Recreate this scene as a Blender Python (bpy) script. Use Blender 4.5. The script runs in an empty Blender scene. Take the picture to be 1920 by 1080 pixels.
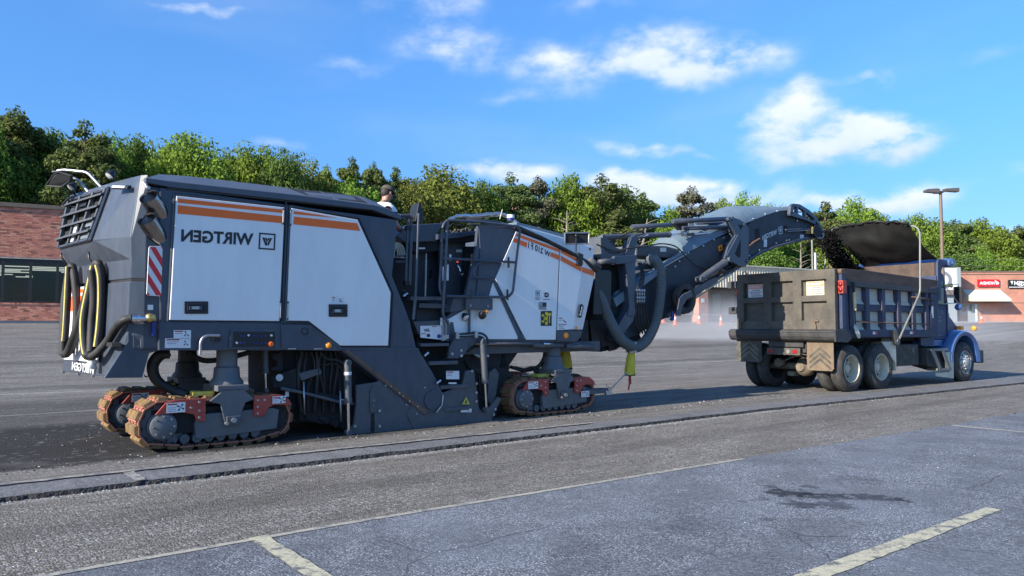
import bpy, bmesh, math, random
import numpy as np
from mathutils import Vector, Matrix, noise as mnoise
random.seed(7); np.random.seed(7)
R = math.radians
SC = bpy.context.scene
COL = SC.collection
# ---------------------------------------------------------------- camera
F_PX, CAM_H = 1440.0, 1.45
PITCH = math.atan(72 / 1440)
cam_data = bpy.data.cameras.new('camera'); cam = bpy.data.objects.new('camera', cam_data); COL.objects.link(cam)
cam_data.sensor_width = 36; cam_data.lens = 36 * F_PX / 1920; cam_data.clip_end = 5000
cam.location = (0, 0, CAM_H); cam.rotation_euler = (math.pi / 2 + PITCH, 0, 0)
SC.camera = cam
# ---------------------------------------------------------------- sky, sun, exposure
SUN_EL, SUN_AZ = 27.0, 231.6        # sun azimuth clockwise from +Y
world = bpy.data.worlds.new('World'); SC.world = world; world.use_nodes = True
SKY_STRENGTH, SUN_STRENGTH = 0.145, 4.3
SC.view_settings.view_transform = 'Standard'; SC.view_settings.look = 'None'
SC.view_settings.exposure = 1.1; SC.view_settings.gamma = 1; SC.view_settings.use_curve_mapping = False
SC.render.engine = 'CYCLES'; SC.cycles.use_denoising = True
SC.cycles.max_bounces = 6; SC.cycles.transparent_max_bounces = 8; SC.cycles.volume_bounces = 0
SC.cycles.sample_clamp_indirect = 6

def ray(px, py):
    x = (px - 960) / F_PX; y = -(py - 540) / F_PX
    return np.array([x, math.cos(PITCH) - y * math.sin(PITCH), math.sin(PITCH) + y * math.cos(PITCH)])

def build_sky():
    nt = world.node_tree; N = nt.nodes; L = nt.links; N.clear()
    def n(t, **k):
        x = N.new(t)
        for a, b in k.items(): setattr(x, a, b)
        return x
    def val(sock, v):
        if hasattr(v, 'is_output') or isinstance(v, bpy.types.NodeSocket): L.new(v, sock)
        else: sock.default_value = v
    def M_(op, a, b=None, c=None, clamp=False):
        x = n('ShaderNodeMath', operation=op, use_clamp=clamp); val(x.inputs[0], a)
        if b is not None: val(x.inputs[1], b)
        if c is not None: val(x.inputs[2], c)
        return x.outputs[0]
    def V_(op, a, b=None):
        x = n('ShaderNodeVectorMath', operation=op); val(x.inputs[0], a)
        if b is not None: val(x.inputs[1], b)
        return x
    sky = n('ShaderNodeTexSky'); sky.sky_type = 'NISHITA'; sky.sun_disc = False
    sky.sun_elevation = R(SUN_EL); sky.sun_rotation = R(SUN_AZ); sky.air_density = 1.0; sky.dust_density = 0.6; sky.ozone_density = 2.2
    tint = n('ShaderNodeMix', data_type='RGBA', blend_type='MULTIPLY'); tint.inputs[0].default_value = 1
    L.new(sky.outputs[0], tint.inputs[6])
    tcz = n('ShaderNodeTexCoord'); spz = n('ShaderNodeSeparateXYZ'); L.new(tcz.outputs['Generated'], spz.inputs[0])
    rz = n('ShaderNodeValToRGB'); L.new(spz.outputs[2], rz.inputs[0]); er = rz.color_ramp.elements
    er[0].position = 0.0; er[0].color = (.24, .34, .50, 1); er[1].position = .42; er[1].color = (.35, .62, .90, 1)
    e2 = er.new(.12); e2.color = (.25, .39, .60, 1); e3 = er.new(.25); e3.color = (.28, .51, .76, 1); L.new(rz.outputs[0], tint.inputs[7])
    tc = n('ShaderNodeTexCoord'); d = tc.outputs['Generated']
    dn = V_('NORMALIZE', d).outputs[0]
    nz = n('ShaderNodeTexNoise'); nz.inputs['Scale'].default_value = 9; nz.inputs['Detail'].default_value = 3; L.new(dn, nz.inputs['Vector'])
    off = V_('SUBTRACT', nz.outputs['Color'], (0.5, 0.5, 0.5)).outputs[0]
    offs = n('ShaderNodeVectorMath', operation='SCALE'); L.new(off, offs.inputs[0]); offs.inputs[3].default_value = 0.085
    dp = V_('ADD', dn, offs.outputs[0]).outputs[0]
    fb = n('ShaderNodeTexNoise'); fb.inputs['Scale'].default_value = 16; fb.inputs['Detail'].default_value = 7; fb.inputs['Roughness'].default_value = 0.56
    mp = n('ShaderNodeMapping'); mp.inputs['Scale'].default_value = (1, 1, 1.9); L.new(dn, mp.inputs[0]); L.new(mp.outputs[0], fb.inputs['Vector'])
    clouds = [(800, 15, 100, 34, .62), (850, 92, 95, 30, .66), (650, 112, 60, 14, .42), (1040, 112, 70, 32, .82), (1140, 118, 80, 34, .72), (1225, 95, 55, 32, .68),
              (1350, 120, 105, 40, 1.12), (1290, 160, 60, 25, .95), (1500, 185, 42, 22, .8), (1480, 240, 62, 28, 1.05), (1600, 262, 120, 28, 1.0), (1690, 265, 55, 28, .9), (1560, 290, 90, 18, .7),
              (1630, 158, 48, 18, .72), (1205, 280, 70, 17, .92), (1300, 283, 50, 10, .5), (930, 310, 62, 24, 1.2), (1010, 328, 60, 16, .95),
              (1190, 345, 60, 20, 1.05), (1330, 362, 130, 26, 1.15), (1250, 378, 120, 24, .9), (1670, 385, 95, 26, 1.15), (1560, 385, 60, 16, .7),
              (360, 2, 120, 12, .7), (1905, 330, 60, 26, .5), (1905, 432, 40, 12, .9), (520, 275, 50, 12, .36), (1110, 15, 80, 14, .36), (1850, 90, 120, 18, .28),
              (1000, 178, 120, 18, .35), (-260, 130, 160, 40, 1.0), (2150, 200, 150, 50, 1.0), (2330, 60, 120, 34, .9), (-420, 330, 130, 26, 1.0)]
    tot = None; shade = None
    sp = n('ShaderNodeSeparateXYZ'); L.new(dp, sp.inputs[0])
    az = M_('ARCTAN2', sp.outputs[0], sp.outputs[1]); el = M_('ARCSINE', sp.outputs[2])
    ae = n('ShaderNodeCombineXYZ'); L.new(az, ae.inputs[0]); L.new(el, ae.inputs[1])
    for (cx, cy, sx, sy, st) in clouds:
        c = Vector(ray(cx, cy)).normalized(); A, E = math.atan2(c.x, c.y), math.asin(c.z); k = F_PX / c.y if False else F_PX
        fx, fy = F_PX / sx / math.cos(A) ** 2 * .9, F_PX / sy / math.cos(A) * .9
        q = n('ShaderNodeVectorMath', operation='MULTIPLY_ADD'); L.new(ae.outputs[0], q.inputs[0]); q.inputs[1].default_value = (fx, fy, 0); q.inputs[2].default_value = (-A * fx, -E * fy, 0)
        dt = n('ShaderNodeVectorMath', operation='DOT_PRODUCT'); L.new(q.outputs[0], dt.inputs[0]); L.new(q.outputs[0], dt.inputs[1])
        e = M_('MULTIPLY', M_('EXPONENT', M_('MULTIPLY', dt.outputs['Value'], -1.0)), st)
        if st > .6:
            sy_ = n('ShaderNodeSeparateXYZ'); L.new(q.outputs[0], sy_.inputs[0]); sh = M_('MULTIPLY', e, sy_.outputs[1]); shade = sh if shade is None else M_('ADD', shade, sh)
        tot = e if tot is None else M_('ADD', tot, e)
    # soft veil of thin cloud and far generic clouds everywhere
    veil = n('ShaderNodeTexNoise'); veil.inputs['Scale'].default_value = 2.2; veil.inputs['Detail'].default_value = 5
    mp2 = n('ShaderNodeMapping'); mp2.inputs['Scale'].default_value = (1, 1, 3.2); mp2.inputs['Location'].default_value = (3.1, 1.7, .4); L.new(dn, mp2.inputs[0]); L.new(mp2.outputs[0], veil.inputs['Vector'])
    dens = M_('ADD', M_('MULTIPLY', tot, M_('ADD', M_('MULTIPLY', fb.outputs['Fac'], 2.6), -0.45)), M_('MULTIPLY', M_('MINIMUM', tot, 0.4), M_('SUBTRACT', fb.outputs['Fac'], 0.5)))
    mr = n('ShaderNodeMapRange'); mr.interpolation_type = 'SMOOTHSTEP'; L.new(dens, mr.inputs[0]); mr.inputs[1].default_value = 0.06; mr.inputs[2].default_value = 1.15; mr.inputs[4].default_value = 0.94
    mv = n('ShaderNodeMapRange'); mv.interpolation_type = 'SMOOTHSTEP'; L.new(veil.outputs['Fac'], mv.inputs[0]); mv.inputs[1].default_value = 0.5; mv.inputs[2].default_value = 0.85; mv.inputs[4].default_value = 0.16
    alpha = M_('MAXIMUM', mr.outputs[0], mv.outputs[0])
    # cloud brightness: thicker/upper parts whiter, undersides grey-blue
    rel = M_('DIVIDE', shade, M_('ADD', tot, 0.05))
    br = M_('ADD', M_('MULTIPLY', rel, 0.55), M_('ADD', M_('MULTIPLY', fb.outputs['Fac'], 0.9), 0.12), clamp=True)
    cc = n('ShaderNodeMix', data_type='RGBA'); L.new(br, cc.inputs[0]); cc.inputs[6].default_value = (1.9, 2.5, 3.4, 1); cc.inputs[7].default_value = (3.4, 3.55, 3.8, 1)
    mix = n('ShaderNodeMix', data_type='RGBA'); L.new(alpha, mix.inputs[0]); L.new(tint.outputs[2], mix.inputs[6]); L.new(cc.outputs[2], mix.inputs[7])
    bg = n('ShaderNodeBackground'); L.new(mix.outputs[2], bg.inputs[0]); bg.inputs[1].default_value = SKY_STRENGTH
    out = n('ShaderNodeOutputWorld'); L.new(bg.outputs[0], out.inputs[0])
build_sky()
world.cycles.sampling_method = 'MANUAL'; world.cycles.sample_map_resolution = 512

sun_data = bpy.data.lights.new('sun', 'SUN'); sun_data.energy = SUN_STRENGTH; sun_data.angle = R(0.53); sun_data.color = (1, .91, .78)
sun = bpy.data.objects.new('sun', sun_data); COL.objects.link(sun)
_sd = Vector((math.sin(R(SUN_AZ)) * math.cos(R(SUN_EL)), math.cos(R(SUN_AZ)) * math.cos(R(SUN_EL)), math.sin(R(SUN_EL))))
sun.rotation_euler = _sd.to_track_quat('Z', 'Y').to_euler(); sun.location = _sd * 60

# ---------------------------------------------------------------- frames: machine frame and truck frame on the lot
class Frame:
    """u = along the vehicle, v = away from the photographer, z = up; lo() gives a point from a sight line and its depth v."""
    def __init__(s, origin, ang):
        s.o = np.array(origin, float); a = R(ang); s.ang = math.pi / 2 - a
        s.u = np.array([math.sin(a), math.cos(a), 0]); s.v = np.array([-math.cos(a), math.sin(a), 0])
    def lo(s, px, py, v=0.0):
        r = ray(px, py); c = np.array([0, 0, CAM_H]) - s.o; t = (v - c @ s.v) / (r @ s.v); p = c + t * r
        return (float(p @ s.u), v, float(p[2]))
    def lou(s, px, py, u):
        r = ray(px, py); c = np.array([0, 0, CAM_H]) - s.o; t = (u - c @ s.u) / (r @ s.u); p = c + t * r
        return (u, float(p @ s.v), float(p[2]))
    def w(s, u, v, z=0.0):
        p = s.o + s.u * u + s.v * v; return (float(p[0]), float(p[1]), float(z))
MF = Frame((-3.937, 8.942, 0), 51.3)
TF = Frame((7.493, 16.953, 0), 55.0)

# ---------------------------------------------------------------- materials
MATS = {}
def srgb(r, g, b):
    f = lambda c: (c / 255 / 12.92) if c / 255 <= .04045 else ((c / 255 + .055) / 1.055) ** 2.4
    return (f(r), f(g), f(b))
def mat(name, col, rough=.5, metal=0.0, var=.0, vscale=6.0, bump=0.0, bscale=80.0, dirt=0.0, dcol=(.22, .19, .15), dscale=3.0, emit=None, coat=0.0, spec=.5, stretch=(1, 1, 1), low=None):
    """one procedural material: base colour with tonal variation, patchy dust and fine relief"""
    m = bpy.data.materials.new(name); m.use_nodes = True; nt = m.node_tree; N = nt.nodes; L = nt.links
    p = N['Principled BSDF']; p.inputs['Roughness'].default_value = rough; p.inputs['Metallic'].default_value = metal
    p.inputs['Specular IOR Level'].default_value = spec; p.inputs['Coat Weight'].default_value = coat; p.inputs['Coat Roughness'].default_value = .1
    tc = N.new('ShaderNodeTexCoord'); mp = N.new('ShaderNodeMapping'); mp.inputs['Scale'].default_value = stretch; L.new(tc.outputs['Object'], mp.inputs[0])
    cur = None
    rgb = N.new('ShaderNodeRGB'); rgb.outputs[0].default_value = (*col[:3], 1); cur = rgb.outputs[0]
    if var:
        nz = N.new('ShaderNodeTexNoise'); nz.inputs['Scale'].default_value = vscale; nz.inputs['Detail'].default_value = 6; nz.inputs['Roughness'].default_value = .62; L.new(mp.outputs[0], nz.inputs['Vector'])
        mr = N.new('ShaderNodeMapRange'); L.new(nz.outputs['Fac'], mr.inputs[0]); mr.inputs[1].default_value = .3; mr.inputs[2].default_value = .7; mr.inputs[3].default_value = 1 - var; mr.inputs[4].default_value = 1 + var
        hs = N.new('ShaderNodeVectorMath'); hs.operation = 'SCALE'; L.new(cur, hs.inputs[0]); L.new(mr.outputs[0], hs.inputs[3]); cur = hs.outputs[0]
    if dirt:
        nz = N.new('ShaderNodeTexNoise'); nz.inputs['Scale'].default_value = dscale; nz.inputs['Detail'].default_value = 8; nz.inputs['Roughness'].default_value = .7; L.new(mp.outputs[0], nz.inputs['Vector'])
        mr = N.new('ShaderNodeMapRange'); L.new(nz.outputs['Fac'], mr.inputs[0]); mr.inputs[1].default_value = .42; mr.inputs[2].default_value = .72; mr.inputs[4].default_value = dirt
        mr.inputs[3].default_value = dirt * .18
        fac = mr.outputs[0]
        if low:   # road dirt thrown up from below: (z where it is full, z where it ends)
            sp = N.new('ShaderNodeSeparateXYZ'); L.new(tc.outputs['Object'], sp.inputs[0])
            ml = N.new('ShaderNodeMapRange'); L.new(sp.outputs[2], ml.inputs[0]); ml.inputs[1].default_value = low[1]; ml.inputs[2].default_value = low[0]; ml.inputs[3].default_value = .15; ml.inputs[4].default_value = 1.6
            mm = N.new('ShaderNodeMath'); mm.operation = 'MULTIPLY'; mm.use_clamp = True; L.new(fac, mm.inputs[0]); L.new(ml.outputs[0], mm.inputs[1]); fac = mm.outputs[0]
        mx = N.new('ShaderNodeMix'); mx.data_type = 'RGBA'; L.new(fac, mx.inputs[0]); L.new(cur, mx.inputs[6]); mx.inputs[7].default_value = (*dcol, 1); cur = mx.outputs[2]
        ra = N.new('ShaderNodeMapRange'); L.new(fac, ra.inputs[0]); ra.inputs[3].default_value = rough; ra.inputs[4].default_value = min(1, rough + .4); L.new(ra.outputs[0], p.inputs['Roughness'])
    L.new(cur, p.inputs['Base Color'])
    if bump:
        nb = N.new('ShaderNodeTexNoise'); nb.inputs['Scale'].default_value = bscale; nb.inputs['Detail'].default_value = 4; L.new(mp.outputs[0], nb.inputs['Vector'])
        b = N.new('ShaderNodeBump'); b.inputs['Strength'].default_value = bump; b.inputs['Distance'].default_value = .01; L.new(nb.outputs['Fac'], b.inputs['Height']); L.new(b.outputs[0], p.inputs['Normal'])
    if emit:
        p.inputs['Emission Color'].default_value = (*emit[:3], 1); p.inputs['Emission Strength'].default_value = emit[3]
    MATS[name] = m; return m
DUST = (.2, .175, .145)
mat('machine_grey', (.048, .062, .088), .36, var=.14, dirt=.11, dcol=DUST, dscale=3.0, stretch=(1, 1, .45), bump=.03, bscale=60)
mat('track_grey', (.088, .102, .118), .5, var=.18, dirt=.5, dcol=(.17, .155, .135), dscale=3.5, bump=.06, bscale=50)
mat('machine_grey_low', (.058, .07, .088), .5, var=.16, dirt=.42, dcol=(.17, .155, .135), dscale=3.5, bump=.06, bscale=50)
mat('machine_roof', (.062, .078, .105), .42, var=.06, dirt=.16, dcol=DUST, dscale=1.6)
mat('machine_white', (.80, .81, .80), .34, var=.04, vscale=1.6, dirt=.16, dcol=(.40, .37, .32), dscale=2.4, stretch=(1, 1, .3))
mat('orange_band', (.88, .15, .012), .4, var=.04)
mat('black_rubber', (.012, .012, .013), .6, var=.3, dirt=.3, dcol=(.1, .09, .08), dscale=6)
mat('black_plastic', (.012, .013, .015), .42)
mat('dark_void', (.010, .011, .013), .8, var=.3, dirt=.3, dcol=(.05, .045, .04), dscale=8)  # near-black for dark parts; also shade painted into openings and the drum bay
mat('mesh_black', (.014, .017, .022), .75, bump=.4, bscale=220)
mat('chrome', (.72, .72, .74), .16, 1.0)
mat('worn_steel', (.42, .42, .42), .4, .85, var=.2)
mat('exhaust_steel', (.3, .28, .27), .22, 1.0, var=.25, vscale=4)
mat('brass', (.62, .45, .16), .32, .9)
mat('black_marking', (.02, .022, .026), .5)
mat('sticker_white', (.7, .7, .7), .45, var=.03)
mat('red_film', (.62, .025, .03), .35)
mat('guard_red', (.36, .03, .022), .48, var=.16, dirt=.45, dcol=(.25, .15, .1))
mat('pad_ochre', (.24, .14, .05), .75, var=.6, vscale=7, dirt=1.0, dcol=(.065, .048, .03), dscale=10, bump=.5, bscale=30)
mat('pad_red', (.42, .12, .10), .7, var=.3, vscale=9, dirt=.4, dcol=(.2, .13, .09), dscale=12)
mat('amber_lens', (.85, .3, .03), .25, emit=(1, .3, .02, .02))
mat('red_lens', (.28, .015, .015), .25)
mat('lamp_glass', (.85, .87, .88), .12, .2)
mat('blue_plastic', (.02, .03, .2), .4)
mat('cream_hose', (.62, .55, .4), .55, var=.12, dirt=.25)
mat('hose_grey', (.10, .12, .125), .62, var=.15, dirt=.5, dcol=(.13, .13, .12), dscale=5)
mat('hose_yellow', (.6, .5, .07), .55, var=.25, vscale=14, dirt=.35)
mat('bag_yellow', (.72, .56, .02), .5, var=.1, dirt=.15)
mat('canvas_blue', (.12, .175, .225), .5, var=.14, dirt=.3, dcol=(.22, .24, .26), dscale=1.5)
mat('conveyor_canvas', (.035, .042, .055), .6, var=.35, vscale=2.2, dirt=.4, dcol=(.1, .1, .1), dscale=2.0, bump=.35, bscale=3)
mat('rust_brown', (.13, .075, .045), .8, var=.4, vscale=7, dirt=.5, dcol=(.2, .15, .11))
mat('cloudy_chrome', (.5, .5, .5), .3, .9, var=.2)
# text helper material
mat('print_grey', (.2, .21, .24), .6)
# ---------------------------------------------------------------- mesh helpers
SPLIT = {'hose_hook', 'linkage_pin', 'lifting_eye', 'guard_crossbar', 'tie_bar', 'ear', 'eye', 'scraper_rod', 'tie_rod', 'tail_lamp', 'turn_signal', 'hose_coupling_x', 'brake_chamber', 'track_guard', 'lamp_bracket', 'rail_clamp', 'hinge_plate', 'tow_lug', 'canopy_bar', 'steering_ram', 'brake_hose', 'head_slot', 'valve_cluster', 'frame_tube', 'mirror_arm_x', 'rope', 'tire_x', 'crossarm'}
SMALL = {'bolt', 'plate_bolt', 'guard_bolt', 'hub_bolt', 'box_bolt', 'bracket_bolt', 'chain_link', 'chain_curtain', 'rivet', 'lug_nut', 'hand_hole', 'cable_bundle', 'toggle_switch', 'push_button', 'rail_bracket', 'hose_fitting', 'print_line', 'door_print', 'port', 'chevron', 'small_print', 'chain', 'limb'}
class MB:
    """collects shapes for ONE mesh object"""
    def __init__(s): s.v = []; s.f = []; s.m = []; s.sm = []
    def add(s, vs, fs, mi=0, smooth=False):
        k = len(s.v); s.v += [tuple(map(float, q)) for q in vs]
        for f in fs: s.f.append([i + k for i in f]); s.m.append(mi); s.sm.append(smooth)
        return s
    def box(s, a, b, mi=0):
        x0, y0, z0 = [min(p, q) for p, q in zip(a, b)]; x1, y1, z1 = [max(p, q) for p, q in zip(a, b)]
        return s.add([(x0, y0, z0), (x1, y0, z0), (x1, y1, z0), (x0, y1, z0), (x0, y0, z1), (x1, y0, z1), (x1, y1, z1), (x0, y1, z1)],
                     [(3, 2, 1, 0), (4, 5, 6, 7), (0, 1, 5, 4), (1, 2, 6, 5), (2, 3, 7, 6), (3, 0, 4, 7)], mi)
    def hexa(s, p, mi=0):
        return s.add(p, [(3, 2, 1, 0), (4, 5, 6, 7), (0, 1, 5, 4), (1, 2, 6, 5), (2, 3, 7, 6), (3, 0, 4, 7)], mi)
    def prism(s, uz, v0, v1, mi=0):
        """polygon in the (u,z) plane, extruded from v0 to v1"""
        n = len(uz); a = [(p[0], v0, p[-1]) for p in uz]; b = [(p[0], v1, p[-1]) for p in uz]
        fs = [list(range(n)), list(range(2 * n - 1, n - 1, -1))] + [(i, i + n, (i + 1) % n + n, (i + 1) % n) for i in range(n)]
        return s.add(a + b, fs, mi)
    def loft(s, loops, mi=0, cap=True, smooth=False):
        n = len(loops[0]); vs = [p for lp in loops for p in lp]; fs = []
        for k in range(len(loops) - 1):
            for i in range(n):
                j = (i + 1) % n; fs.append((k * n + i, k * n + j, (k + 1) * n + j, (k + 1) * n + i))
        s.add(vs, fs, mi, smooth)
        if cap:
            s.add(loops[0], [list(range(n - 1, -1, -1))], mi); s.add(loops[-1], [list(range(n))], mi)
        return s
    def cyl(s, p0, p1, r, r2=None, seg=14, mi=0, cap=True, smooth=True):
        p0 = Vector(p0); p1 = Vector(p1); r2 = r if r2 is None else r2
        d = (p1 - p0).normalized(); a = d.orthogonal().normalized(); b = d.cross(a)
        c = lambda p, q: [tuple(p + (a * math.cos(2 * math.pi * i / seg) + b * math.sin(2 * math.pi * i / seg)) * q) for i in range(seg)]
        return s.loft([c(p0, r), c(p1, r2)], mi, cap, smooth)
    def lathe(s, p0, d, prof, seg=24, mi=0, smooth=True, cap=False):
        """prof: (distance along d, radius)"""
        p0 = Vector(p0); d = Vector(d).normalized(); a = d.orthogonal().normalized(); b = d.cross(a)
        lp = [[tuple(p0 + d * h + (a * math.cos(2 * math.pi * i / seg) + b * math.sin(2 * math.pi * i / seg)) * r) for i in range(seg)] for h, r in prof]
        return s.loft(lp, mi, cap, smooth)
    def tube(s, pts, r, seg=10, mi=0, fil=0.0, rr=None, flat=1.0):
        P = [Vector(p) for p in pts]
        if fil > 0: P = fillet(P, fil)
        n = len(P); T = []
        for i in range(n):
            t = (P[min(i + 1, n - 1)] - P[max(i - 1, 0)]); T.append(t.normalized() if t.length > 1e-9 else Vector((0, 0, 1)))
        a = T[0].orthogonal().normalized(); loops = []
        for i in range(n):
            a = (a - T[i] * a.dot(T[i])).normalized(); b = T[i].cross(a); q = r if rr is None else rr(i, n)
            loops.append([tuple(P[i] + (a * math.cos(2 * math.pi * k / seg) + b * (math.sin(2 * math.pi * k / seg) * flat)) * q) for k in range(seg)])
        return s.loft(loops, mi, True, True)
    def ball(s, c, r, mi=0, seg=12, sc=(1, 1, 1)):
        c = Vector(c); lp = []
        for j in range(1, seg // 2 + 1):
            th = math.pi * j / (seg // 2 + 1)
            lp.append([(c.x + sc[0] * r * math.sin(th) * math.cos(2 * math.pi * i / seg), c.y + sc[1] * r * math.sin(th) * math.sin(2 * math.pi * i / seg), c.z + sc[2] * r * math.cos(th)) for i in range(seg)])
        return s.loft(lp, mi, True, True)
    def build(s, name, mats, parent=None, bevel=0.0, label=None, loc=None):
        me = bpy.data.meshes.new(name); me.from_pydata(s.v, [], s.f)
        if not isinstance(mats, (list, tuple)): mats = [mats]
        for q in mats: me.materials.append(MATS[q] if isinstance(q, str) else q)
        me.polygons.foreach_set('material_index', s.m); me.polygons.foreach_set('use_smooth', s.sm); me.update()
        bm = bmesh.new(); bm.from_mesh(me)
        if len(s.v) < 30000: bmesh.ops.remove_doubles(bm, verts=bm.verts, dist=2e-5)
        bmesh.ops.recalc_face_normals(bm, faces=bm.faces)
        if bevel > 0:
            es = [e for e in bm.edges if len(e.link_faces) == 2 and e.calc_face_angle(0) > .4 and not (e.link_faces[0].smooth or e.link_faces[1].smooth)]
            try: bmesh.ops.bevel(bm, geom=es, offset=bevel, segments=2, profile=.6, affect='EDGES', clamp_overlap=True)
            except Exception: pass
        for e in bm.edges:
            if len(e.link_faces) == 2 and e.calc_face_angle(0) > .7: e.smooth = False
        bm.to_mesh(me)
        if name in SPLIT: return s.split(name, bm, me, parent, label)
        bm.free()
        o = bpy.data.objects.new(name, me); COL.objects.link(o)
        if name in SMALL: o['kind'] = 'stuff'
        if parent is not None: o.parent = parent
        if loc is not None: o.location = loc
        if label: o['label'] = label
        return o

def _split(s, name, bm, me, parent, label):
    """one object per loose piece"""
    seen = set(); out = []
    bm.verts.ensure_lookup_table()
    for v0 in bm.verts:
        if v0.index in seen: continue
        st = [v0]; seen.add(v0.index); isl = []
        while st:
            v = st.pop(); isl.append(v)
            for e in v.link_edges:
                w = e.other_vert(v)
                if w.index not in seen: seen.add(w.index); st.append(w)
        ix = {v.index: i for i, v in enumerate(isl)}; fs = {f for v in isl for f in v.link_faces}
        m2 = bpy.data.meshes.new(name); fl = list(fs); m2.from_pydata([tuple(v.co) for v in isl], [], [[ix[v.index] for v in f.verts] for f in fl])
        for q in me.materials: m2.materials.append(q)
        m2.polygons.foreach_set('material_index', [f.material_index for f in fl]); m2.polygons.foreach_set('use_smooth', [f.smooth for f in fl]); m2.update()
        o = bpy.data.objects.new(name, m2); COL.objects.link(o)
        if parent is not None: o.parent = parent
        if label: o['label'] = label
        out.append(o)
    bm.free(); return out[0]
MB.split = _split
def fillet(P, r, k=4):
    out = [P[0]]
    for i in range(1, len(P) - 1):
        a, b, c = P[i - 1], P[i], P[i + 1]
        d = min(r, (a - b).length * .48, (c - b).length * .48)
        p, q = b + (a - b).normalized() * d, b + (c - b).normalized() * d
        for j in range(k + 1):
            t = j / k; out.append(p * (1 - t) ** 2 + b * (2 * t * (1 - t)) + q * t * t)
    out.append(P[-1]); return out
def spline(pts, k=6):
    P = [Vector(p) for p in pts]; P = [P[0] * 2 - P[1]] + P + [P[-1] * 2 - P[-2]]; out = []
    for i in range(1, len(P) - 2):
        for j in range(k):
            t = j / k; a, b, c, d = P[i - 1:i + 3]
            out.append(.5 * ((2 * b) + (c - a) * t + (2 * a - 5 * b + 4 * c - d) * t * t + (3 * b - a - 3 * c + d) * t ** 3))
    out.append(P[-2]); return out

def empty(name, frame=None, loc=(0, 0, 0), rz=0.0):
    o = bpy.data.objects.new(name, None); COL.objects.link(o)
    if frame is not None: o.location = frame.w(*loc); o.rotation_euler = (0, 0, frame.ang + rz)
    else: o.location = loc; o.rotation_euler = (0, 0, rz)
    o.empty_display_size = .2
    return o
def tag(o, label=None, cat=None, group=None, kind=None):
    if label: o['label'] = label
    if cat: o['category'] = cat
    if group: o['group'] = group
    if kind: o['kind'] = kind
    return o
def children(o): return [c for c in COL.objects if c.parent == o]
def copy_tree(o, parent=None, kids=None):
    kids = kids if kids is not None else {}
    c = o.copy(); COL.objects.link(c)
    if parent is not None: c.parent = parent
    for ch in KIDS(o): copy_tree(ch, c)
    return c
def KIDS(o): return list(o.children)

def text_mesh(txt, size, bold=0.0):
    """outline of the word as flat 2D triangles: (verts2d, faces), width"""
    cu = bpy.data.curves.new('t', 'FONT'); cu.body = txt; cu.size = size; cu.offset = bold; cu.resolution_u = 3
    ob = bpy.data.objects.new('t', cu); COL.objects.link(ob)
    dg = bpy.context.evaluated_depsgraph_get(); me = bpy.data.meshes.new_from_object(ob.evaluated_get(dg))
    vs = [(v.co.x, v.co.y) for v in me.vertices]; fs = [list(p.vertices) for p in me.polygons]
    bpy.data.objects.remove(ob); bpy.data.curves.remove(cu); bpy.data.meshes.remove(me)
    x0 = min(v[0] for v in vs); x1 = max(v[0] for v in vs); y0 = min(v[1] for v in vs); y1 = max(v[1] for v in vs)
    return [((x - x0) / (x1 - x0), (y - y0) / (y1 - y0)) for x, y in vs], fs
def put_text(mb, txt, quad, bold=.02, mi=0, mirror=True, lift=(0, 0, 0)):
    """the word fitted into quad = (bottom-left, bottom-right, top-right, top-left) as seen; mirrored like the photograph"""
    vs, fs = text_mesh(txt, 1.0, bold); a, b, c, d = [Vector(q) for q in quad]; lf = Vector(lift); out = []
    for x, y in vs:
        if mirror: x = 1 - x
        out.append(tuple((a * (1 - x) + b * x) * (1 - y) + (d * (1 - x) + c * x) * y + lf))
    mb.add(out, fs, mi); return mb
def qmap(quad, pts):
    a, b, c, d = [Vector(q) for q in quad]
    return [tuple((a * (1 - x) + b * x) * (1 - y) + (d * (1 - x) + c * x) * y) for x, y in pts]
# ---------------------------------------------------------------- ground
def sstep(t): t = min(1, max(0, t)); return .5 * t + .5 * t * t * (3 - 2 * t)
def rise(x, y):
    """the lot climbs gently away towards the shops"""
    v = (x - MF.o[0]) * MF.v[0] + (y - MF.o[1]) * MF.v[1]
    return 1.62 * max(sstep((v - 5) / 21), sstep((y - 26) / 34)) + .15 * sstep((y - 32) / 30)
def uvw(u, v, z=0.0):
    p = MF.w(u, v); return (p[0], p[1], z + rise(p[0], p[1]))

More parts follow.
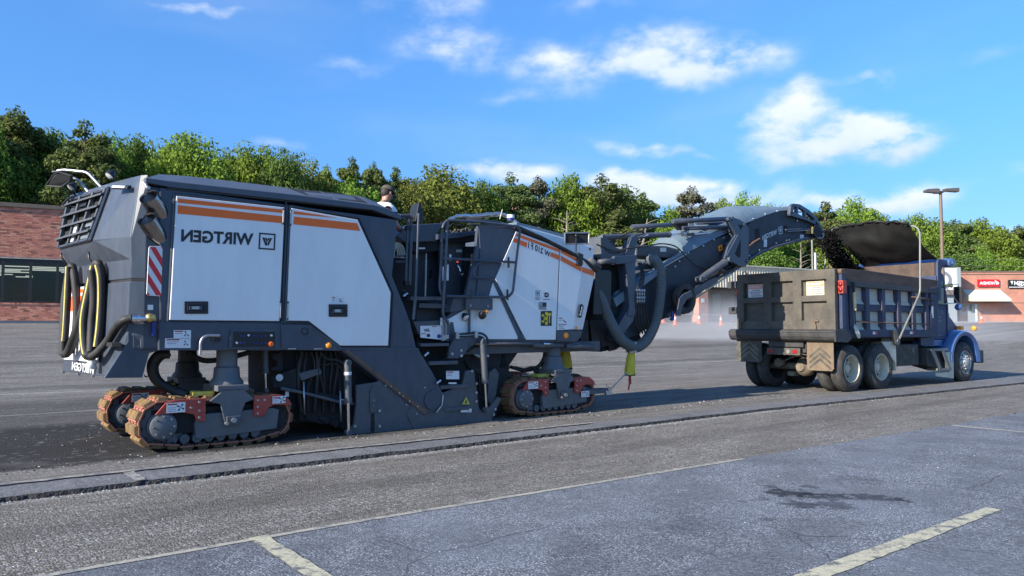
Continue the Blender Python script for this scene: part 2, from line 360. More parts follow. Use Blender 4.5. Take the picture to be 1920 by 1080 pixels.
def ground_mat(name, base, chip, chipamt, agg=90, stretch=(1, 1), dark=(.03, .03, .032), patch=.25, grooves=0.0, bump=.6, rough=.85, extra=None, speck=0.0, bigvar=.18, chipscale=46):
    m = bpy.data.materials.new(name); m.use_nodes = True; nt = m.node_tree; N = nt.nodes; L = nt.links; p = N['Principled BSDF']
    p.inputs['Roughness'].default_value = rough; p.inputs['Specular IOR Level'].default_value = .18
    tc = N.new('ShaderNodeTexCoord'); rot = N.new('ShaderNodeMapping'); rot.inputs['Rotation'].default_value = (0, 0, -MF.ang); rot.inputs['Location'].default_value = (0, 0, 0)
    L.new(tc.outputs['Object'], rot.inputs[0])     # x runs along the milling direction
    def mapped(sx, sy): q = N.new('ShaderNodeMapping'); q.inputs['Scale'].default_value = (sx, sy, 1); L.new(rot.outputs[0], q.inputs[0]); return q.outputs[0]
    def nz(sc, det=5, ro=.6, vec=None):
        q = N.new('ShaderNodeTexNoise'); q.noise_dimensions = '2D'; q.inputs['Scale'].default_value = sc; q.inputs['Detail'].default_value = det; q.inputs['Roughness'].default_value = ro
        L.new(vec or rot.outputs[0], q.inputs['Vector']); return q.outputs['Fac']
    def rng(x, a, b, c=0, d=1, sm=False):
        q = N.new('ShaderNodeMapRange'); L.new(x, q.inputs[0]); q.inputs[1].default_value = a; q.inputs[2].default_value = b; q.inputs[3].default_value = c; q.inputs[4].default_value = d
        if sm: q.interpolation_type = 'SMOOTHSTEP'
        return q.outputs[0]
    def mixc(f, a, b):
        q = N.new('ShaderNodeMix'); q.data_type = 'RGBA'
        if isinstance(f, (int, float)): q.inputs[0].default_value = f
        else: L.new(f, q.inputs[0])
        for s_, v_ in ((6, a), (7, b)):
            if isinstance(v_, tuple): q.inputs[s_].default_value = (*v_[:3], 1)
            else: L.new(v_, q.inputs[s_])
        return q.outputs[2]
    def mth(op, a, b=0.0, cl=False):
        q = N.new('ShaderNodeMath'); q.operation = op; q.use_clamp = cl
        for s_, v_ in ((0, a), (1, b)):
            if isinstance(v_, (int, float)): q.inputs[s_].default_value = v_
            else: L.new(v_, q.inputs[s_])
        return q.outputs[0]
    big = nz(.35, 5, .6, mapped(*stretch)); mid = nz(2.4, 6, .65, mapped(*stretch)); fine_ = nz(17, 6, .72, mapped(stretch[0] ** .5, stretch[1]))
    col = mixc(rng(mid, .35, .7), tuple(c * (1 - patch) for c in base), tuple(c * (1 + patch * .8) for c in base))
    col = mixc(mth('MULTIPLY', rng(big, .38, .66), bigvar * 2), col, tuple(c * 1.5 for c in base))
    col = mixc(mth('MULTIPLY', rng(fine_, .52, .72), .5), col, tuple(min(1, c * 2.0) for c in base)); col = mixc(mth('MULTIPLY', rng(fine_, .46, .3), .6), col, tuple(c * .42 for c in base))
    vo = N.new('ShaderNodeTexVoronoi'); vo.voronoi_dimensions = '2D'; vo.inputs['Scale'].default_value = agg; L.new(rot.outputs[0], vo.inputs['Vector'])
    cellv = N.new('ShaderNodeSeparateColor'); L.new(vo.outputs['Color'], cellv.inputs[0])
    # individual stones: some dark, some pale
    col = mixc(mth('MULTIPLY', rng(cellv.outputs[0], .0, 1), .55 + speck), col, mixc(cellv.outputs[1], dark, tuple(min(1, c * (2.1 + speck)) for c in base)))
    # pale broken chips
    v2 = N.new('ShaderNodeTexVoronoi'); v2.voronoi_dimensions = '2D'; v2.inputs['Scale'].default_value = chipscale; v2.inputs['Randomness'].default_value = 1; L.new(mapped(.45 if grooves else .9, 1.15), v2.inputs['Vector'])
    c2 = N.new('ShaderNodeSeparateColor'); L.new(v2.outputs['Color'], c2.inputs[0])
    clump = rng(nz(1.3, 6, .75, mapped(*stretch)), .42, .6)
    col = mixc(mth('MULTIPLY', clump, .2), col, tuple(min(1, c * 1.75) for c in base))
    cf = mth('MULTIPLY', mth('GREATER_THAN', c2.outputs[0], 1 - chipamt), mth('MULTIPLY', rng(v2.outputs['Distance'], .42, .2), mth('ADD', mth('MULTIPLY', clump, 1.3), .15)), True)
    col = mixc(cf, col, chip)
    hgt = mth('ADD', mth('MULTIPLY', vo.outputs['Distance'], -.6), mth('MULTIPLY', nz(30, 5, .7), 1.2))
    if grooves:
        gr = nz(26, 4, .65, mapped(.035, 1.0)); g2 = nz(7, 4, .6, mapped(.02, 1.0))
        col = mixc(mth('MULTIPLY', rng(gr, .4, .62), grooves), col, tuple(c * .45 for c in base))
        col = mixc(mth('MULTIPLY', rng(g2, .5, .7), grooves * .8), col, tuple(c * 1.55 for c in base))
        hgt = mth('ADD', hgt, mth('MULTIPLY', gr, 1.5))
    if extra: col = extra(N, L, rot.outputs[0], col, nz, rng, mixc, mth, mapped)
    L.new(col, p.inputs['Base Color'])
    b = N.new('ShaderNodeBump'); b.inputs['Strength'].default_value = bump; b.inputs['Distance'].default_value = .012; L.new(hgt, b.inputs['Height']); L.new(b.outputs[0], p.inputs['Normal'])
    MATS[name] = m; return m

_mo = Matrix.Rotation(-MF.ang, 3, 'Z') @ Vector((MF.o[0], MF.o[1], 0))   # machine origin in the rotated texture space
def band(N, L, vec, mth, rng, v0, v1, soft):
    sp = N.new('ShaderNodeSeparateXYZ'); L.new(vec, sp.inputs[0]); y = mth('SUBTRACT', sp.outputs[1], _mo.y)
    return mth('MULTIPLY', rng(y, v0 - soft, v0 + soft), rng(y, v1 + soft, v1 - soft))
def milled_extra(N, L, vec, col, nz, rng, mixc, mth, mapped):
    # the fresh, still damp cut behind the drum and older pale bands of dust
    wob = mth('MULTIPLY', mth('SUBTRACT', nz(1.5, 5, .7, mapped(.3, 1)), .5), .5)
    sp = N.new('ShaderNodeSeparateXYZ'); L.new(vec, sp.inputs[0]); y = mth('ADD', mth('SUBTRACT', sp.outputs[1], _mo.y), wob); x = mth('SUBTRACT', sp.outputs[0], _mo.x)
    fresh = mth('MULTIPLY', mth('MULTIPLY', rng(y, -.36, -.2), mth('ADD', mth('MULTIPLY', rng(y, 3.9, 3.3), .45), mth('MULTIPLY', rng(y, 7.6, 6.6), .55))), rng(x, 4.6, 4.0))
    col = mixc(mth('MULTIPLY', fresh, .88), col, (.018, .018, .019))
    old = mth('MULTIPLY', rng(y, 7.9, 7.98), rng(y, 8.12, 8.02)); col = mixc(mth('MULTIPLY', old, .7), col, (.34, .33, .31))
    old = mth('MULTIPLY', rng(y, 5.3, 5.36), rng(y, 5.46, 5.4)); col = mixc(mth('MULTIPLY', old, .6), col, (.3, .29, .27))
    old = mth('MULTIPLY', rng(y, 12.3, 12.5), rng(y, 13.3, 12.9)); col = mixc(mth('MULTIPLY', old, .45), col, (.07, .066, .062))
    old = mth('MULTIPLY', rng(y, 8.3, 8.5), rng(y, 9.1, 8.9)); col = mixc(mth('MULTIPLY', old, .4), col, (.05, .048, .046))
    d2 = mth('MULTIPLY', rng(y, -1.2, -.4), rng(nz(2.2, 6, .7, mapped(.35, 1)), .44, .6)); d2 = mth('MULTIPLY', d2, rng(y, 0.6, 0.1))
    col = mixc(mth('MULTIPLY', d2, .35), col, (.2, .185, .165))
    # bright flecks dragged along in the fresh cut
    v3 = N.new('ShaderNodeTexVoronoi'); v3.voronoi_dimensions = '2D'; v3.inputs['Scale'].default_value = 15; L.new(mapped(.32, 1.35), v3.inputs['Vector'])
    c3 = N.new('ShaderNodeSeparateColor'); L.new(v3.outputs['Color'], c3.inputs[0])
    f = mth('MULTIPLY', mth('MULTIPLY', mth('GREATER_THAN', c3.outputs[1], .82), rng(v3.outputs['Distance'], .24, .1)), mth('MULTIPLY', fresh, rng(nz(.9, 4, .6, mapped(.5, 1)), .42, .6)))
    return mixc(mth('MULTIPLY', f, .9), col, (.42, .42, .42))
def strip_extra(N, L, vec, col, nz, rng, mixc, mth, mapped):
    sp = N.new('ShaderNodeSeparateXYZ'); L.new(vec, sp.inputs[0]); y = mth('SUBTRACT', sp.outputs[1], _mo.y)
    wob = mth('MULTIPLY', mth('SUBTRACT', nz(9, 5, .7, mapped(.5, 1)), .5), .12)
    y = mth('ADD', y, wob)
    dustline = mth('MULTIPLY', rng(y, -2.02, -1.92), rng(nz(24, 4, .7), .42, .52))
    col = mixc(mth('MULTIPLY', dustline, .75), col, (.36, .35, .33))
    track = mth('MULTIPLY', rng(y, -3.35, -3.2), rng(y, -2.8, -3.0))
    col = mixc(mth('MULTIPLY', track, .3), col, (.07, .065, .06))
    return col
def park_extra(N, L, vec, col, nz, rng, mixc, mth, mapped):
    sp = N.new('ShaderNodeSeparateXYZ'); L.new(vec, sp.inputs[0]); y = mth('SUBTRACT', sp.outputs[1], _mo.y); x = mth('SUBTRACT', sp.outputs[0], _mo.x)
    BN = nz(9, 6, .68)
    def blob(cx, cy, rx, ry, wa=.5):
        X_ = mth('SUBTRACT', x, cx); Y_ = mth('SUBTRACT', y, cy)
        a = mth('DIVIDE', mth('ADD', mth('MULTIPLY', X_, .53), mth('MULTIPLY', Y_, -.85)), rx); b = mth('DIVIDE', mth('ADD', mth('MULTIPLY', X_, .85), mth('MULTIPLY', Y_, .53)), ry)
        r = mth('ADD', mth('POWER', mth('ABSOLUTE', a), 2.0), mth('POWER', mth('ABSOLUTE', b), 2.0))
        return mth('ADD', r, mth('MULTIPLY', mth('SUBTRACT', BN, .5), 9.0 * wa))
    def oil(col, cx, cy, rx, ry, s, c=(.018, .02, .024)):
        return mixc(mth('MULTIPLY', rng(blob(cx, cy, rx, ry), 1.0, .5), s), col, c)
    # oil stain of several merged puddles (positions on the lot, metres)
    for (cx, cy, rx, ry, s) in STAINS: col = oil(col, cx, cy, rx, ry, s)
    # pale washed zones
    wash = rng(nz(.8, 5, .6), .5, .72); col = mixc(mth('MULTIPLY', wash, .38), col, (.17, .19, .225))
    # hairline cracks
    vc = N.new('ShaderNodeTexVoronoi'); vc.voronoi_dimensions = '2D'; vc.feature = 'DISTANCE_TO_EDGE'; vc.inputs['Scale'].default_value = .42
    wv = N.new('ShaderNodeVectorMath'); wv.operation = 'ADD'; nn = N.new('ShaderNodeTexNoise'); nn.inputs['Scale'].default_value = 2.2; nn.inputs['Detail'].default_value = 7; L.new(vec, nn.inputs['Vector'])
    sc = N.new('ShaderNodeVectorMath'); sc.operation = 'SCALE'; L.new(nn.outputs['Color'], sc.inputs[0]); sc.inputs[3].default_value = .3; L.new(vec, wv.inputs[0]); L.new(sc.outputs[0], wv.inputs[1]); L.new(wv.outputs[0], vc.inputs['Vector'])
    cr = mth('MULTIPLY', rng(vc.outputs['Distance'], .0045, .0015), rng(nz(.5, 3, .5), .5, .58))
    return mixc(mth('MULTIPLY', cr, .6), col, (.03, .03, .032))
def lotuv(px, py):
    r = ray(px, py); t = (0.04 - CAM_H) / r[2]; p = np.array([0, 0, CAM_H]) + t * r - MF.o; return float(p @ MF.u), float(p @ MF.v)
STAINS = []
for (px, py, rx, ry, s) in [(1480, 925, .24, .10, .85), (1540, 931, .26, .07, .85), (1565, 948, .2, .08, .8), (1640, 933, .34, .065, .9), (1500, 946, .16, .08, .75), (1425, 935, .08, .04, .5), (1440, 912, .08, .04, .5), (1590, 1043, .12, .05, .5), (1438, 973, .08, .04, .5), (1610, 900, .25, .12, .3), (1520, 912, .1, .04, .6), (1390, 940, .05, .03, .5), (1330, 985, .3, .2, .16)]:
    a = lotuv(px, py); STAINS.append((a[0], a[1], rx * .9, ry * 1.9, s))

ground_mat('milled_surface', (.16, .149, .134), (.5, .49, .47), .3, agg=55, stretch=(.3, 1), grooves=.6, bump=1.0, extra=milled_extra, bigvar=.22)
ground_mat('milled_near', (.155, .143, .125), (.44, .43, .41), .42, agg=60, stretch=(.5, 1), grooves=.3, bump=1.3, extra=strip_extra, speck=.25)
ground_mat('old_asphalt', (.098, .105, .116), (.36, .38, .42), .4, agg=75, dark=(.03, .035, .045), bump=.5, extra=park_extra, speck=.2, rough=.8, chipscale=60, bigvar=.3)
ground_mat('ridge_asphalt', (.118, .12, .125), (.3, .3, .3), .2, agg=105, bump=.5, speck=.15, bigvar=.3)
ground_mat('broken_edge', (.032, .031, .031), (.13, .125, .12), .3, agg=60, bump=1.0)
ground_mat('far_ground', (.1, .1, .07), (.2, .2, .15), .1, agg=4)

def sheet(name, us, vs, zoff, mat_, edge0=None, edge1=None):
    """grid over u x v; edge0/edge1 displace the first / last row"""
    nu, nv = len(us), len(vs); V = []; Fc = []
    for i, u in enumerate(us):
        for j, v in enumerate(vs):
            vv = v
            if j == 0 and edge0: vv = edge0(u)
            if j == nv - 1 and edge1: vv = edge1(u)
            p = uvw(u, vv); V.append((p[0], p[1], p[2] + zoff))
    for i in range(nu - 1):
        for j in range(nv - 1): Fc.append((i * nv + j, (i + 1) * nv + j, (i + 1) * nv + j + 1, i * nv + j + 1))
    mb = MB(); mb.add(V, Fc, 0, True); o = mb.build(name, mat_); o['kind'] = 'structure'; return o
def fb(u, s, seed=0.0, oct_=4):
    t = 0; a = 1
    for k in range(oct_): t += a * mnoise.noise((u * s * 2 ** k, seed + k * 3.7, .3)); a *= .55
    return t
FINE = list(np.arange(-6, 6, .022)) + list(np.arange(6, 30, .06)) ; FAR = list(range(-70, -6, 4)); FAR2 = list(range(30, 150, 6))
ridge_near = lambda u: -1.81 - (.0 if u < 9 else (u - 9) * .05) + .022 * fb(u, 1.2, 1) + .02 * fb(u, 7, 2)
ridge_far = lambda u: -1.16 - .03 * min(6, max(0, u)) + .012 * fb(u, .9, 5) + .012 * fb(u, 6, 6)
park_edge = lambda u: -4.30 - .043 * max(0, min(9, u)) - .02 * max(0, u - 9) + (.004 if u < 4.55 else .055) * fb(u, 3.2, 8) + (.0 if u < 4.55 else .03 * fb(u, 14, 9))
sheet('ground', [-900, -400, -200, -120, -80, -40, 0, 40, 80, 120, 160, 260, 500, 1200], [-500, -200, -80, -30, -8, 3, 10, 16, 22, 30, 45, 70, 120, 300, 1500], -.9, 'far_ground')
sheet('milled_lot', FAR + list(np.arange(-6, 30, 1.0)) + FAR2, [-2.4, -.5, 0.5, 2, 4] + list(np.arange(5, 27, 1.0)) + [28, 30], 0.0, 'milled_surface')
sheet('milled_strip', FAR + list(np.arange(-6, 30, 1.0)) + FAR2, [-6, -5, -4, -3, -2.2, -1.6], 0.004, 'milled_near')
# unmilled ridge with a broken face towards the camera
V = []; Fc = []; mi = []
for i, u in enumerate(FINE):
    rn = ridge_near(u); rf = ridge_far(u); h = .043 + .004 * fb(u, 5, 11)
    j1, j2 = .012 * fb(u, 18, 21, 3), .014 * fb(u, 25, 31, 3)
    pr = [(rn - .035 + .012 * fb(u, 30, 41, 2), -.01), (rn - .018 + j2, h * .35), (rn - .004 + j1, h * .75), (rn + .006, h), ((rn + rf) / 2, h + .003), (rf - .02, h - .002), (rf + .25 + .05 * fb(u, 4, 33), h * .5), (rf + .85 + .06 * fb(u, 3, 51), .0005)]
    for (v, z) in pr: V.append(uvw(u, v, z))
for i in range(len(FINE) - 1):
    for j in range(7):
        Fc.append((i * 8 + j, (i + 1) * 8 + j, (i + 1) * 8 + j + 1, i * 8 + j + 1)); mi.append(1 if j < 3 else (2 if j > 4 else 0))
mb = MB(); mb.add(V, Fc, 0, False); mb.m = mi; o = mb.build('asphalt_ridge', ['ridge_asphalt', 'broken_edge', 'milled_surface']); o['kind'] = 'structure'
# unmilled parking surface in the foreground
V = []; Fc = []; mi = []
for u in FINE:
    e = park_edge(u); h = .04
    pr = [(-40, h), (-12, h), (-7, h), (e - .12, h), (e - .012, h), (e + .004 + .008 * fb(u, 26, 61, 3), h * .5), (e + .03 + .012 * fb(u, 20, 71, 3), 0)]
    for (v, z) in pr: V.append(uvw(u, v, z))
for i in range(len(FINE) - 1):
    for j in range(6): Fc.append((i * 7 + j, (i + 1) * 7 + j, (i + 1) * 7 + j + 1, i * 7 + j + 1)); mi.append(1 if j > 3 else 0)
mb = MB(); mb.add(V, Fc, 0, False); mb.m = mi; o = mb.build('parking_surface', ['old_asphalt', 'broken_edge']); o['kind'] = 'structure'

def paint_mat(name, col, wear, under, scale=9, crack=.5):
    m = bpy.data.materials.new(name); m.use_nodes = True; nt = m.node_tree; N = nt.nodes; L = nt.links; p = N['Principled BSDF']; p.inputs['Roughness'].default_value = .8
    tc = N.new('ShaderNodeTexCoord')
    a = N.new('ShaderNodeTexNoise'); a.inputs['Scale'].default_value = scale; a.inputs['Detail'].default_value = 8; a.inputs['Roughness'].default_value = .75; L.new(tc.outputs['Object'], a.inputs['Vector'])
    r = N.new('ShaderNodeMapRange'); L.new(a.outputs['Fac'], r.inputs[0]); r.inputs[1].default_value = wear - .05; r.inputs[2].default_value = wear + .06
    vo = N.new('ShaderNodeTexVoronoi'); vo.feature = 'DISTANCE_TO_EDGE'; vo.inputs['Scale'].default_value = 5.5
    ad = N.new('ShaderNodeVectorMath'); ad.operation = 'ADD'; s = N.new('ShaderNodeVectorMath'); s.operation = 'SCALE'; s.inputs[3].default_value = .3; L.new(a.outputs['Color'], s.inputs[0]); L.new(tc.outputs['Object'], ad.inputs[0]); L.new(s.outputs[0], ad.inputs[1]); L.new(ad.outputs[0], vo.inputs['Vector'])
    cr = N.new('ShaderNodeMapRange'); L.new(vo.outputs['Distance'], cr.inputs[0]); cr.inputs[1].default_value = .012; cr.inputs[2].default_value = .03; cr.inputs[3].default_value = 1 - crack; cr.inputs[4].default_value = 1
    mu = N.new('ShaderNodeMath'); mu.operation = 'MULTIPLY'; L.new(r.outputs[0], mu.inputs[0]); L.new(cr.outputs[0], mu.inputs[1])
    mx = N.new('ShaderNodeMix'); mx.data_type = 'RGBA'; L.new(mu.outputs[0], mx.inputs[0]); mx.inputs[6].default_value = (*under, 1)
    b = N.new('ShaderNodeTexNoise'); b.inputs['Scale'].default_value = 60; b.inputs['Detail'].default_value = 4; L.new(tc.outputs['Object'], b.inputs['Vector'])
    m2 = N.new('ShaderNodeMix'); m2.data_type = 'RGBA'; L.new(b.outputs['Fac'], m2.inputs[0]); m2.inputs[6].default_value = (*[c * .6 for c in col], 1); m2.inputs[7].default_value = (*[min(.8, c * 1.25) for c in col], 1); L.new(m2.outputs[2], mx.inputs[7])
    L.new(mx.outputs[2], p.inputs['Base Color']); MATS[name] = m
paint_mat('worn_paint', (.36, .34, .29), .51, (.13, .13, .135))
paint_mat('cream_paint', (.46, .43, .3), .45, (.1, .105, .11))
paint_mat('faint_paint', (.36, .34, .28), .43, (.13, .135, .14))
def line(name, mat_, pts, h, wob=.008):
    """flat painted shape; pts is a strip of (u, v0, v1)"""
    V = []; Fc = []
    for i, (u, v0, v1) in enumerate(pts): z_ = h(u) if callable(h) else h; V += [uvw(u, v0, z_), uvw(u, v1, z_)]
    for i in range(len(pts) - 1): Fc.append((2 * i, 2 * i + 2, 2 * i + 3, 2 * i + 1))
    mb = MB(); mb.add(V, Fc); o = mb.build(name, mat_); o['kind'] = 'structure'; return o
RZ_ = lambda u: .043 + .004 * fb(u, 5, 11) + .0045
us = list(np.arange(-6, 5.4, .022))
line('painted_line', 'worn_paint', [(u, ridge_far(u) - .13 + .012 * fb(u, 8, 3), ridge_far(u) - .045 - .012 * fb(u, 5, 9)) for u in us], .0575)
us = list(np.arange(-2.2, 4.58, .04))
line('painted_line', 'faint_paint', [(u, park_edge(u) - .075 - .006 * fb(u, 5, 1), park_edge(u) - .016) for u in us], .0445)
line('painted_line', 'cream_paint', [(u, -7.02 - .01 * fb(u, 5, 4) + (u - 4.17) * -.012, -7.13 + .01 * fb(u, 5, 7)) for u in np.arange(-.4, 4.18, .05)], .0445)
V = []
def cross(name, mat_, u0, u1, v0, v1, h, sk=0.0):
    V = []; Fc = []; n = 40
    for i in range(n + 1):
        v = v0 + (v1 - v0) * i / n; V += [uvw(u0 + .012 * fb(v, 6, 3) + sk * (v - v0), v, h), uvw(u1 + .012 * fb(v, 6, 8) + sk * (v - v0), v, h)]
    for i in range(n): Fc.append((2 * i, 2 * i + 1, 2 * i + 3, 2 * i + 2))
    mb = MB(); mb.add(V, Fc); o = mb.build(name, mat_); o['kind'] = 'structure'
cross('painted_line', 'cream_paint', -.65, -.53, -4.31, -7.5, .0485, .02)
cross('painted_line', 'worn_paint', -.78, -.68, -1.2, -1.80, RZ_(-.73) + .004)
cross('painted_line', 'faint_paint', 14.4, 14.55, -4.9, -8.5, .0445)
cross('painted_line', 'faint_paint', 9.2, 9.32, -4.75, -6.2, .0445)

# loose crumbs of milled asphalt lying along the ridge and over the cut
def crumbs(name, spots, mats_, kind='stuff'):
    mb = MB(); ico = [(0, 0, 1), (.89, 0, .45), (.28, .85, .45), (-.72, .53, .45), (-.72, -.53, .45), (.28, -.85, .45), (.72, .53, -.45), (-.28, .85, -.45), (-.89, 0, -.45), (-.28, -.85, -.45), (.72, -.53, -.45), (0, 0, -1)]
    fi = [(0, 1, 2), (0, 2, 3), (0, 3, 4), (0, 4, 5), (0, 5, 1), (1, 6, 2), (2, 7, 3), (3, 8, 4), (4, 9, 5), (5, 10, 1), (6, 7, 2), (7, 8, 3), (8, 9, 4), (9, 10, 5), (10, 6, 1), (11, 7, 6), (11, 8, 7), (11, 9, 8), (11, 10, 9), (11, 6, 10)]
    for (x, y, z, r, m) in spots:
        s = [random.uniform(.6, 1.4) for _ in range(3)]; s[2] *= .7; a = random.uniform(0, 6.28); ca, sa = math.cos(a), math.sin(a)
        vs = []
        for q in ico:
            j = random.uniform(.75, 1.2); X, Y, Z = q[0] * s[0] * j * r, q[1] * s[1] * j * r, q[2] * s[2] * j * r
            vs.append((x + X * ca - Y * sa, y + X * sa + Y * ca, z + Z))
        mb.add(vs, fi, m)
    o = mb.build(name, mats_); o['kind'] = kind; return o
mat('crumb_dark', (.028, .027, .027), .95, spec=.2); mat('crumb_mid', (.12, .115, .11), .9); mat('crumb_pale', (.4, .39, .37), .9)
sp = []
def put(u, v, r, m, z=0.0): p = uvw(u, v, z); sp.append((p[0], p[1], p[2] + r * .3, r, m))
for _ in range(2300):
    u = random.uniform(-3, 14) if random.random() < .8 else random.uniform(14, 26); put(u, ridge_near(u) - abs(random.gauss(.04, .05)), random.uniform(.003, .011), random.choice([0, 1, 2, 2]))
for _ in range(1300): u = random.uniform(-3, 12); put(u, random.gauss(-.55, .25), random.uniform(.004, .013), random.choice([0, 0, 1, 1, 2]))
for _ in range(1500): put(random.uniform(-3, 10), random.uniform(-4.2, -1.95), random.uniform(.003, .009), random.choice([0, 1, 1, 2]))
for _ in range(700): put(random.uniform(-8, .5), random.uniform(-.2, 3), random.uniform(.004, .011), random.choice([0, 0, 1, 1, 2]))
for _ in range(260): put(random.uniform(5, 14), random.uniform(-1.6, -.2), random.uniform(.006, .016), random.choice([0, 0, 1]))
for _ in range(500): u = random.uniform(-2, 12); put(u, park_edge(u) + random.gauss(.05, .06), random.uniform(.003, .009), random.choice([0, 1, 2]), .0)
for _ in range(120): put(random.uniform(-1, 8), random.uniform(-7, -4.5), random.uniform(.003, .007), random.choice([0, 1, 2]), .04)
tag(crumbs('asphalt_crumbs', sp, ['crumb_dark', 'crumb_mid', 'crumb_pale']), 'loose crumbs of milled asphalt scattered over the stripped lot', 'rubble')
# ---------------------------------------------------------------- cold milling machine
mm = empty('milling_machine', MF)
tag(mm, 'large grey and white tracked milling machine with orange bands and a raised conveyor', 'milling machine')
def P(px, py, v=0.0): return MF.lo(px, py, v)
def PL(pts, v): return [P(x, y, v) for x, y in pts]
def plate(name, pts, v0, v1, mt, parent=mm, bevel=.006, label=None, vref=None):
    mb = MB(); mb.prism(PL(pts, v0 if vref is None else vref), v0, v1); return mb.build(name, mt, parent, bevel, label)
def boxp(name, a, b, mt, parent=mm, bevel=.006, label=None):
    mb = MB(); mb.box(a, b); return mb.build(name, mt, parent, bevel, label)
def rect(x0, y0, x1, y1): return [(x0, y0), (x1, y0), (x1, y1), (x0, y1)]
BK = 2.36   # far side of the body
# main engine housing: upper body, corner, and the long swing-arm cover reaching down to the drum
housing = plate('engine_housing', [(300, 351), (745, 412), (741, 461), (735, 517), (768, 600), (781, 655), (300, 655)], .03, BK, 'machine_grey', bevel=.012)
mb = MB(); c0, c1 = P(315, 351, .03), P(272, 346, .05); zb = P(300, 655, .03)[2]
mb.prism([(-.335, 0, c0[2]), (-.02, 0, c0[2]), (-.02, 0, zb), (-.335, 0, zb)], .06, BK - .02); mb.build('housing_corner', 'machine_grey', mm, .03)
arm = plate('arm_cover', [(640, 657), (783, 652), (812, 700), (832, 741), (829, 759), (817, 774), (791, 776)], .012, .30, 'machine_grey', bevel=.012)
mb = MB(); mb.prism(PL([(640, 653), (786, 653), (785, 657), (640, 657)], .004), .004, .05); mb.build('trim_rail', 'machine_grey', arm, .003)
mb = MB(); mb.prism(PL([(640, 657), (646, 655), (797, 772), (790, 777)], .10), .0, .31); mb.build('wear_edge', 'rust_brown', arm, .004)
mb = MB(); c = P(811, 750, 0)
mb.cyl((c[0], .014, c[2]), (c[0], -.012, c[2]), .145, seg=8, smooth=False); mb.build('pivot_cap', 'machine_grey', arm, .006)
mb = MB()
for x, y in [(797, 727), (799, 752), (762, 759), (781, 776), (768, 752), (756, 743), (749, 737), (733, 724), (723, 723), (783, 762)]:
    c = P(x, y, 0); mb.cyl((c[0], .012, c[2]), (c[0], -.006, c[2]), .011, seg=8)
mb.build('bolt', 'worn_steel', arm)
mb = MB(); mb.tube([P(831, 741, -.02), P(829, 760, -.02), P(818, 774, -.02)], .009); mb.build('edge_bar', 'worn_steel', arm)
# roof lid: crest runs level, nose drops to the front
st = [(-.335, 3.10, 3.155, 3.20, .62), (-.09, 3.075, 3.145, 3.29, .42), (.25, 3.075, 3.145, 3.30, .38), (1.5, 3.07, 3.15, 3.30, .38), (2.58, 3.06, 3.13, 3.30, .36), (2.80, 3.01, 3.10, 3.235, .33), (3.03, 2.96, 3.02, 3.05, .30)]
lp = []
for (u, z0, z1, zc, vc) in st:
    lp.append([(u, .0, z0), (u, .0, z1), (u, vc, zc), (u, 2.4 - vc, zc), (u, 2.4, z1), (u, 2.4, z0)])
mb = MB(); mb.loft(lp); roof = mb.build('roof_lid', 'machine_roof', mm, .008)
def roofpt(u, t, lift=.004):
    """point on the sloping near face of the lid: t 0 at the lip, 1 at the crest"""
    for a, b in zip(st, st[1:]):
        if a[0] <= u <= b[0] + 1e-6:
            k = (u - a[0]) / (b[0] - a[0]); q = [a[i] + (b[i] - a[i]) * k for i in range(5)]
            return (u, 0 + t * q[4], q[2] + t * (q[3] - q[2]) + lift)
for (u0, u1) in ((1.62, 2.0), (2.1, 2.53)):
    mb = MB(); mb.add([roofpt(u0 - .12, .93), roofpt(u1 - .06, .93), roofpt(u1, .13), roofpt(u0, .13)], [(0, 1, 2, 3)]); mb.build('intake_grille', 'mesh_black', roof)
mb = MB(); mb.box((-.1, .012, 3.052), (3.0, .06, 3.07)); mb.build('lid_seal', 'black_rubber', mm)
# white service doors
def frame(name, pts, v, w, mt, parent):
    """thin raised rim along a closed outline"""
    mb = MB(); q = PL(pts, v); mb.tube(q + [q[0]], w, seg=6); return mb.build(name, mt, parent)
d1 = [(331, 367), (534, 389), (524, 602), (318, 600)]
d2 = [(547, 390), (671, 412), (733, 549), (728, 648), (638, 648), (580, 602), (538, 601)]
door1 = plate('service_door', d1, -.012, .032, 'machine_white', label='rear white service door carrying the brand lettering', bevel=.008)
door2 = plate('service_door', d2, -.012, .032, 'machine_white', label='front white service door with its lower corner cut away', bevel=.008)
frame('door_seal', d1, .024, .013, 'black_rubber', door1); frame('door_seal', d2, .024, .013, 'black_rubber', door2)
frame('door_rim', [(327, 364), (538, 387), (528, 606), (314, 604)], .02, .016, 'machine_grey', mm)
frame('door_rim', [(544, 386), (674, 408), (738, 548), (732, 652), (636, 652), (578, 606), (534, 605)], .02, .016, 'machine_grey', mm)
def band(pts, parent, mt='orange_band', v=-.0135, th=.002, name='orange_band'): mb = MB(); mb.prism(PL(pts, v), v, v - th); return mb.build(name, mt, parent)
band([(333.5, 372), (531, 393), (530.5, 399.5), (333.5, 380)], door1); band([(333.5, 384.5), (530, 405.5), (529.5, 418.5), (333, 400.5)], door1)
band([(551, 396), (566, 397.5), (633, 408.5), (551, 401.5)], door2); band([(551, 406), (669.5, 418.5), (675.5, 433), (550, 420.5)], door2)
mb = MB(); v = -.0165
put_text(mb, 'WIRTGEN', (P(339.5, 453.2, v), P(474.5, 460.5, v), P(475.5, 437.5, v), P(340, 429.6, v)), bold=.035); mb.build('lettering', 'black_marking', door1)
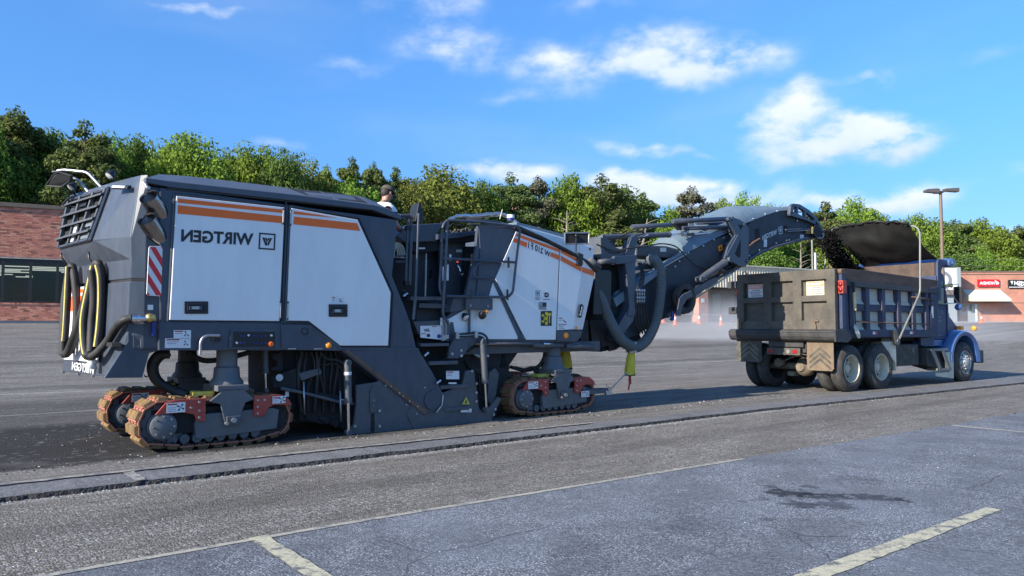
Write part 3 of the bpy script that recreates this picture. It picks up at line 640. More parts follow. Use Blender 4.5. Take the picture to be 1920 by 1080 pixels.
def wlogo(parent, quad, mt='black_marking', name='logo', th=.09):
    sq = [(0, 0), (1, 0), (1, 1), (0, 1)]; mb = MB()
    for a in range(4):
        p, q = sq[a], sq[(a + 1) % 4]; ins = lambda s: (th + s[0] * (1 - 2 * th), th + s[1] * (1 - 2 * th)); mb.add(qmap(quad, [p, q, ins(q), ins(p)]), [(0, 1, 2, 3)])
    for poly in ([(.2, .72), (.34, .72), (.44, .42), (.4, .24)], [(.36, .72), (.46, .72), (.5, .58), (.46, .46)], [(.8, .72), (.66, .72), (.52, .3), (.6, .24)], [(.64, .72), (.55, .72), (.5, .6), (.54, .48)], [(.4, .24), (.44, .42), (.5, .54), (.52, .3), (.46, .22)]):
        mb.add(qmap(quad, poly), [list(range(len(poly)))])
    return mb.build(name, mt, parent)
wlogo(door1, (P(484.5, 467, v), P(515.5, 469, v), P(517, 438.5, v), P(486, 436, v)))
def latch(x0, y0, x1, y1, parent):
    mb = MB(); mb.prism(PL(rect(x0, y0, x1, y1), -.012), -.012, -.026); o = mb.build('door_handle', 'black_plastic', parent, .006)
    return o
def latch_full(x0, y0, x1, y1, parent):
    w, h = x1 - x0, y1 - y0; o = latch(x0, y0, x1, y1, parent); mb = MB()
    mb.prism(PL(rect(x0 + .13 * w, y0 + .2 * h, x1 - .12 * w, y1 - .2 * h), -.027), -.026, -.031, 1)
    mb.prism(PL(rect(x0 + .2 * w, y0 + .38 * h, x0 + .75 * w, y1 - .3 * h), -.03), -.03, -.045, 0)
    mb.prism(PL(rect(x0 + .3 * w, y0 + .4 * h, x0 + .62 * w, y1 - .36 * h), -.03), -.045, -.05, 2); mb.build('latch', ['machine_grey', 'dark_void', 'worn_steel'], parent, .002)
latch_full(345.5, 565, 390, 588.5, door1); latch_full(616, 570.5, 651, 594, door2)
def sticker(x0, y0, x1, y1, v, parent, red=True, name='warning_sticker', blk=None, mt='sticker_white', lines=3):
    """white safety sticker with a red heading strip, text lines and a small black pictogram"""
    mb = MB(); mb.prism(PL(rect(x0, y0, x1, y1), v), v, v - .0015, 0); w, h = x1 - x0, y1 - y0
    if red: mb.prism(PL(rect(x0 + .06 * w, y0 + .07 * h, x0 + .55 * w, y0 + .2 * h), v), v - .0015, v - .0025, 1)
    for k in range(lines):
        yy = y0 + h * (.34 + .18 * k); mb.prism(PL(rect(x0 + .08 * w, yy, x0 + w * (.5 - .07 * (k % 2)), yy + .06 * h), v), v - .0015, v - .0022, 2)
    if blk:
        cx, cy, r = x0 + blk[0] * w, y0 + blk[1] * h, blk[2] * min(w, h)
        for a in (.6, 2.2, 3.9): mb.prism(PL([(cx, cy), (cx + r * math.cos(a), cy + r * math.sin(a)), (cx + r * math.cos(a + .5), cy + r * math.sin(a + .5))], v), v - .0015, v - .003, 3)
    return mb.build(name, [mt, 'guard_red', 'print_grey', 'black_marking'], parent)
sticker(622, 556, 633, 569, -.013, door2, lines=2); sticker(635, 558, 645, 569, -.013, door2, red=False, lines=1, blk=(.4, .5, .4))
# hinges between the doors
for (x, y0, y1) in [(531.5, 392, 419), (545.5, 394, 421), (526.5, 566, 597), (540, 567, 598)]:
    a, b = P(x, y0, -.015), P(x - .8, y1, -.015); mb = MB(); mb.cyl(a, b, .008, mi=0); mb.ball(a, .015, 1, 8); mb.ball(b, .015, 1, 8); mb.build('hinge', ['worn_steel', 'black_plastic'], mm)
mb = MB(); mb.prism(PL([(535, 375), (538, 376), (531, 655), (528, 655)], .02), .029, .012); mb.build('door_gap', 'black_plastic', mm)
# recess and twin exhaust pipes
mb = MB(); pr = [P(302 + 7.5 * math.cos(t), 396 + 34 * math.sin(t), .03) for t in np.linspace(0, 6.283, 20)[:-1]]; mb.prism(pr, .058, .045); mb.build('exhaust_recess', 'dark_void', mm)
for (a, b) in [((278.5, 369), (303, 405)), ((275, 411), (300, 450))]:
    p0 = Vector(P(*a, -.03)); p1 = Vector(P(*b, .13)); d = (p1 - p0).normalized(); mb = MB(); r = .105; L_ = (p1 - p0).length
    mb.lathe(p0, d, [(.16, r - .012), (.02, r - .008), (0, r - .004), (-.004, r), (.01, r + .003), (L_, r + .001), (L_ + .05, r * .6)], 28); mb.lathe(p0, d, [(.16, r - .012), (.16, .0)], 28, mi=1); mb.build('exhaust_pipe', ['exhaust_steel', 'dark_void'], mm)
mb = MB(); mb.tube([P(273, 345, .0), P(276, 352, -.05), P(279, 352, -.08)], .02); mb.build('exhaust_bracket', 'worn_steel', mm)
# red and white hazard board
bd = plate('hazard_board', [(282, 461.5), (302, 461.5), (305, 465), (302.5, 552), (299, 555.5), (278, 554), (275, 551), (279, 465)], .02, .04, 'sticker_white', bevel=.002)
bq = (P(275.5, 555, .018), P(302.5, 555.5, .018), P(305, 462, .018), P(280, 461.5, .018))
for k in range(-1, 5):
    y1 = 1.18 - k * .36; poly = [(0, y1), (1, y1 - .42), (1, y1 - .42 - .18), (0, y1 - .18)]
    out = []
    for i in range(len(poly)):     # clip to the board
        a, b = poly[i], poly[(i + 1) % 4]
        ina, inb = .015 <= a[1] <= .985, .015 <= b[1] <= .985
        if ina: out.append(a)
        for lim in (.015, .985):
            if (a[1] - lim) * (b[1] - lim) < 0: t = (lim - a[1]) / (b[1] - a[1]); out.append((a[0] + (b[0] - a[0]) * t, lim))
    out = sorted(out, key=lambda q: 0) if out else out
    if len(out) >= 3:
        cx = sum(q[0] for q in out) / len(out); cy = sum(q[1] for q in out) / len(out); out.sort(key=lambda q: math.atan2(q[1] - cy, q[0] - cx))
        mb = MB(); mb.add(qmap(bq, out), [list(range(len(out)))]); mb.build('red_stripe', 'red_film', bd)
# lower sill with control panel, grab rail, marker lamp
sill = plate('lower_sill', [(298, 604), (528, 606), (529, 657), (298, 657)], .005, .2, 'machine_grey', bevel=.008)
sticker(325.5, 619, 358, 636, .004, sill, blk=(.75, .4, .35), lines=1); sticker(309.5, 634.5, 357.5, 652.5, .004, sill, blk=(.82, .5, .3), lines=2); sticker(277, 571.5, 287, 581, .05, mm, red=False, lines=0)
cp = plate('control_panel', [(433, 617.5), (520, 618), (521.5, 654), (428, 655)], -.02, .02, 'machine_grey', bevel=.01)
mb = MB(); mb.prism(PL([(438, 621.5), (516, 622), (515, 650), (436, 651)], -.022), -.0205, -.026); mb.build('panel_face', 'black_plastic', cp, .002)
mb = MB()
for (x, y) in [(466, 628.6), (509, 629), (444, 643)]: c = P(x, y, -.025); mb.cyl((c[0], -.025, c[2]), (c[0], -.032, c[2]), .014, seg=12)
mb.build('push_button', 'sticker_white', cp)
mb = MB()
for x in (452, 458, 476, 482, 490, 497):
    for y in (630, 643): c = P(x, y, -.025); mb.box((c[0] - .011, -.025, c[2] - .009), (c[0] + .011, -.036, c[2] + .009), 0)
mb.build('toggle_switch', 'blue_plastic', cp, .002)
mb = MB(); c = P(507, 645, -.025); mb.lathe((c[0], -.022, c[2]), (0, -1, 0), [(0, .034), (.01, .034), (.018, .022), (.03, .022), (.034, .03), (.046, .028), (.05, .0)], 20); mb.build('emergency_stop', 'orange_band', cp)
mb = MB(); mb.tube([P(375, 665, -.05), P(376, 641, -.05), P(381, 632, -.05), P(390, 629, -.05), P(412, 629.5, -.04)], .018, fil=.03); mb.build('grab_rail', 'worn_steel', mm)
boxp('rail_socket', P(398, 628, .0), (P(413, 640, .0)[0], -.03, P(413, 640, 0)[2]), 'black_plastic')
lb = plate('locker_box', [(527, 608), (581, 609), (640, 655), (638, 658), (528, 656)], -.012, .25, 'machine_grey', bevel=.01)
mb = MB(); c = P(571.5, 621, -.012); mb.lathe((c[0], -.006, c[2]), (0, -1, 0), [(0, .05), (.01, .05), (.012, .036), (.004, .034), (.003, 0)], 20); mb.build('lock_cap', 'black_plastic', lb)
mb = MB(); c = P(615.8, 647.5, -.012); mb.lathe((c[0], -.008, c[2]), (0, -1, 0), [(0, .043), (.008, .043), (.02, .036), (.032, .02), (.035, .0)], 20); mb.build('marker_lamp', 'amber_lens', mm)
for x in (546, 596): a, b = P(x - 7, 653, -.014), P(x + 8, 655, -.014); mb = MB(); mb.box(a, (b[0], -.03, b[2])); mb.build('hinge', 'worn_steel', lb, .002)
plate('door_flange', [(581, 609), (640, 651), (640, 657), (578, 611)], -.02, .03, 'machine_grey', bevel=.003)

# ---- rear cowl with radiator grille, hoses and brand plate
def level(cr, c, f, z, vc=.12, n=-.30, vn=.05): return [(n, vn, z), (cr, vc, z), (c, .72, z), (f, 2.2, z), (n, 2.34, z)]
mb = MB(); mb.loft([level(-.36, -.5, -.76, 3.2), level(-.37, -.53, -.78, 3.13), level(-.455, -.715, -.865, 2.47), level(-.445, -.555, -.74, 2.22), level(-.445, -.56, -.745, 1.995)])
cowl = mb.build('rear_cowl', 'machine_grey', mm, .012)
mb = MB(); mb.loft([level(-.435, -.54, -.72, 1.995), level(-.435, -.54, -.72, 1.965)]); mb.build('cowl_gap', 'dark_void', mm)
mb = MB(); mb.loft([level(-.455, -.565, -.745, 1.965), level(-.47, -.58, -.76, 1.35), level(-.52, -.6, -.785, .86, vc=.3, n=-.34, vn=.2)]); low = mb.build('rear_bumper', 'machine_grey', mm, .012)
plate('side_skirt', [(261, 601), (300, 601), (300, 657), (280, 662), (267, 708), (196, 709), (240, 640), (240, 601)], .10, .16, 'machine_grey', bevel=.006, vref=.10)
# grille: dark core with radiators, verticals and slanted slats
def gp(a, b, off=0.0):
    """a 0 near .. 1 far; b 0 top .. 1 bottom on the slanted grille plane"""
    v = .80 + a * 1.36; ut = -.5435 - a * .22; ub = -.723 - a * .138; z = 3.12 - b * .63; u = ut + (ub - ut) * b
    return (u - off, v, z)
g = MB(); g.add([gp(0, 0, .006), gp(1, 0, .006), gp(1, 1, .006), gp(0, 1, .006)], [(0, 1, 2, 3)]); gr = g.build('radiator_grille', 'dark_void', mm)
for b in (.04, .28, .52, .76):
    q0, q1, q2, q3 = gp(0, b, .01), gp(1, b, .01), gp(1, b + .07, .085), gp(0, b + .07, .085); q4, q5, q6, q7 = gp(0, b + .03, .0), gp(1, b + .03, .0), gp(1, b + .1, .08), gp(0, b + .1, .08)
    m_ = MB(); m_.hexa([q0, q1, q2, q3, q4, q5, q6, q7]); m_.build('slat', 'machine_grey_low', gr, .002)
for a in (.02, .30, .62, .93):
    q = [gp(a, 0, .01), gp(a + .035, 0, .01), gp(a + .035, 1, .01), gp(a, 1, .01)]; r_ = [gp(a, 0, .05), gp(a + .035, 0, .05), gp(a + .035, 1, .05), gp(a, 1, .05)]; m_ = MB(); m_.hexa(q + r_); m_.build('mullion', 'machine_grey_low', gr, .002)
for (a, b, w, h, mt_) in [(.08, .8, .3, .16, 'worn_steel'), (.05, .56, .22, .16, 'worn_steel'), (.52, .6, .08, .36, 'sticker_white'), (.45, .1, .2, .14, 'black_plastic')]:
    m_ = MB(); m_.hexa([gp(a, b, .008), gp(a + w, b, .008), gp(a + w, b + h, .008), gp(a, b + h, .008), gp(a, b, .03), gp(a + w, b, .03), gp(a + w, b + h, .03), gp(a, b + h, .03)]); m_.build('cooler_core', mt_, gr, .004)
m_ = MB()
for (a, b) in [(.93, .87), (.86, .93), (.8, .88), (.86, .82)]: q = gp(a, b, .012); m_.cyl(q, (q[0] - .06, q[1], q[2] + .01), .026, seg=10)
m_.build('port', 'black_plastic', gr)
m_ = MB(); rim = [gp(0, 0, .02), gp(1, 0, .02), gp(1, 1, .02), gp(0, 1, .02), gp(0, 0, .02)]; m_.tube(rim, .022, seg=6); m_.build('grille_rim', 'machine_grey', gr)
# work lamp in the cowl corner
lq = [P(217, 350, .36), P(226, 344, .36), P(248, 347, .3), P(246, 355, .3)]
m_ = MB(); a = P(217, 351, .45); b = P(246, 352, .2); m_.tube([(a[0] - .02, a[1], a[2]), (b[0] - .02, b[1], b[2])], .035, flat=.6); m_.build('lamp_housing', 'black_plastic', mm)
m_ = MB(); a = P(220, 350.5, .42); b = P(243, 351.5, .22); m_.tube([(a[0] - .045, a[1], a[2]), (b[0] - .045, b[1], b[2])], .02, flat=.6); m_.build('lamp_lens', 'lamp_glass', mm)
def worklamp(p, d, s=1.0, lit=False):
    m_ = MB(); m_.lathe(Vector(p), Vector(d), [(-.07 * s, .0), (-.07 * s, .03 * s), (-.02 * s, .06 * s), (.02 * s, .065 * s), (.03 * s, .062 * s)], 16); m_.lathe(Vector(p) + Vector(d).normalized() * .026 * s, Vector(d), [(0, .06 * s), (.008 * s, .03 * s), (.01 * s, 0)], 16, mi=1)
    o = m_.build('work_lamp', ['black_plastic', 'lamp_glass'], mm)
worklamp(P(207, 328, .75), (-.6, -.2, -.75), .9); worklamp(P(135, 350, 1.9), (-.6, -.2, -.75), .9)
m_ = MB(); m_.tube([P(207, 331, .75), P(212, 338, .75)], .015); m_.tube([P(136, 353, 1.9), P(140, 365, 1.9)], .015); m_.build('lamp_bracket', 'black_plastic', mm)
# rear mirror on its two bent tubes
m_ = MB(); m_.tube([P(108, 320.5, 1.75), P(120, 318.5, 1.7), P(164, 323, 1.45), P(190, 351, 1.3)], .02, fil=.06); m_.tube([P(134, 332, 1.8), P(147, 338, 1.75), P(166, 360, 1.6)], .018, fil=.05); m_.tube([P(98, 322, 1.8), P(108, 321, 1.76), P(104, 330, 1.8)], .014); m_.build('mirror_arm', 'worn_steel', mm)
m_ = MB(); q = [P(86, 348, 1.95), P(101, 327, 1.8), P(110, 322, 1.7), P(133, 330, 1.6), P(131, 339, 1.65), P(116, 350, 1.8)]
m_.loft([[tuple(c) for c in q], [(c[0] + .035, c[1] + .03, c[2] + .02) for c in q]]); m_.build('mirror', 'dark_void', mm, .006)
m_ = MB(); m_.tube(q + [q[0]], .012, seg=6); m_.build('mirror_rim', 'black_plastic', mm)
m_ = MB(); m_.tube([P(117, 384, 2.1), P(128, 372, 2.0), P(142, 366, 1.8)], .014); m_.tube([P(120, 392, 2.2), P(134, 385, 2.0), P(160, 396, 1.5), P(176, 401, 1.2)], .02); m_.tube([P(128, 372, 2.0), P(131, 396, 2.05)], .012); m_.build('wiper_arm', 'black_plastic', mm)
# brand plate on the bumper
def bp(a, b, off=.006): # a: 0 far .. 1 near ; b 0 bottom 1 top
    v = 2.12 - a * 1.32; z = 1.02 + b * .93; u = -.58 - (v - .72) * .1236 - (1.97 - z) * .026; return (u - off - .004, v, z)
m_ = MB(); m_.add([bp(0, 0), bp(1, 0), bp(1, 1), bp(0, 1)], [(0, 1, 2, 3)]); wp = m_.build('rear_panel', 'machine_white', mm)
for (b0, b1) in ((.93, .97), (.68, .88)): m_ = MB(); m_.add([bp(0, b0, .008), bp(1, b0 - .02, .008), bp(1, b1, .008), bp(0, b1, .008)], [(0, 1, 2, 3)]); m_.build('orange_band', 'orange_band', wp)
m_ = MB(); put_text(m_, '10', (bp(.5, .7, .012), bp(.62, .69, .012), bp(.62, .86, .012), bp(.5, .86, .012))); m_.build('lettering', 'black_marking', wp)
m_ = MB(); put_text(m_, 'WIRTGEN', (bp(.28, -.13, .012), bp(.93, -.16, .012), bp(.93, -.04, .012), bp(.28, -.02, .012))); m_.build('lettering', 'sticker_white', low)
m_ = MB()
for a in (.03, .5, .9): q = bp(a, -.14, 0); m_.box((q[0], q[1] - .03, q[2] - .05), (q[0] - .03, q[1] + .03, q[2] - .02))
m_.build('tow_lug', 'worn_steel', low)
m_ = MB(); m_.tube([bp(.33, .12, .1), bp(.33, .3, .06), bp(.36, .26, .02)], .02); m_.tube([bp(.3, .2, .05), bp(.42, .2, .05)], .012); m_.build('hose_clip', 'black_plastic', low)
# hooks and coiled hoses
m_ = MB(); m_.tube([P(166, 472, .95), P(167, 485, .95), P(178, 497, .85)], .013); m_.tube([P(115, 474, 2.1), P(115, 482, 2.1), P(125, 496, 2.0)], .013); m_.build('hose_hook', 'black_plastic', mm)
def hose(name, pts, r, mt, k=6, rr=None, parent=mm):
    m_ = MB(); sp_ = spline(pts, k)
    if mt == 'hose_yellow':      # black hose with a printed yellow stripe along its outer side
        m_.tube(sp_, r, seg=12, mi=0); m_.tube([q + Vector((-.55, -.45, 0)) * r * .55 for q in sp_], r * .62, seg=10, mi=1); return m_.build(name, ['black_rubber', mt], parent)
    m_.tube(sp_, r, seg=10); return m_.build(name, mt, parent)
hr = .05
hose('water_hose', [P(118, 664, 1.7), P(119, 620, 1.75), P(121, 570, 1.8), P(128, 520, 1.8), P(134, 499, 1.75), P(140, 520, 1.68), P(144, 570, 1.62), P(142, 620, 1.6), P(130, 662, 1.6)], hr, 'black_rubber')
hose('water_hose', [P(120, 664, 1.65), P(127, 661, 1.55), P(138, 634, 1.35), P(153, 590, 1.15), P(165, 545, 1.0), P(178, 499, .86), P(186, 497, .8), P(192, 530, .78), P(193, 580, .78), P(190, 620, .78), P(184, 660, .76)], hr, 'black_rubber')
hose('striped_hose', [P(176, 499, .84), P(168, 540, .86), P(158, 590, .88), P(157, 630, .86), P(161, 662, .8), P(166, 668, .74)], .052, 'hose_yellow')
hose('striped_hose', [P(184, 497, .77), P(189, 520, .74), P(190, 560, .74), P(187, 610, .74), P(182, 650, .73)], .05, 'hose_yellow')
hose('striped_hose', [P(129, 500, 1.72), P(127, 540, 1.74), P(124, 600, 1.73), P(121, 640, 1.7)], .045, 'hose_yellow')
hose('water_hose', [P(163, 664, .72), P(172, 668, .68), P(186, 658, .55), P(203, 638, .4), P(219, 613, .2), P(232, 601, .05), P(248, 597, .0)], .048, 'black_rubber')
hose('water_hose', [P(172, 506, .82), P(176, 560, .82), P(172, 610, .82), P(170, 662, .76)], .05, 'black_rubber')
m_ = MB(); m_.tube([P(246, 597.5, .0), P(256, 597, .0)], .042); m_.tube([P(256, 597, .0), P(262, 597, 0)], .05); m_.tube([P(262, 597, 0), P(276, 597, .0)], .034); m_.build('hose_coupling', 'chrome', mm)
m_ = MB(); m_.tube([P(276, 597, .0), P(291, 597, .0)], .04); m_.ball(P(281, 596, .0), .055, sc=(1, 1, 1)); m_.tube([P(286, 590, .0), P(286, 600, .0)], .03); m_.build('brass_valve', 'brass', mm)
m_ = MB(); m_.box(P(286, 603, -.02), (P(291, 630, .0)[0], .02, P(291, 630, 0)[2])); m_.build('valve_lever', 'blue_plastic', mm, .004)
m_ = MB(); a = P(172, 682, .78); m_.lathe(a, (.3, 0, 1), [(-.06, .06), (-.02, .065), (-.01, .05), (.02, .05), (.03, .062), (.06, .06)], 14, cap=True); m_.build('hose_nozzle', 'sticker_white', mm)
m_ = MB()
for (x, y) in [(262, 612), (261, 651)]: c = P(x, y, .1); m_.cyl((c[0], .1, c[2]), (c[0], .08, c[2]), .018, seg=8)
c = P(252, 610, .1); m_.box((c[0] - .01, .1, c[2]), (c[0] + .06, .09, P(252, 652, .1)[2])); m_.build('bracket_plate', 'machine_grey_low', mm, .003)
m_ = MB(); a = P(203, 642, .3); b = P(226, 650, .12); m_.hexa([(a[0], .1, b[2]), (b[0], .08, b[2]), (b[0], .5, b[2]), (a[0], .5, b[2]), (a[0], .1, a[2]), (b[0], .08, a[2]), (b[0], .5, a[2]), (a[0], .5, a[2])]); m_.build('step_pocket', 'dark_void', mm)
# ---------------------------------------------------------------- crawler tracks
def track_path(L0, L1, h, n):
    """closed loop of a crawler chain in (u, z): flat bottom, raised ends"""
    r = h / 2; raw = []
    c = [(L0 + r, r * 1.04), (L1 - r * .93, r * 1.0)]
    for k in range(17): t = math.pi * (.5 + k / 16 * .80); raw.append((c[0][0] + r * math.cos(t), c[0][1] + r * math.sin(t)))
    raw += [(L0 + .42, .03), (L0 + .55, .0), (L1 - .5, .0), (L1 - .38, .03)]
    for k in range(17): t = math.pi * (1.72 + k / 16 * .78); raw.append((c[1][0] + r * .93 * math.cos(t), c[1][1] + r * .93 * math.sin(t)))
    raw = [Vector((a, 0, b)) for a, b in raw]; raw.append(raw[0]); d = [0]
    for a, b in zip(raw, raw[1:]): d.append(d[-1] + (b - a).length)
    out = []
    for i in range(n):
        s = d[-1] * i / n; k = max(j for j in range(len(d)) if d[j] <= s + 1e-9); k = min(k, len(raw) - 2); f = (s - d[k]) / max(1e-9, d[k + 1] - d[k]); p = raw[k].lerp(raw[k + 1], f); t = (raw[k + 1] - raw[k]).normalized(); out.append((p, t))
    return out, d[-1]
def shoe_mesh(w, pitch):
    m_ = MB(); a = pitch * .46
    # steel plate with an ochre polyurethane pad on it; local x along the chain, z outwards
    m_.box((-a, 0, -.028), (a, w, -.008), 1)
    m_.loft([[(-a * .86, .012, -.008), (a * .62, .012, -.008), (a * .62, w - .012, -.008), (-a * .86, w - .012, -.008)], [(-a * .78, .02, .034), (a * .42, .02, .034), (a * .42, w - .02, .034), (-a * .78, w - .02, .034)]], 0)
    for k in range(3): y = w * (.14 + .3 * k); m_.box((a * .68, y, -.008), (a * .98, y + w * .12, .004), 1)
    m_.box((-a * 1.05, .03, -.016), (-a * .8, w - .03, .012), 1)
    for y in (.02, w - .06):
        m_.box((-a * .5, y, -.05), (a * .5, y + .03, -.028), 2); m_.cyl((0, y - .005, -.04), (0, y + .04, -.04), .02, seg=8, mi=2)
    return m_
_tmp = shoe_mesh(.46, .17).build('track_shoe', ['pad_ochre', 'pad_red', 'dark_void'], None, .004); SHOE = _tmp.data; bpy.data.objects.remove(_tmp)
def crawler(u0, v0, w, label, L=1.86, h=.62, arm_front=False, near=True):
    tr = empty('crawler_track'); tr.parent = mm; tr['label'] = label
    path, per = track_path(u0, u0 + L, h, 25)
    for (p, t) in path:
        o = bpy.data.objects.new('track_shoe', SHOE); COL.objects.link(o); o.parent = tr
        nrm = Vector((-t.z, 0, t.x)); c = Vector((u0 + L / 2, 0, h / 2))
        if nrm.dot(p - c) < 0: nrm = -nrm; tt = -t
        else: tt = t
        y = nrm.cross(tt)      # keep a right-handed frame
        if y.y < 0: tt = -tt; y = -y
        m4 = Matrix(((tt.x, y.x, nrm.x, p.x - nrm.x * .03), (0, y.y, 0, v0), (tt.z, y.z, nrm.z, p.z - nrm.z * .03 + .0), (0, 0, 0, 1)))
        s = w / .46; o.matrix_local = m4 @ Matrix.Diagonal((per / 25 / .17, s, 1, 1))
    q = lambda a, b: (u0 + a * L, v0, b * h)
    # chain links, lower rollers
    m_ = MB()
    for (p, t) in track_path(u0 + .055, u0 + L - .055, h - .11, 52)[0]: m_.cyl((p.x, v0 + .05, p.z + .055), (p.x, v0 + w - .05, p.z + .055), .022, seg=6)
    m_.build('chain_link', 'dark_void', tr)
    for k in range(8): m_ = MB(); uu = u0 + L * (.22 + k * .075); m_.cyl((uu, v0 + .02, .135), (uu, v0 + w - .02, .135), .055, seg=14); m_.build('track_roller', 'machine_grey_low', tr)
    m_ = MB(); m_.box((u0 + L * .1, v0 + .06, .2), (u0 + L * .9, v0 + w - .06, h - .13)); m_.build('track_core', 'dark_void', tr)
    # side frame
    m_ = MB(); m_.prism([(u0 + L * .36, 0, .135), (u0 + L * .39, 0, .12), (u0 + L * .885, 0, .17), (u0 + L * .90, 0, .40), (u0 + L * .86, 0, .43), (u0 + L * .38, 0, .41), (u0 + L * .35, 0, .3)], v0 + .0, v0 + w)
    sf = m_.build('side_frame', 'track_grey', tr, .008)
    m_ = MB(); m_.lathe((u0 + .30, v0 + .10, .30), (0, -1, 0), [(0, .26), (.03, .26), (.035, .17), (.07, .165), (.08, .145), (.125, .145), (.135, .13), (.14, .0)], 28); m_.lathe((u0 + .30, v0 + w - .1, .30), (0, 1, 0), [(0, .26), (.03, .26), (.035, .17), (.07, .165), (.12, .145), (.135, .0)], 28); m_.build('drive_motor', 'track_grey', tr)
    m_ = MB()
    for k in range(8): t = k * math.pi / 4; m_.cyl((u0 + .30 + .115 * math.cos(t), v0 - .035, .30 + .115 * math.sin(t)), (u0 + .30 + .115 * math.cos(t), v0 - .043, .30 + .115 * math.sin(t)), .012, seg=6)
    m_.build('hub_bolt', 'worn_steel', tr)
    m_ = MB(); m_.cyl((u0 + L - .3, v0 + .03, .30), (u0 + L - .3, v0 + w - .03, .30), .23, seg=24); m_.build('idler_wheel', 'dark_void', tr)
    # red guards
    def guard(pts, lab=None):
        m_ = MB(); m_.prism([(u0 + a * L, 0, b) for a, b in pts], v0 - .035, v0 - .01); m_.prism([(u0 + a * L, 0, b) for a, b in pts], v0 + w + .01, v0 + w + .035); return m_.build('track_guard', 'guard_red', tr, .006)
    guard([(.11, .44), (.17, .575), (.22, .60), (.41, .60), (.41, .33), (.355, .34), (.34, .42), (.26, .455), (.13, .44)])
    guard([(.72, .60), (.90, .595), (.96, .53), (.985, .45), (.86, .47), (.82, .44), (.79, .34), (.72, .34)])
    m_ = MB()
    for (a, b) in ((.37, .56), (.37, .46), (.37, .38), (.32, .5), (.745, .54), (.745, .46), (.745, .38), (.79, .54)): m_.cyl((u0 + a * L, v0 - .035, b), (u0 + a * L, v0 - .045, b), .014, seg=8)
    m_.build('guard_bolt', 'worn_steel', tr)
    for (a0, a1, b0, b1) in ((.175, .285, .455, .57), (.845, .935, .485, .575)) if not arm_front else ((.175, .285, .455, .57), (.8, .9, .26, .36)):
        v = v0 - .037; m_ = MB(); X = lambda a: u0 + a * L
        m_.box((X(a0), v, b0), (X(a1), v - .002, b1), 0); m_.box((X(a0) + .01, v - .002, b1 - .025), (X(a0 + (a1 - a0) * .55), v - .003, b1 - .01), 1)
        for k in range(3): m_.box((X(a0) + .01, v - .002, b0 + .015 + k * .02), (X(a0 + (a1 - a0) * .5), v - .003, b0 + .02 + k * .02), 2)
        cx, cz = X(a0 + (a1 - a0) * .74), (b0 + b1) / 2
        for an in (.7, 2.4, 3.9, 5.5): m_.prism([(cx, 0, cz), (cx + .045 * math.cos(an), 0, cz + .045 * math.sin(an)), (cx + .045 * math.cos(an + .5), 0, cz + .045 * math.sin(an + .5))], v - .0025, v - .0035, 3)
        m_.build('warning_sticker', ['sticker_white', 'guard_red', 'print_grey', 'black_marking'], tr)
    # yoke carrying the lifting column
    m_ = MB(); m_.prism([(u0 + a * L, 0, b) for a, b in ((.43, .56), (.50, .66), (.50, .70), (.66, .70), (.66, .66), (.72, .56), (.66, .52), (.635, .40), (.625, .30), (.53, .30), (.515, .40), (.50, .52))], v0 - .05, v0 - .012)
    m_.prism([(u0 + a * L, 0, b) for a, b in ((.43, .56), (.50, .66), (.50, .70), (.66, .70), (.66, .66), (.72, .56), (.66, .52), (.5, .52))], v0 + w + .012, v0 + w + .05)
    m_.box((u0 + .48 * L, v0 - .05, .67), (u0 + .68 * L, v0 + w + .05, .74)); yk = m_.build('yoke', 'track_grey', tr, .008)
    m_ = MB(); m_.box((u0 + .535 * L, v0 - .09, .27), (u0 + .625 * L, v0 - .05, .37)); m_.cyl((u0 + .578 * L, v0 - .12, .325), (u0 + .578 * L, v0 - .05, .325), .03, seg=10, mi=1); m_.cyl((u0 + .535 * L, v0 - .11, .29), (u0 + .535 * L, v0 - .05, .29), .02, seg=8, mi=1); m_.build('pivot_pin', ['machine_grey_low', 'worn_steel'], tr, .008)
    vc = v0 + w / 2; uc = u0 + .585 * L
    m_ = MB(); m_.cyl((uc, vc, .70), (uc, vc, 1.28), .125, seg=24); m_.lathe((uc, vc, .72), (0, 0, 1), [(0, .2), (.05, .2), (.1, .16), (.22, .15), (.24, .125)], 24); m_.build('lifting_column', 'track_grey', tr)
    m_ = MB()
    for s in (-1, 1): m_.prism([(uc + s * .14, 0, .74), (uc + s * .33, 0, .66), (uc + s * .33, 0, .60), (uc + s * .10, 0, .62)], vc - .05, vc + .05)
    m_.build('yoke_gusset', 'rust_brown', yk, .004)
    m_ = MB(); m_.box((uc - .42, vc - .12, .62), (uc - .18, vc + .1, .67)); m_.build('mud_cake', 'hose_yellow', tr, .01)
    return tr
crawler(-.39, 0.0, .46, 'rear crawler track on the photographer\'s side')
crawler(-.39, 1.66, .44, 'rear crawler track on the far side')
crawler(5.02, 0.0, .46, 'front crawler track on the photographer\'s side', arm_front=True)
crawler(5.02, 1.66, .44, 'front crawler track on the far side')
# thick hydraulic hoses to the rear tracks
hose('hydraulic_hose', [P(318, 664, .35), P(296, 666, .4), P(284, 686, .42), P(292, 712, .45), P(318, 728, .42), P(352, 741, .3)], .055, 'black_rubber')
hose('hydraulic_hose', [P(318, 662, .45), P(300, 672, .5), P(291, 690, .55), P(298, 712, .55), P(322, 730, .5)], .04, 'black_rubber')
hose('hydraulic_hose', [P(352, 660, .6), P(375, 674, .6), P(400, 676, .5), P(440, 668, .5), P(470, 660, .5)], .035, 'black_rubber')
hose('hydraulic_hose', [P(277, 690, .5), P(281, 700, .5), P(275, 706, .5), P(270, 704, .5)], .008, 'black_rubber')
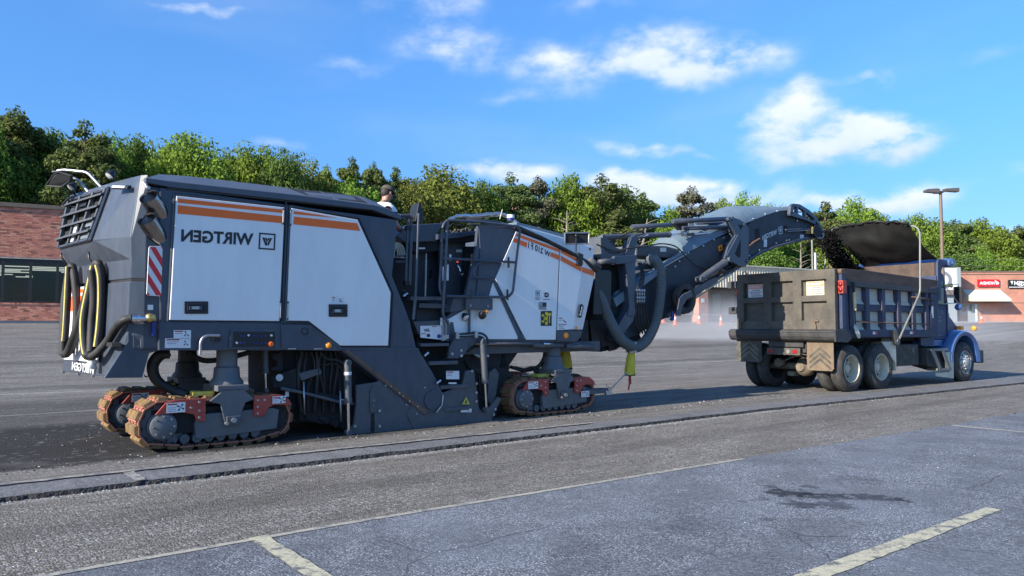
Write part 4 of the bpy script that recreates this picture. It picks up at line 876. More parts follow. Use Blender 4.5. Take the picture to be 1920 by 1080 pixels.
# tow bar pieces on the front track: arm, chain rod
m_ = MB(); m_.hexa([P(1092, 731, -.03), P(1141, 731, -.03), P(1141, 737, -.03), P(1092, 741, -.03), P(1092, 727, .03), P(1138, 727, .03), P(1138, 732, .03), P(1092, 737, .03)]); m_.build('guide_arm', 'machine_grey_low', mm, .004)
m_ = MB(); m_.tube([P(1145, 730, -.03), P(1177, 697, -.0)], .011); m_.build('guide_rod', 'worn_steel', mm)
m_ = MB(); a = P(1137, 733, -.05); b = P(1147, 740, -.05); m_.box(a, (b[0], .0, b[2])); m_.build('guide_block', 'worn_steel', mm, .004)
m_ = MB(); c = P(1143.5, 729, -.05); m_.lathe(c, (0, 1, 0), [(0, .02), (0, .035), (.02, .035), (.02, .02), (0, .02)], 14); m_.tube([P(1137, 721, -.02), P(1140, 727, -.02)], .008); m_.build('guide_eye', 'chrome', mm)
# ---------------------------------------------------------------- drum housing, side plate, ladder, platform
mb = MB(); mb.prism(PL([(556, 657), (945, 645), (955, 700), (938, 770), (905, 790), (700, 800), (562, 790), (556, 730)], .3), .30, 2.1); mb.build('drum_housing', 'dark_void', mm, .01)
mb = MB()
for k in range(40):
    a = k * .7; uu = 3.0 + .33 * math.cos(a); zz = .33 + .33 * math.sin(a); vv = .4 + k * .042; mb.cyl((uu, vv, zz), (uu + .05 * math.cos(a), vv, zz + .05 * math.sin(a)), .02, .006, seg=6)
mb.cyl((3.0, .35, .33), (3.0, 2.05, .33), .31, seg=20); mb.build('milling_drum', 'worn_steel', mm)
sp_ = plate('side_plate', [(668, 722), (708, 716), (720, 700), (790, 745), (835, 735), (868, 720), (874, 695), (889, 693), (898, 765), (905, 773), (912, 772), (934, 744), (940, 748), (919, 792), (823, 805), (775, 808), (715, 817), (663, 822), (653, 813), (664, 795), (668, 760)], .03, .075, 'machine_grey_low', bevel=.006)
plate('wear_plate', [(762, 775), (776, 805), (799, 809), (828, 797), (836, 783), (836, 740), (790, 735)], .018, .03, 'machine_grey_low', sp_, .003)
plate('bracket_plate', [(697, 728), (701, 724), (706, 726), (706.5, 770), (702, 774), (694, 773), (694, 735)], .012, .03, 'machine_grey_low', sp_, .003)
mb = MB(); q = PL([(695.5, 775), (701.5, 775), (702.5, 806), (700, 810), (696.5, 810), (694.5, 806)], .03); mb.prism(q, .029, .024); mb.build('slot', 'dark_void', sp_)
mb = MB()
for (x, y) in [(700, 750.5), (700, 759.5), (711, 770), (711, 799), (723, 811), (735, 809.5), (748, 808.5), (761, 807.5), (773, 806.5), (665, 799), (893, 719), (892.5, 736), (892.5, 752.5), (884, 696), (840, 800), (850, 798.5), (860, 797.5), (896, 795.5), (908, 794.5), (920, 790), (925, 777), (928, 767)]:
    c = P(x, y, .03); mb.cyl((c[0], .03, c[2]), (c[0], .012, c[2]), .02 if y < 800 else .016, seg=8)
mb.build('plate_bolt', 'worn_steel', sp_)
plate('skid_shoe', [(655, 818), (940, 789), (925, 796), (663, 826)], .02, .09, 'worn_steel', sp_, .003)
mb = MB(); c = P(666, 700, .06); mb.tube([P(655, 757, .02), P(651, 762, .02)], .01); mb.build('hook_ring', 'black_plastic', sp_)
# hydraulic rams on the side plate
def ram(name, a, b, split, r, rod=None, v=-.0, v2=None, parent=mm, mt='machine_grey_low'):
    a = Vector(P(*a, v)); b = Vector(P(*b, v if v2 is None else v2)); m = a.lerp(b, split); d = (b - a).normalized(); mb = MB()
    mb.cyl(a, m, r, mi=0, seg=16); mb.cyl(m - d * .05, m + d * .012, r * 1.12, mi=0, seg=16); mb.cyl(m, b, rod or r * .5, mi=1, seg=12); mb.cyl(b + Vector((0, -r * .9, 0)), b + Vector((0, r * .9, 0)), r * .8, mi=0, seg=12); mb.cyl(a + Vector((0, -r, 0)), a + Vector((0, r, 0)), r * .8, mi=0, seg=12)
    return mb.build(name, [mt, 'chrome'], parent)
ram('hydraulic_ram', (651.5, 680), (653.5, 811), .56, .05, .022, v=-.02); ram('hydraulic_ram', (905, 641), (912, 768), .60, .052, .018, v=-.03)
mb = MB(); a = P(651.7, 697, -.02); b = P(651.7, 703, -.02); mb.cyl(a, b, .053); mb.build('ram_band', 'sticker_white', mm)
ram('hydraulic_ram', (497.5, 657), (499, 732), .55, .035, .016, v=.3)
mb = MB(); mb.tube([P(492, 664, .28), P(486, 688, .28), P(494, 696, .28)], .008); mb.build('hydraulic_hose', 'black_rubber', mm)
# dark linkage cluster between rear track and drum
boxp('linkage_post', (P(527, 660, .35)[0], .35, .35), (P(556, 660, .35)[0], .75, 1.2), 'dark_void')  # post coloured near-black for the bay's shade
plate('linkage_lug', [(512, 664), (530, 660), (530, 695), (509, 695), (509, 688), (520, 686), (520, 676), (512, 674)], .25, .33, 'dark_void'); plate('linkage_lug', [(511, 706), (530, 700), (556, 690), (556, 732), (512, 726)], .2, .3, 'dark_void')
mb = MB(); mb.cyl(P(524, 708, .18), P(524, 708, .12), .045, seg=16); mb.cyl(P(523, 711, .3), P(539, 707, .3), .03); mb.build('linkage_pin', 'worn_steel', mm)
mb = MB(); mb.tube([P(527, 728, .15), P(575, 738, .15), P(650, 757, .1), P(668, 757, .1)], .022, fil=.05); mb.tube([P(569.5, 716, .12), P(571, 778, .12)], .012, mi=1); mb.tube([P(638, 733, .08), P(639.5, 792, .08)], .012, mi=1); mb.tube([P(639, 749, .08), P(650, 751, .06)], .01, mi=1); mb.build('scraper_rod', ['machine_grey_low', 'worn_steel'], mm)
sticker(610, 697, 622, 711, .29, mm, red=False, lines=2); sticker(535, 734, 541.5, 744, .19, mm, red=False, lines=0)
hose('hydraulic_hose', [P(600, 660, .2), P(612, 672, .2), P(636, 676, .15), P(650, 690, .1)], .02, 'black_rubber'); hose('hydraulic_hose', [P(580, 660, .25), P(600, 684, .25), P(630, 682, .2), P(648, 700, .12)], .016, 'black_rubber')
plate('drum_side_panel', [(560, 662), (640, 662), (668, 690), (668, 798), (600, 795), (575, 786), (562, 740)], .27, .30, 'dark_void', bevel=.005)  # near-black colour stands in for the shade of the drum bay
mb = MB()
for k in range(14): x = 600 + k * 6; c = P(x, 784 + k * 2.2, .27); mb.ball((c[0], .26, c[2]), .035 + .01 * (k % 3), 0, 8)
mb.build('chain_curtain', 'dark_void', mm)
# ladder well: back wall, treads, risers
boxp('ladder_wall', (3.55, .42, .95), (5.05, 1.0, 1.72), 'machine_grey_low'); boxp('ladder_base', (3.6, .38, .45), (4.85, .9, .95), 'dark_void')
def tread(x0, x1, y0, y1, z_v=(.0, .40), name='step', mt='machine_grey_low'):
    a = P(x0, (y0 + y1) / 2, z_v[0]); b = P(x1, (y0 + y1) / 2, z_v[0]); t = abs(P(x0, y0, 0)[2] - P(x0, y1, 0)[2]); mb = MB(); mb.box((a[0], z_v[0], b[2] - t * .5), (b[0], z_v[1], b[2] + t * .5)); o = mb.build(name, mt, mm, .008); return o
tread(790, 842, 643, 649); tread(806, 859, 676, 683); tread(827, 880, 720, 727); tread(834, 881, 762, 768)
plate('step_riser', [(786, 627), (829, 639), (842, 640), (842, 600), (775, 603)], .08, .40, 'machine_grey_low')
plate('step_plate', [(829, 597), (843, 603), (842, 634), (829, 640)], .05, .1, 'worn_steel', bevel=.003)
mb = MB(); v = .075; mb.prism(PL([(788, 611), (828.5, 610), (828.5, 637), (788, 633)], v), v, v - .003, 0)
mb.prism(PL([(809, 611.5), (819, 611.5), (819, 613), (809, 613)], v), v - .003, v - .004, 1); mb.prism(PL([(789, 625), (798, 625), (798, 626.5), (789, 626.5)], v), v - .003, v - .004, 1)
for (cx, cy, r) in [(803, 629, 3.4), (823, 630.5, 4)]: mb.prism([P(cx + r * math.cos(t), cy + r * math.sin(t), v) for t in np.linspace(0, 6.28, 13)[:-1]], v - .003, v - .005, 2 if cx > 810 else 3)
mb.prism(PL([(794, 617), (804, 616), (806, 622), (796, 622)], v), v - .003, v - .004, 4); mb.build('instruction_decal', ['sticker_white', 'guard_red', 'blue_plastic', 'black_marking', 'print_grey'], mm)
sticker(825.5, 596, 829.5, 610, .04, mm, red=False, lines=2); sticker(836.5, 695.5, 861, 711, .02, mm, lines=2); sticker(841, 717, 856, 720, -.003, mm, red=False, lines=0); sticker(864, 766, 884, 773, .012, mm, blk=(.7, .5, .4), lines=1)
mb = MB(); mb.prism(PL([(866, 758), (874, 744), (881, 758)], .014), .014, .012); mb.prism(PL([(872, 756), (874, 748), (876, 756)], .011), .012, .010, 1); mb.build('warning_triangle', ['hose_yellow', 'black_marking'], mm)
plate('side_bracket', [(840.5, 672), (843, 650), (852, 636), (903, 632), (905, 640), (880, 650), (868, 668), (858, 672)], .03, .08, 'machine_grey', bevel=.004)
mb = MB()
for (x, y) in [(847, 663.5), (864, 657), (864, 667), (904, 636)]: c = P(x, y, .03); mb.cyl((c[0], .03, c[2]), (c[0], .01, c[2]), .022, seg=8)
mb.build('bracket_bolt', 'worn_steel', mm)
plate('fin_bracket', [(844, 604), (850, 604), (855, 637), (843, 640)], .10, .16, 'machine_grey', bevel=.003)
mb = MB(); mb.tube([P(857, 627, .0), P(890, 624, .0), P(905, 625, .0), P(914, 633, .0), P(915, 645, .0)], .016, fil=.06); mb.tube([P(857, 632, .02), P(893, 630, .02), P(907, 633, .02), P(910, 650, .02)], .014, fil=.05); mb.build('hydraulic_hose', 'black_rubber', mm)
mb = MB()
for (x, y) in [(857, 629), (892, 627)]: c = P(x, y, 0); mb.box((c[0] - .03, -.02, c[2] - .05), (c[0] + .03, .03, c[2] + .05))
mb.build('hose_clamp', 'worn_steel', mm, .003)
mb = MB(); mb.tube([P(888, 646, .25), P(888, 662, .25), P(895, 668, .22), P(915, 667, .2)], .035, fil=.06); mb.build('steel_pipe', 'worn_steel', mm)
for (a, b) in [((795.5, 667.5), (803, 661)), ((818, 719), (826, 713))]: mb = MB(); mb.tube([P(*a, -.03), P(*b, -.03)], .018); mb.build('grab_peg', 'chrome', mm)
mb = MB()
for k in range(5): mb.tube([P(872 + k * 6, 676 + k * 4, .28), P(888 + k * 5, 700, .26), P(885 + k * 7, 738, .3), P(930 + k * 4, 760, .3)], .016, fil=.08)
mb.tube([P(876, 660, .2), P(890, 650, .2), P(900, 650, .15)], .012); mb.build('hydraulic_hose', 'black_rubber', mm)
# linkage behind the side plate front
plate('swing_link', [(917, 700), (928, 690), (936, 700), (930, 742), (921, 760), (914, 750)], .2, .3, 'machine_grey_low'); plate('engine_mount', [(890, 655), (955, 650), (975, 640), (975, 655), (945, 700), (950, 735), (900, 745)], .5, 1.8, 'dark_void')
# operator platform
boxp('platform_floor', (3.45, .18, 1.72), (5.35, 2.2, 1.79), 'machine_grey_low')
mb = MB(); q = PL([(874.5, 558), (919, 558.5), (921.5, 569), (921, 582), (874, 580.5)], -.0); mb.prism(q, .0, .03); mb.prism([(P(830, 586, .25)[0], 0, P(830, 586, .25)[2]), (P(874, 580, .1)[0], 0, P(874, 580, .1)[2]), (P(921, 581, .1)[0], 0, P(921, 581, .1)[2]), (P(921, 560, .1)[0], 0, P(921, 560, .1)[2]), (P(840, 560, .2)[0], 0, P(840, 560, .2)[2])], .06, .5); mb.build('platform_box', 'machine_grey_low', mm, .006)
mb = MB()
for (x, y) in [(882, 573), (914.5, 574)]: c = P(x, y, 0); mb.cyl((c[0], 0, c[2]), (c[0], -.01, c[2]), .014, seg=8)
mb.build('box_bolt', 'worn_steel', mm)
worklamp(P(872.5, 594, .05), (.1, -.75, -.65), .9); worklamp(P(904, 591, .0), (.6, .3, -.4), .95)
mb = MB(); c = P(845, 580, .2); mb.lathe(c, (0, 0, -1), [(-.05, .02), (-.02, .03), (.04, .05), (.05, .05)], 14); mb.build('horn', 'worn_steel', mm)
mb = MB(); mb.box((P(843, 556, .15)[0], .15, P(843, 560, .15)[2]), (P(875, 556, .15)[0], .3, P(875, 566, .15)[2])); mb.build('cable_tray', 'worn_steel', mm, .004)
mb = MB(); c = P(912, 584, .0); mb.ball(c, .035); mb.build('marker_lamp', 'amber_lens', mm)
# cabin walls behind the rails
plate('cabin_wall', [(768, 468), (823, 468), (829, 566), (764, 566)], .95, 1.0, 'machine_grey', bevel=.004)
plate('cabin_wall', [(823, 455), (873, 440), (873, 556), (829, 562)], .7, .75, 'machine_grey_low', bevel=.004)
plate('cabin_wall', [(776, 566), (832, 566), (832, 600), (772, 612)], .45, .5, 'machine_grey_low', bevel=.004)
boxp('seat_pedestal', (3.75, 1.0, 1.79), (4.6, 1.9, 2.45), 'machine_grey_low')
plate('doorway_panel', [(873, 462), (896, 462), (892, 552), (868, 552)], .62, .9, 'dark_void')
plate('cabin_post', [(896, 425), (904, 425), (902, 470), (896, 555), (889, 555), (895, 470)], .55, .62, 'machine_grey')
plate('cabin_shelf', [(771, 556), (832, 556), (832, 563), (771, 563)], .12, .4, 'machine_grey_low')
mb = MB(); mb.cyl(P(798.6, 487, .6), P(797, 557, .6), .020); mb.cyl(P(798.8, 475.5, .6), P(798.6, 488, .6), .014); mb.build('gas_strut', 'worn_steel', mm)
mb = MB(); mb.prism(PL([(806, 507), (810, 506), (808, 522), (804, 522)], .94), .945, .93); mb.build('wall_slot', 'dark_void', mm)
for (x0, y0, x1, y1) in [(829, 500, 832, 526), (836, 496, 840, 526), (842, 477, 845, 488)]: mb = MB(); mb.prism(PL(rect(x0, y0, x1, y1), .3), .3, .28); mb.build('reflector_strip', 'sticker_white', mm)
sticker(855.5, 468, 866, 473, .69, mm, red=False, lines=1)
mb = MB(); mb.tube([P(858.5, 498, .55), P(862, 504, .5), P(866, 518, .5)], .02); mb.lathe(P(864.5, 514, .5), (0, -1, 0), [(0, .02), (0, .05), (.03, .05), (.03, .02), (0, .02)], 14); mb.build('safety_hook', 'chrome', mm)
mb = MB(); mb.ball(P(858.5, 492.5, .5), .03); mb.build('red_knob', 'red_lens', mm)
# console hood and open locker lid
plate('console_hood', [(746, 444), (762, 422), (832, 418), (820, 438), (819, 452.5), (759, 454)], .55, 1.85, 'machine_grey', bevel=.01)
mb = MB(); a = [(820, 439), (900, 432), (900, 437), (860, 446), (820, 449)]; mb.prism(PL(a, .5), .48, .56); mb.build('locker_lid', 'machine_grey', mm, .004)
plate('locker_box', [(822, 449), (900, 438), (898, 452), (822, 455)], .56, 1.6, 'dark_void')
mb = MB(); random.seed(3)
for k in range(16): c = P(842 + k * 3, 437 - k * .3 - random.random() * 5, .75 + random.random() * .4); mb.ball(c, .02 + .02 * random.random(), 0, 6)
mb.tube([P(835, 432, .8), P(848, 420, .9), P(870, 424, .9)], .012); mb.build('cable_bundle', 'black_rubber', mm)
plate('under_console', [(756, 453), (820, 452), (824, 470), (790, 474), (768, 470)], .6, 1.6, 'dark_void'); sticker(785, 464, 797, 467, .58, mm, red=False, lines=0)
# rails
def rail(pts, v=.0, r=.02, fil=.06, name='handrail', mt='machine_grey'): mb = MB(); mb.tube([P(x, y, v) for x, y in pts], r, fil=fil, seg=10); return mb.build(name, mt, mm)
rail([(750, 404), (767, 404.5), (772, 412), (768, 534)], .12, .024); rail([(752, 408), (761, 410), (764.5, 419), (761, 534)], .12, .02); rail([(741, 480.5), (763, 480)], .15, .016); rail([(741, 491), (763, 490.5)], .15, .016)
mb = MB()
for (x, y) in [(767, 428), (765, 531)]: a = P(x - 5, y - 5, .1); b = P(x + 5, y + 4, .1); mb.box(a, (b[0], .16, b[2]))
mb.build('rail_clamp', 'black_plastic', mm, .004)
rail([(785, 400), (779, 560)], .0, .019); rail([(778.5, 560), (775, 599)], .0, .024)
plate('side_mirror', [(779, 415), (785.5, 380), (789.5, 380), (796, 414), (790, 418)], .0, .22, 'black_plastic', bevel=.01)
rail([(829.5, 428), (827.3, 484), (823.5, 541), (829, 554), (834, 556)], .02, .02); rail([(838.5, 412), (836, 484), (832, 556), (830, 592), (841, 606), (840, 628)], .0, .022)
rail([(829.5, 428), (833, 417), (841, 413), (900, 416), (969, 424.5), (975, 431), (967.6, 492), (961.5, 548), (952, 557.5), (836, 555)], .0, .021, .05)
rail([(827.5, 484), (900, 488), (967.6, 492)], .0, .019); rail([(923, 520.5), (890, 520.5), (886.5, 513), (893.5, 496), (902, 491), (940, 491)], .02, .018)
rail([(829.6, 437), (838, 437)], .01, .014); rail([(829, 470), (837, 470)], .01, .014); rail([(880, 581), (879.5, 626)], .05, .022)
mb = MB()
for (x, y) in [(884.5, 486), (953, 492), (881.5, 552), (951, 552.5)]: mb.prism(PL(rect(x - 1.8, y - 10, x + 1.8, y + 10), -.02), -.022, -.03)
mb.build('rail_bracket', 'black_plastic', mm, .003)
# beige signal hoses looped behind the housing edge
for k in range(5):
    w = 3.5 + k * 3.4; pts = []
    for t in np.linspace(0, 2 * math.pi, 22): pts.append(P(742 + w * math.copysign(abs(math.cos(t)) ** .7, math.cos(t)), 487 + (21 + k * 2.6) * math.copysign(abs(math.sin(t)) ** .8, math.sin(t)), .5 + .02 * k))
    mb = MB(); mb.tube(pts, .0125, seg=8); mb.build('beige_hose', 'cream_hose', mm)
mb = MB(); mb.prism(PL(rect(745, 484, 758, 493), .42), .42, .46); mb.build('hose_strap', 'orange_band', mm)
mb = MB()
for (x, y) in [(744, 520), (752, 545), (758, 552)]: mb.ball(P(x, y, .35), .05, 0, 8)
mb.tube([P(738, 520, .35), P(748, 538, .35), P(764, 556, .3)], .035); mb.build('valve_cluster', 'black_plastic', mm)
mb = MB(); mb.ball(P(758, 554, .25), .03); mb.tube([P(755, 556, .25), P(764, 550, .25)], .018); mb.build('fitting', 'chrome', mm)
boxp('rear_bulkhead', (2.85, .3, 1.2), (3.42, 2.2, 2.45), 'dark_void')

# pipes and hoses in the dark bay ahead of the drum
random.seed(31)
for k in range(9):
    x = 566 + k * 9; hose('hydraulic_hose', [P(x, 660, .22), P(x + random.uniform(-6, 6), 690, .2), P(x + random.uniform(-8, 8), 730, .22), P(x + random.uniform(-6, 6), 772, .24)], random.choice([.012, .018, .024]), random.choice(['black_rubber', 'machine_grey_low', 'black_rubber']))
plate('stay_plate', [(560, 700), (600, 690), (604, 700), (566, 714)], .18, .24, 'machine_grey_low'); plate('stay_plate', [(592, 735), (640, 742), (640, 752), (590, 744)], .18, .24, 'dark_void')
# ---------------------------------------------------------------- front cowl
CV0, CV1 = .10, .015      # the cowl side stands slightly askew: v at its rear and front end
def cv(x): return CV0 + (CV1 - CV0) * min(1, max(0, (x - 840) / 275))
def PC(x, y, off=0.0): return P(x, y, cv(x) + off)
def cplate(name, pts, off, th, mt, parent=mm, bevel=.005, label=None):
    a = [PC(x, y, off) for x, y in pts]; b = [(q[0], q[1] + th, q[2]) for q in a]; n = len(a); mb = MB()
    mb.add(a + b, [list(range(n)), list(range(2 * n - 1, n - 1, -1))] + [(i, i + n, (i + 1) % n + n, (i + 1) % n) for i in range(n)]); return mb.build(name, mt, parent, bevel, label)
cowlf = cplate('front_cowl', [(896, 424), (968, 424), (1095, 487), (1076, 618), (1075, 642), (838, 640), (836, 597), (872, 556), (892, 470)], .03, .06, 'machine_grey', bevel=.008)
plate('cowl_body', [(966, 428), (1105, 502), (1085, 640), (845, 640), (840, 600), (935, 560)], .18, 2.2, 'machine_grey', bevel=.02)
cplate('cowl_inner_panel', [(898, 427), (966, 431), (926, 524), (917, 558), (893, 556), (901, 470)], .012, .02, 'machine_grey', cowlf, .004)
cplate('service_door', [(925.5, 526), (973, 636), (851, 636), (842, 620), (838, 600), (872, 581), (916, 560)], .006, .024, 'machine_white', cowlf, .005, label='lower white panel behind the platform box')
cplate('service_door', [(968, 434), (1049, 464.5), (1042, 637), (986, 637), (929, 523)], .004, .026, 'machine_white', cowlf, .005, label='white cowl door with the model lettering')
fd = cplate('service_door', [(1051, 465.5), (1094, 488), (1074, 617.5), (1045, 619)], .004, .026, 'machine_white', cowlf, .005, label='front white cowl door with black handle')
a = [PC(1094, 488, .004), PC(1116, 510, .16), PC(1092.5, 618, .14), PC(1074, 617.5, .004)]; b = [(q[0] - .01, q[1] + .03, q[2]) for q in a]; mb = MB(); mb.add(a + b, [(0, 1, 2, 3), (7, 6, 5, 4), (0, 4, 5, 1), (1, 5, 6, 2), (2, 6, 7, 3), (3, 7, 4, 0)]); mb.build('door_return', 'machine_white', cowlf, .004)
cplate('diagonal_strut', [(924.5, 527), (928, 524.5), (977, 628), (987, 637), (972, 637), (972, 631)], -.012, .02, 'machine_grey', cowlf, .004)
mb = MB(); mb.cyl(PC(979, 631, -.012), PC(979, 631, -.03), .03, seg=14); mb.build('strut_pin', 'machine_grey', cowlf)
mb = MB(); q = [PC(965, 424, .0), PC(1015, 446, 0), PC(1070, 474, .0), PC(1100, 491, .05), PC(1118, 508, .15)]; mb.tube(q, .036, seg=8); mb.build('cowl_edge_trim', 'black_rubber', cowlf)
def cband(pts, name='orange_band', mt='orange_band', off=.0): mb = MB(); mb.add([PC(x, y, off + .002) for x, y in pts], [list(range(len(pts)))]); return mb.build(name, mt, cowlf)
cband([(969, 437.5), (1048.5, 467.5), (1048.3, 473), (966.5, 442.5)]); cband([(965, 446), (989, 455), (987.5, 464), (961.5, 453)])
cband([(1034, 473), (1048.2, 478.5), (1047.8, 487.5), (1031, 480.5)]); cband([(1051.5, 468.5), (1094, 491), (1093, 496.5), (1051.3, 474)]); cband([(1051.2, 479), (1091.5, 501), (1089.5, 509.5), (1051, 488.5)])
mb = MB(); A = Vector(PC(1094, 488, .004)); B = Vector(PC(1116, 510, .16)); C_ = Vector(PC(1092.5, 618, .14)); D_ = Vector(PC(1074, 617.5, .004))
dr = lambda s, t: tuple((A * (1 - s) + B * s) * (1 - t) + (D_ * (1 - s) + C_ * s) * t + Vector((.002, -.003, 0)))
mb.add([dr(0, .1), dr(.9, .0), dr(.97, .08), dr(0, .17)], [(0, 1, 2, 3)]); mb.build('orange_band', 'orange_band', cowlf)
mb = MB(); put_text(mb, 'W 210 F i', (PC(990, 464.5, .001), PC(1031.5, 482.5, .001), PC(1032.5, 473, .001), PC(991, 451.5, .001)), bold=.03); mb.build('lettering', 'black_marking', cowlf)
cplate('lamp_bracket', [(1084, 473), (1094, 477), (1092, 499), (1083, 497)], -.03, .03, 'black_plastic', cowlf)
cplate('door_handle', [(1087, 571), (1092, 570), (1095, 575), (1090, 596), (1085, 595)], -.0, .02, 'black_plastic', cowlf)
mb = MB(); mb.tube([PC(1092, 575, -.03), PC(1088, 592, -.03)], .014); mb.build('latch', 'worn_steel', cowlf)
# decals on the cowl
def cq(x0, y0, x1, y1, off=.001): return (PC(x0, y1, off), PC(x1, y1, off), PC(x1, y0, off), PC(x0, y0, off))
wlogo(cowlf, cq(1004.5, 545, 1012, 555.5)); mb = MB(); mb.add([PC(x, y, .001) for x, y in [(1021, 549), (1024, 548), (1029, 550), (1029, 556), (1024, 558), (1021, 556)]], [list(range(6))]); mb.build('emblem', 'black_marking', cowlf)
mb = MB(); mb.add(qmap(cq(1021, 548, 1029, 557, -.0005), [(.2, .3), (.5, .75), (.8, .3), (.6, .38), (.45, .3)]), [[0, 1, 2, 3, 4]]); mb.build('emblem', 'sticker_white', cowlf)
mb = MB()
for (x0, x1, y) in [(1003, 1014, 558), (1003.5, 1012, 560.5), (1018.5, 1031, 560.5)]: mb.add(list(cq(x0, y, x1, y + 1.4)), [(0, 1, 2, 3)])
mb.build('small_print', 'print_grey', cowlf)
mb = MB()
for k in range(6): mb.add(list(cq(1010, 567 + k * 2.4, 1024.5, 568.3 + k * 2.4)), [(0, 1, 2, 3)])
mb.add(list(cq(1017.5, 567, 1024.5, 574, .0005)), [(0, 1, 2, 3)]); mb.build('flag_decal', 'black_marking', cowlf)
mb = MB(); mb.add(list(cq(1014, 583, 1034.5, 611, .0)), [(0, 1, 2, 3)], 0); cqd = cq(1014, 583, 1034.5, 611, -.002)

for ch, x0, x1, y0, y1 in (('C', .07, .36, .20, .80), ('E', .39, .63, .07, .93), ('T', .64, .94, .18, .86)): put_text(mb, ch, qmap(cqd, [(x0, y0), (x1, y0), (x1, y1), (x0, y1)]), bold=.05, mi=1)
mb.build('monogram_decal', ['black_marking', 'bag_yellow'], cowlf)
mb = MB()
for (x0, y0, x1, y1, m_i) in [(1048, 596, 1055, 597.5, 0), (1047, 608, 1062, 609.5, 0), (1048, 600, 1053, 601, 1), (1048, 612, 1056, 613, 1), (1048, 615, 1058, 616, 1)]: mb.add(list(cq(x0, y0, x1, y1)), [(0, 1, 2, 3)], m_i)
mb.add([PC(x, y, .001) for x, y in [(1056, 599), (1062, 604), (1061, 606), (1055, 600)]], [(0, 1, 2, 3)], 0); mb.build('warning_sticker', ['guard_red', 'print_grey'], cowlf)
mb = MB(); mb.add(list(cq(1079, 612, 1083, 617)), [(0, 1, 2, 3)]); mb.build('hazard_mark', 'amber_lens', cowlf)
cplate('lamp_carrier', [(1044, 621), (1092, 621), (1089, 632), (1080, 641), (1044, 639)], -.01, .1, 'machine_grey_low', cowlf)
mb = MB(); c = PC(1061, 629, -.01); mb.lathe(c, (0, -1, 0), [(0, .05), (.012, .05), (.025, .04), (.035, .0)], 18); mb.build('marker_lamp', 'amber_lens', mm)
# top deck of the cowl: white side, blue-grey lid, beacon, rolled canopy
mb = MB(); lo_ = [P(970, 421, .5), P(1062, 447, .5), P(1112, 463, .5), P(1111, 500, .5), P(1000, 455, .5)]; mb.prism(lo_, .48, 1.95); mb.build('cowl_deck', 'machine_white', mm, .02)
plate('deck_lid', [(968, 416), (1000, 424), (1060, 440), (1062, 447), (1000, 432), (970, 424)], .62, 1.9, 'canvas_blue', bevel=.01)
mb = MB(); mb.cyl(P(1106, 467, .47), P(1106, 467, .5), .025); mb.build('deck_port', 'black_plastic', mm)
mb = MB(); pts = spline([P(842, 411, .8), P(862, 405, .85), P(890, 405.5, .9), P(920, 402.5, .9), P(946, 403, .85), P(975, 422, .7)], 5)
mb.tube(pts, .07, seg=10, rr=lambda i, n: (.022 + .018 * math.sin(math.pi * i / n) + .006 * math.sin(i * 1.9))); mb.build('canopy_roll', 'cloudy_chrome', mm)
mb = MB(); mb.tube([P(876, 411, .3), P(930, 417, .3), P(952, 422, .35)], .035, flat=.6); mb.tube([P(880, 419, .5), P(895, 425, .5), P(960, 424, .5)], .03); mb.build('canopy_bar', 'black_plastic', mm)
mb = MB(); c = P(957.5, 414, .5); mb.cyl(c, (c[0], c[1], c[2] + .045), .06, seg=18, mi=1); mb.cyl((c[0], c[1], c[2] + .045), (c[0], c[1], c[2] + .10), .065, .06, seg=18, mi=0); mb.build('beacon', ['sticker_white', 'blue_plastic'], mm)
mb = MB(); mb.tube([P(937, 411, .6), P(942, 393, .6)], .008); mb.build('antenna', 'cream_hose', mm)
# square mirror on its stalk
mb = MB(); q = [P(1059, 437, .1), P(1103, 436.5, .0), P(1104, 440, .0), P(1103, 457, .0), P(1061, 457.5, .1), P(1059, 454, .1)]; mb.loft([q, [(c[0] + .03, c[1] + .05, c[2]) for c in q]]); mir = mb.build('side_mirror', 'dark_void', mm, .006)
mb = MB(); mb.tube(q + [q[0]], .014, seg=6); mb.build('mirror_rim', 'worn_steel', mir)
mb = MB(); mb.tube([P(1080.5, 443, .03), P(1080, 463, .05), P(1079, 478, .05)], .014); mb.ball(P(1080.5, 442, .03), .03, 0, 8); mb.build('mirror_stalk', 'black_plastic', mm)
# chassis below the cowl
boxp('chassis_beam', (P(858, 645, .2)[0], .2, 1.02), (P(1125, 645, .2)[0], 2.15, 1.19), 'machine_grey_low', bevel=.01)
mb = MB(); mb.tube([P(862, 643, .1), P(1086, 645, .1)], .03); mb.tube([P(1000, 648, .06), P(1055, 648, .06)], .035); mb.tube([P(1019, 644.5, .03), P(1035, 645, .03)], .018, mi=1); mb.tube([P(1060, 649, .08), P(1112, 650, .1)], .05); mb.build('steering_ram', ['machine_grey_low', 'chrome'], mm)
hose('hydraulic_hose', [P(1022, 656, .3), P(1020, 672, .35), P(1008, 688, .4), P(985, 694, .5), P(965, 690, .6)], .035, 'black_rubber')
hose('hydraulic_hose', [P(958, 688, .5), P(980, 694, .5), P(1000, 690, .4), P(1006, 706, .3)], .03, 'black_rubber')
hose('hydraulic_hose', [P(1066, 704, .3), P(1080, 703, .3), P(1090, 708, .25), P(1096, 722, .2)], .025, 'black_rubber')
plate('conveyor_support', [(945, 645), (975, 645), (962, 672), (950, 690), (935, 690)], .3, .5, 'dark_void')
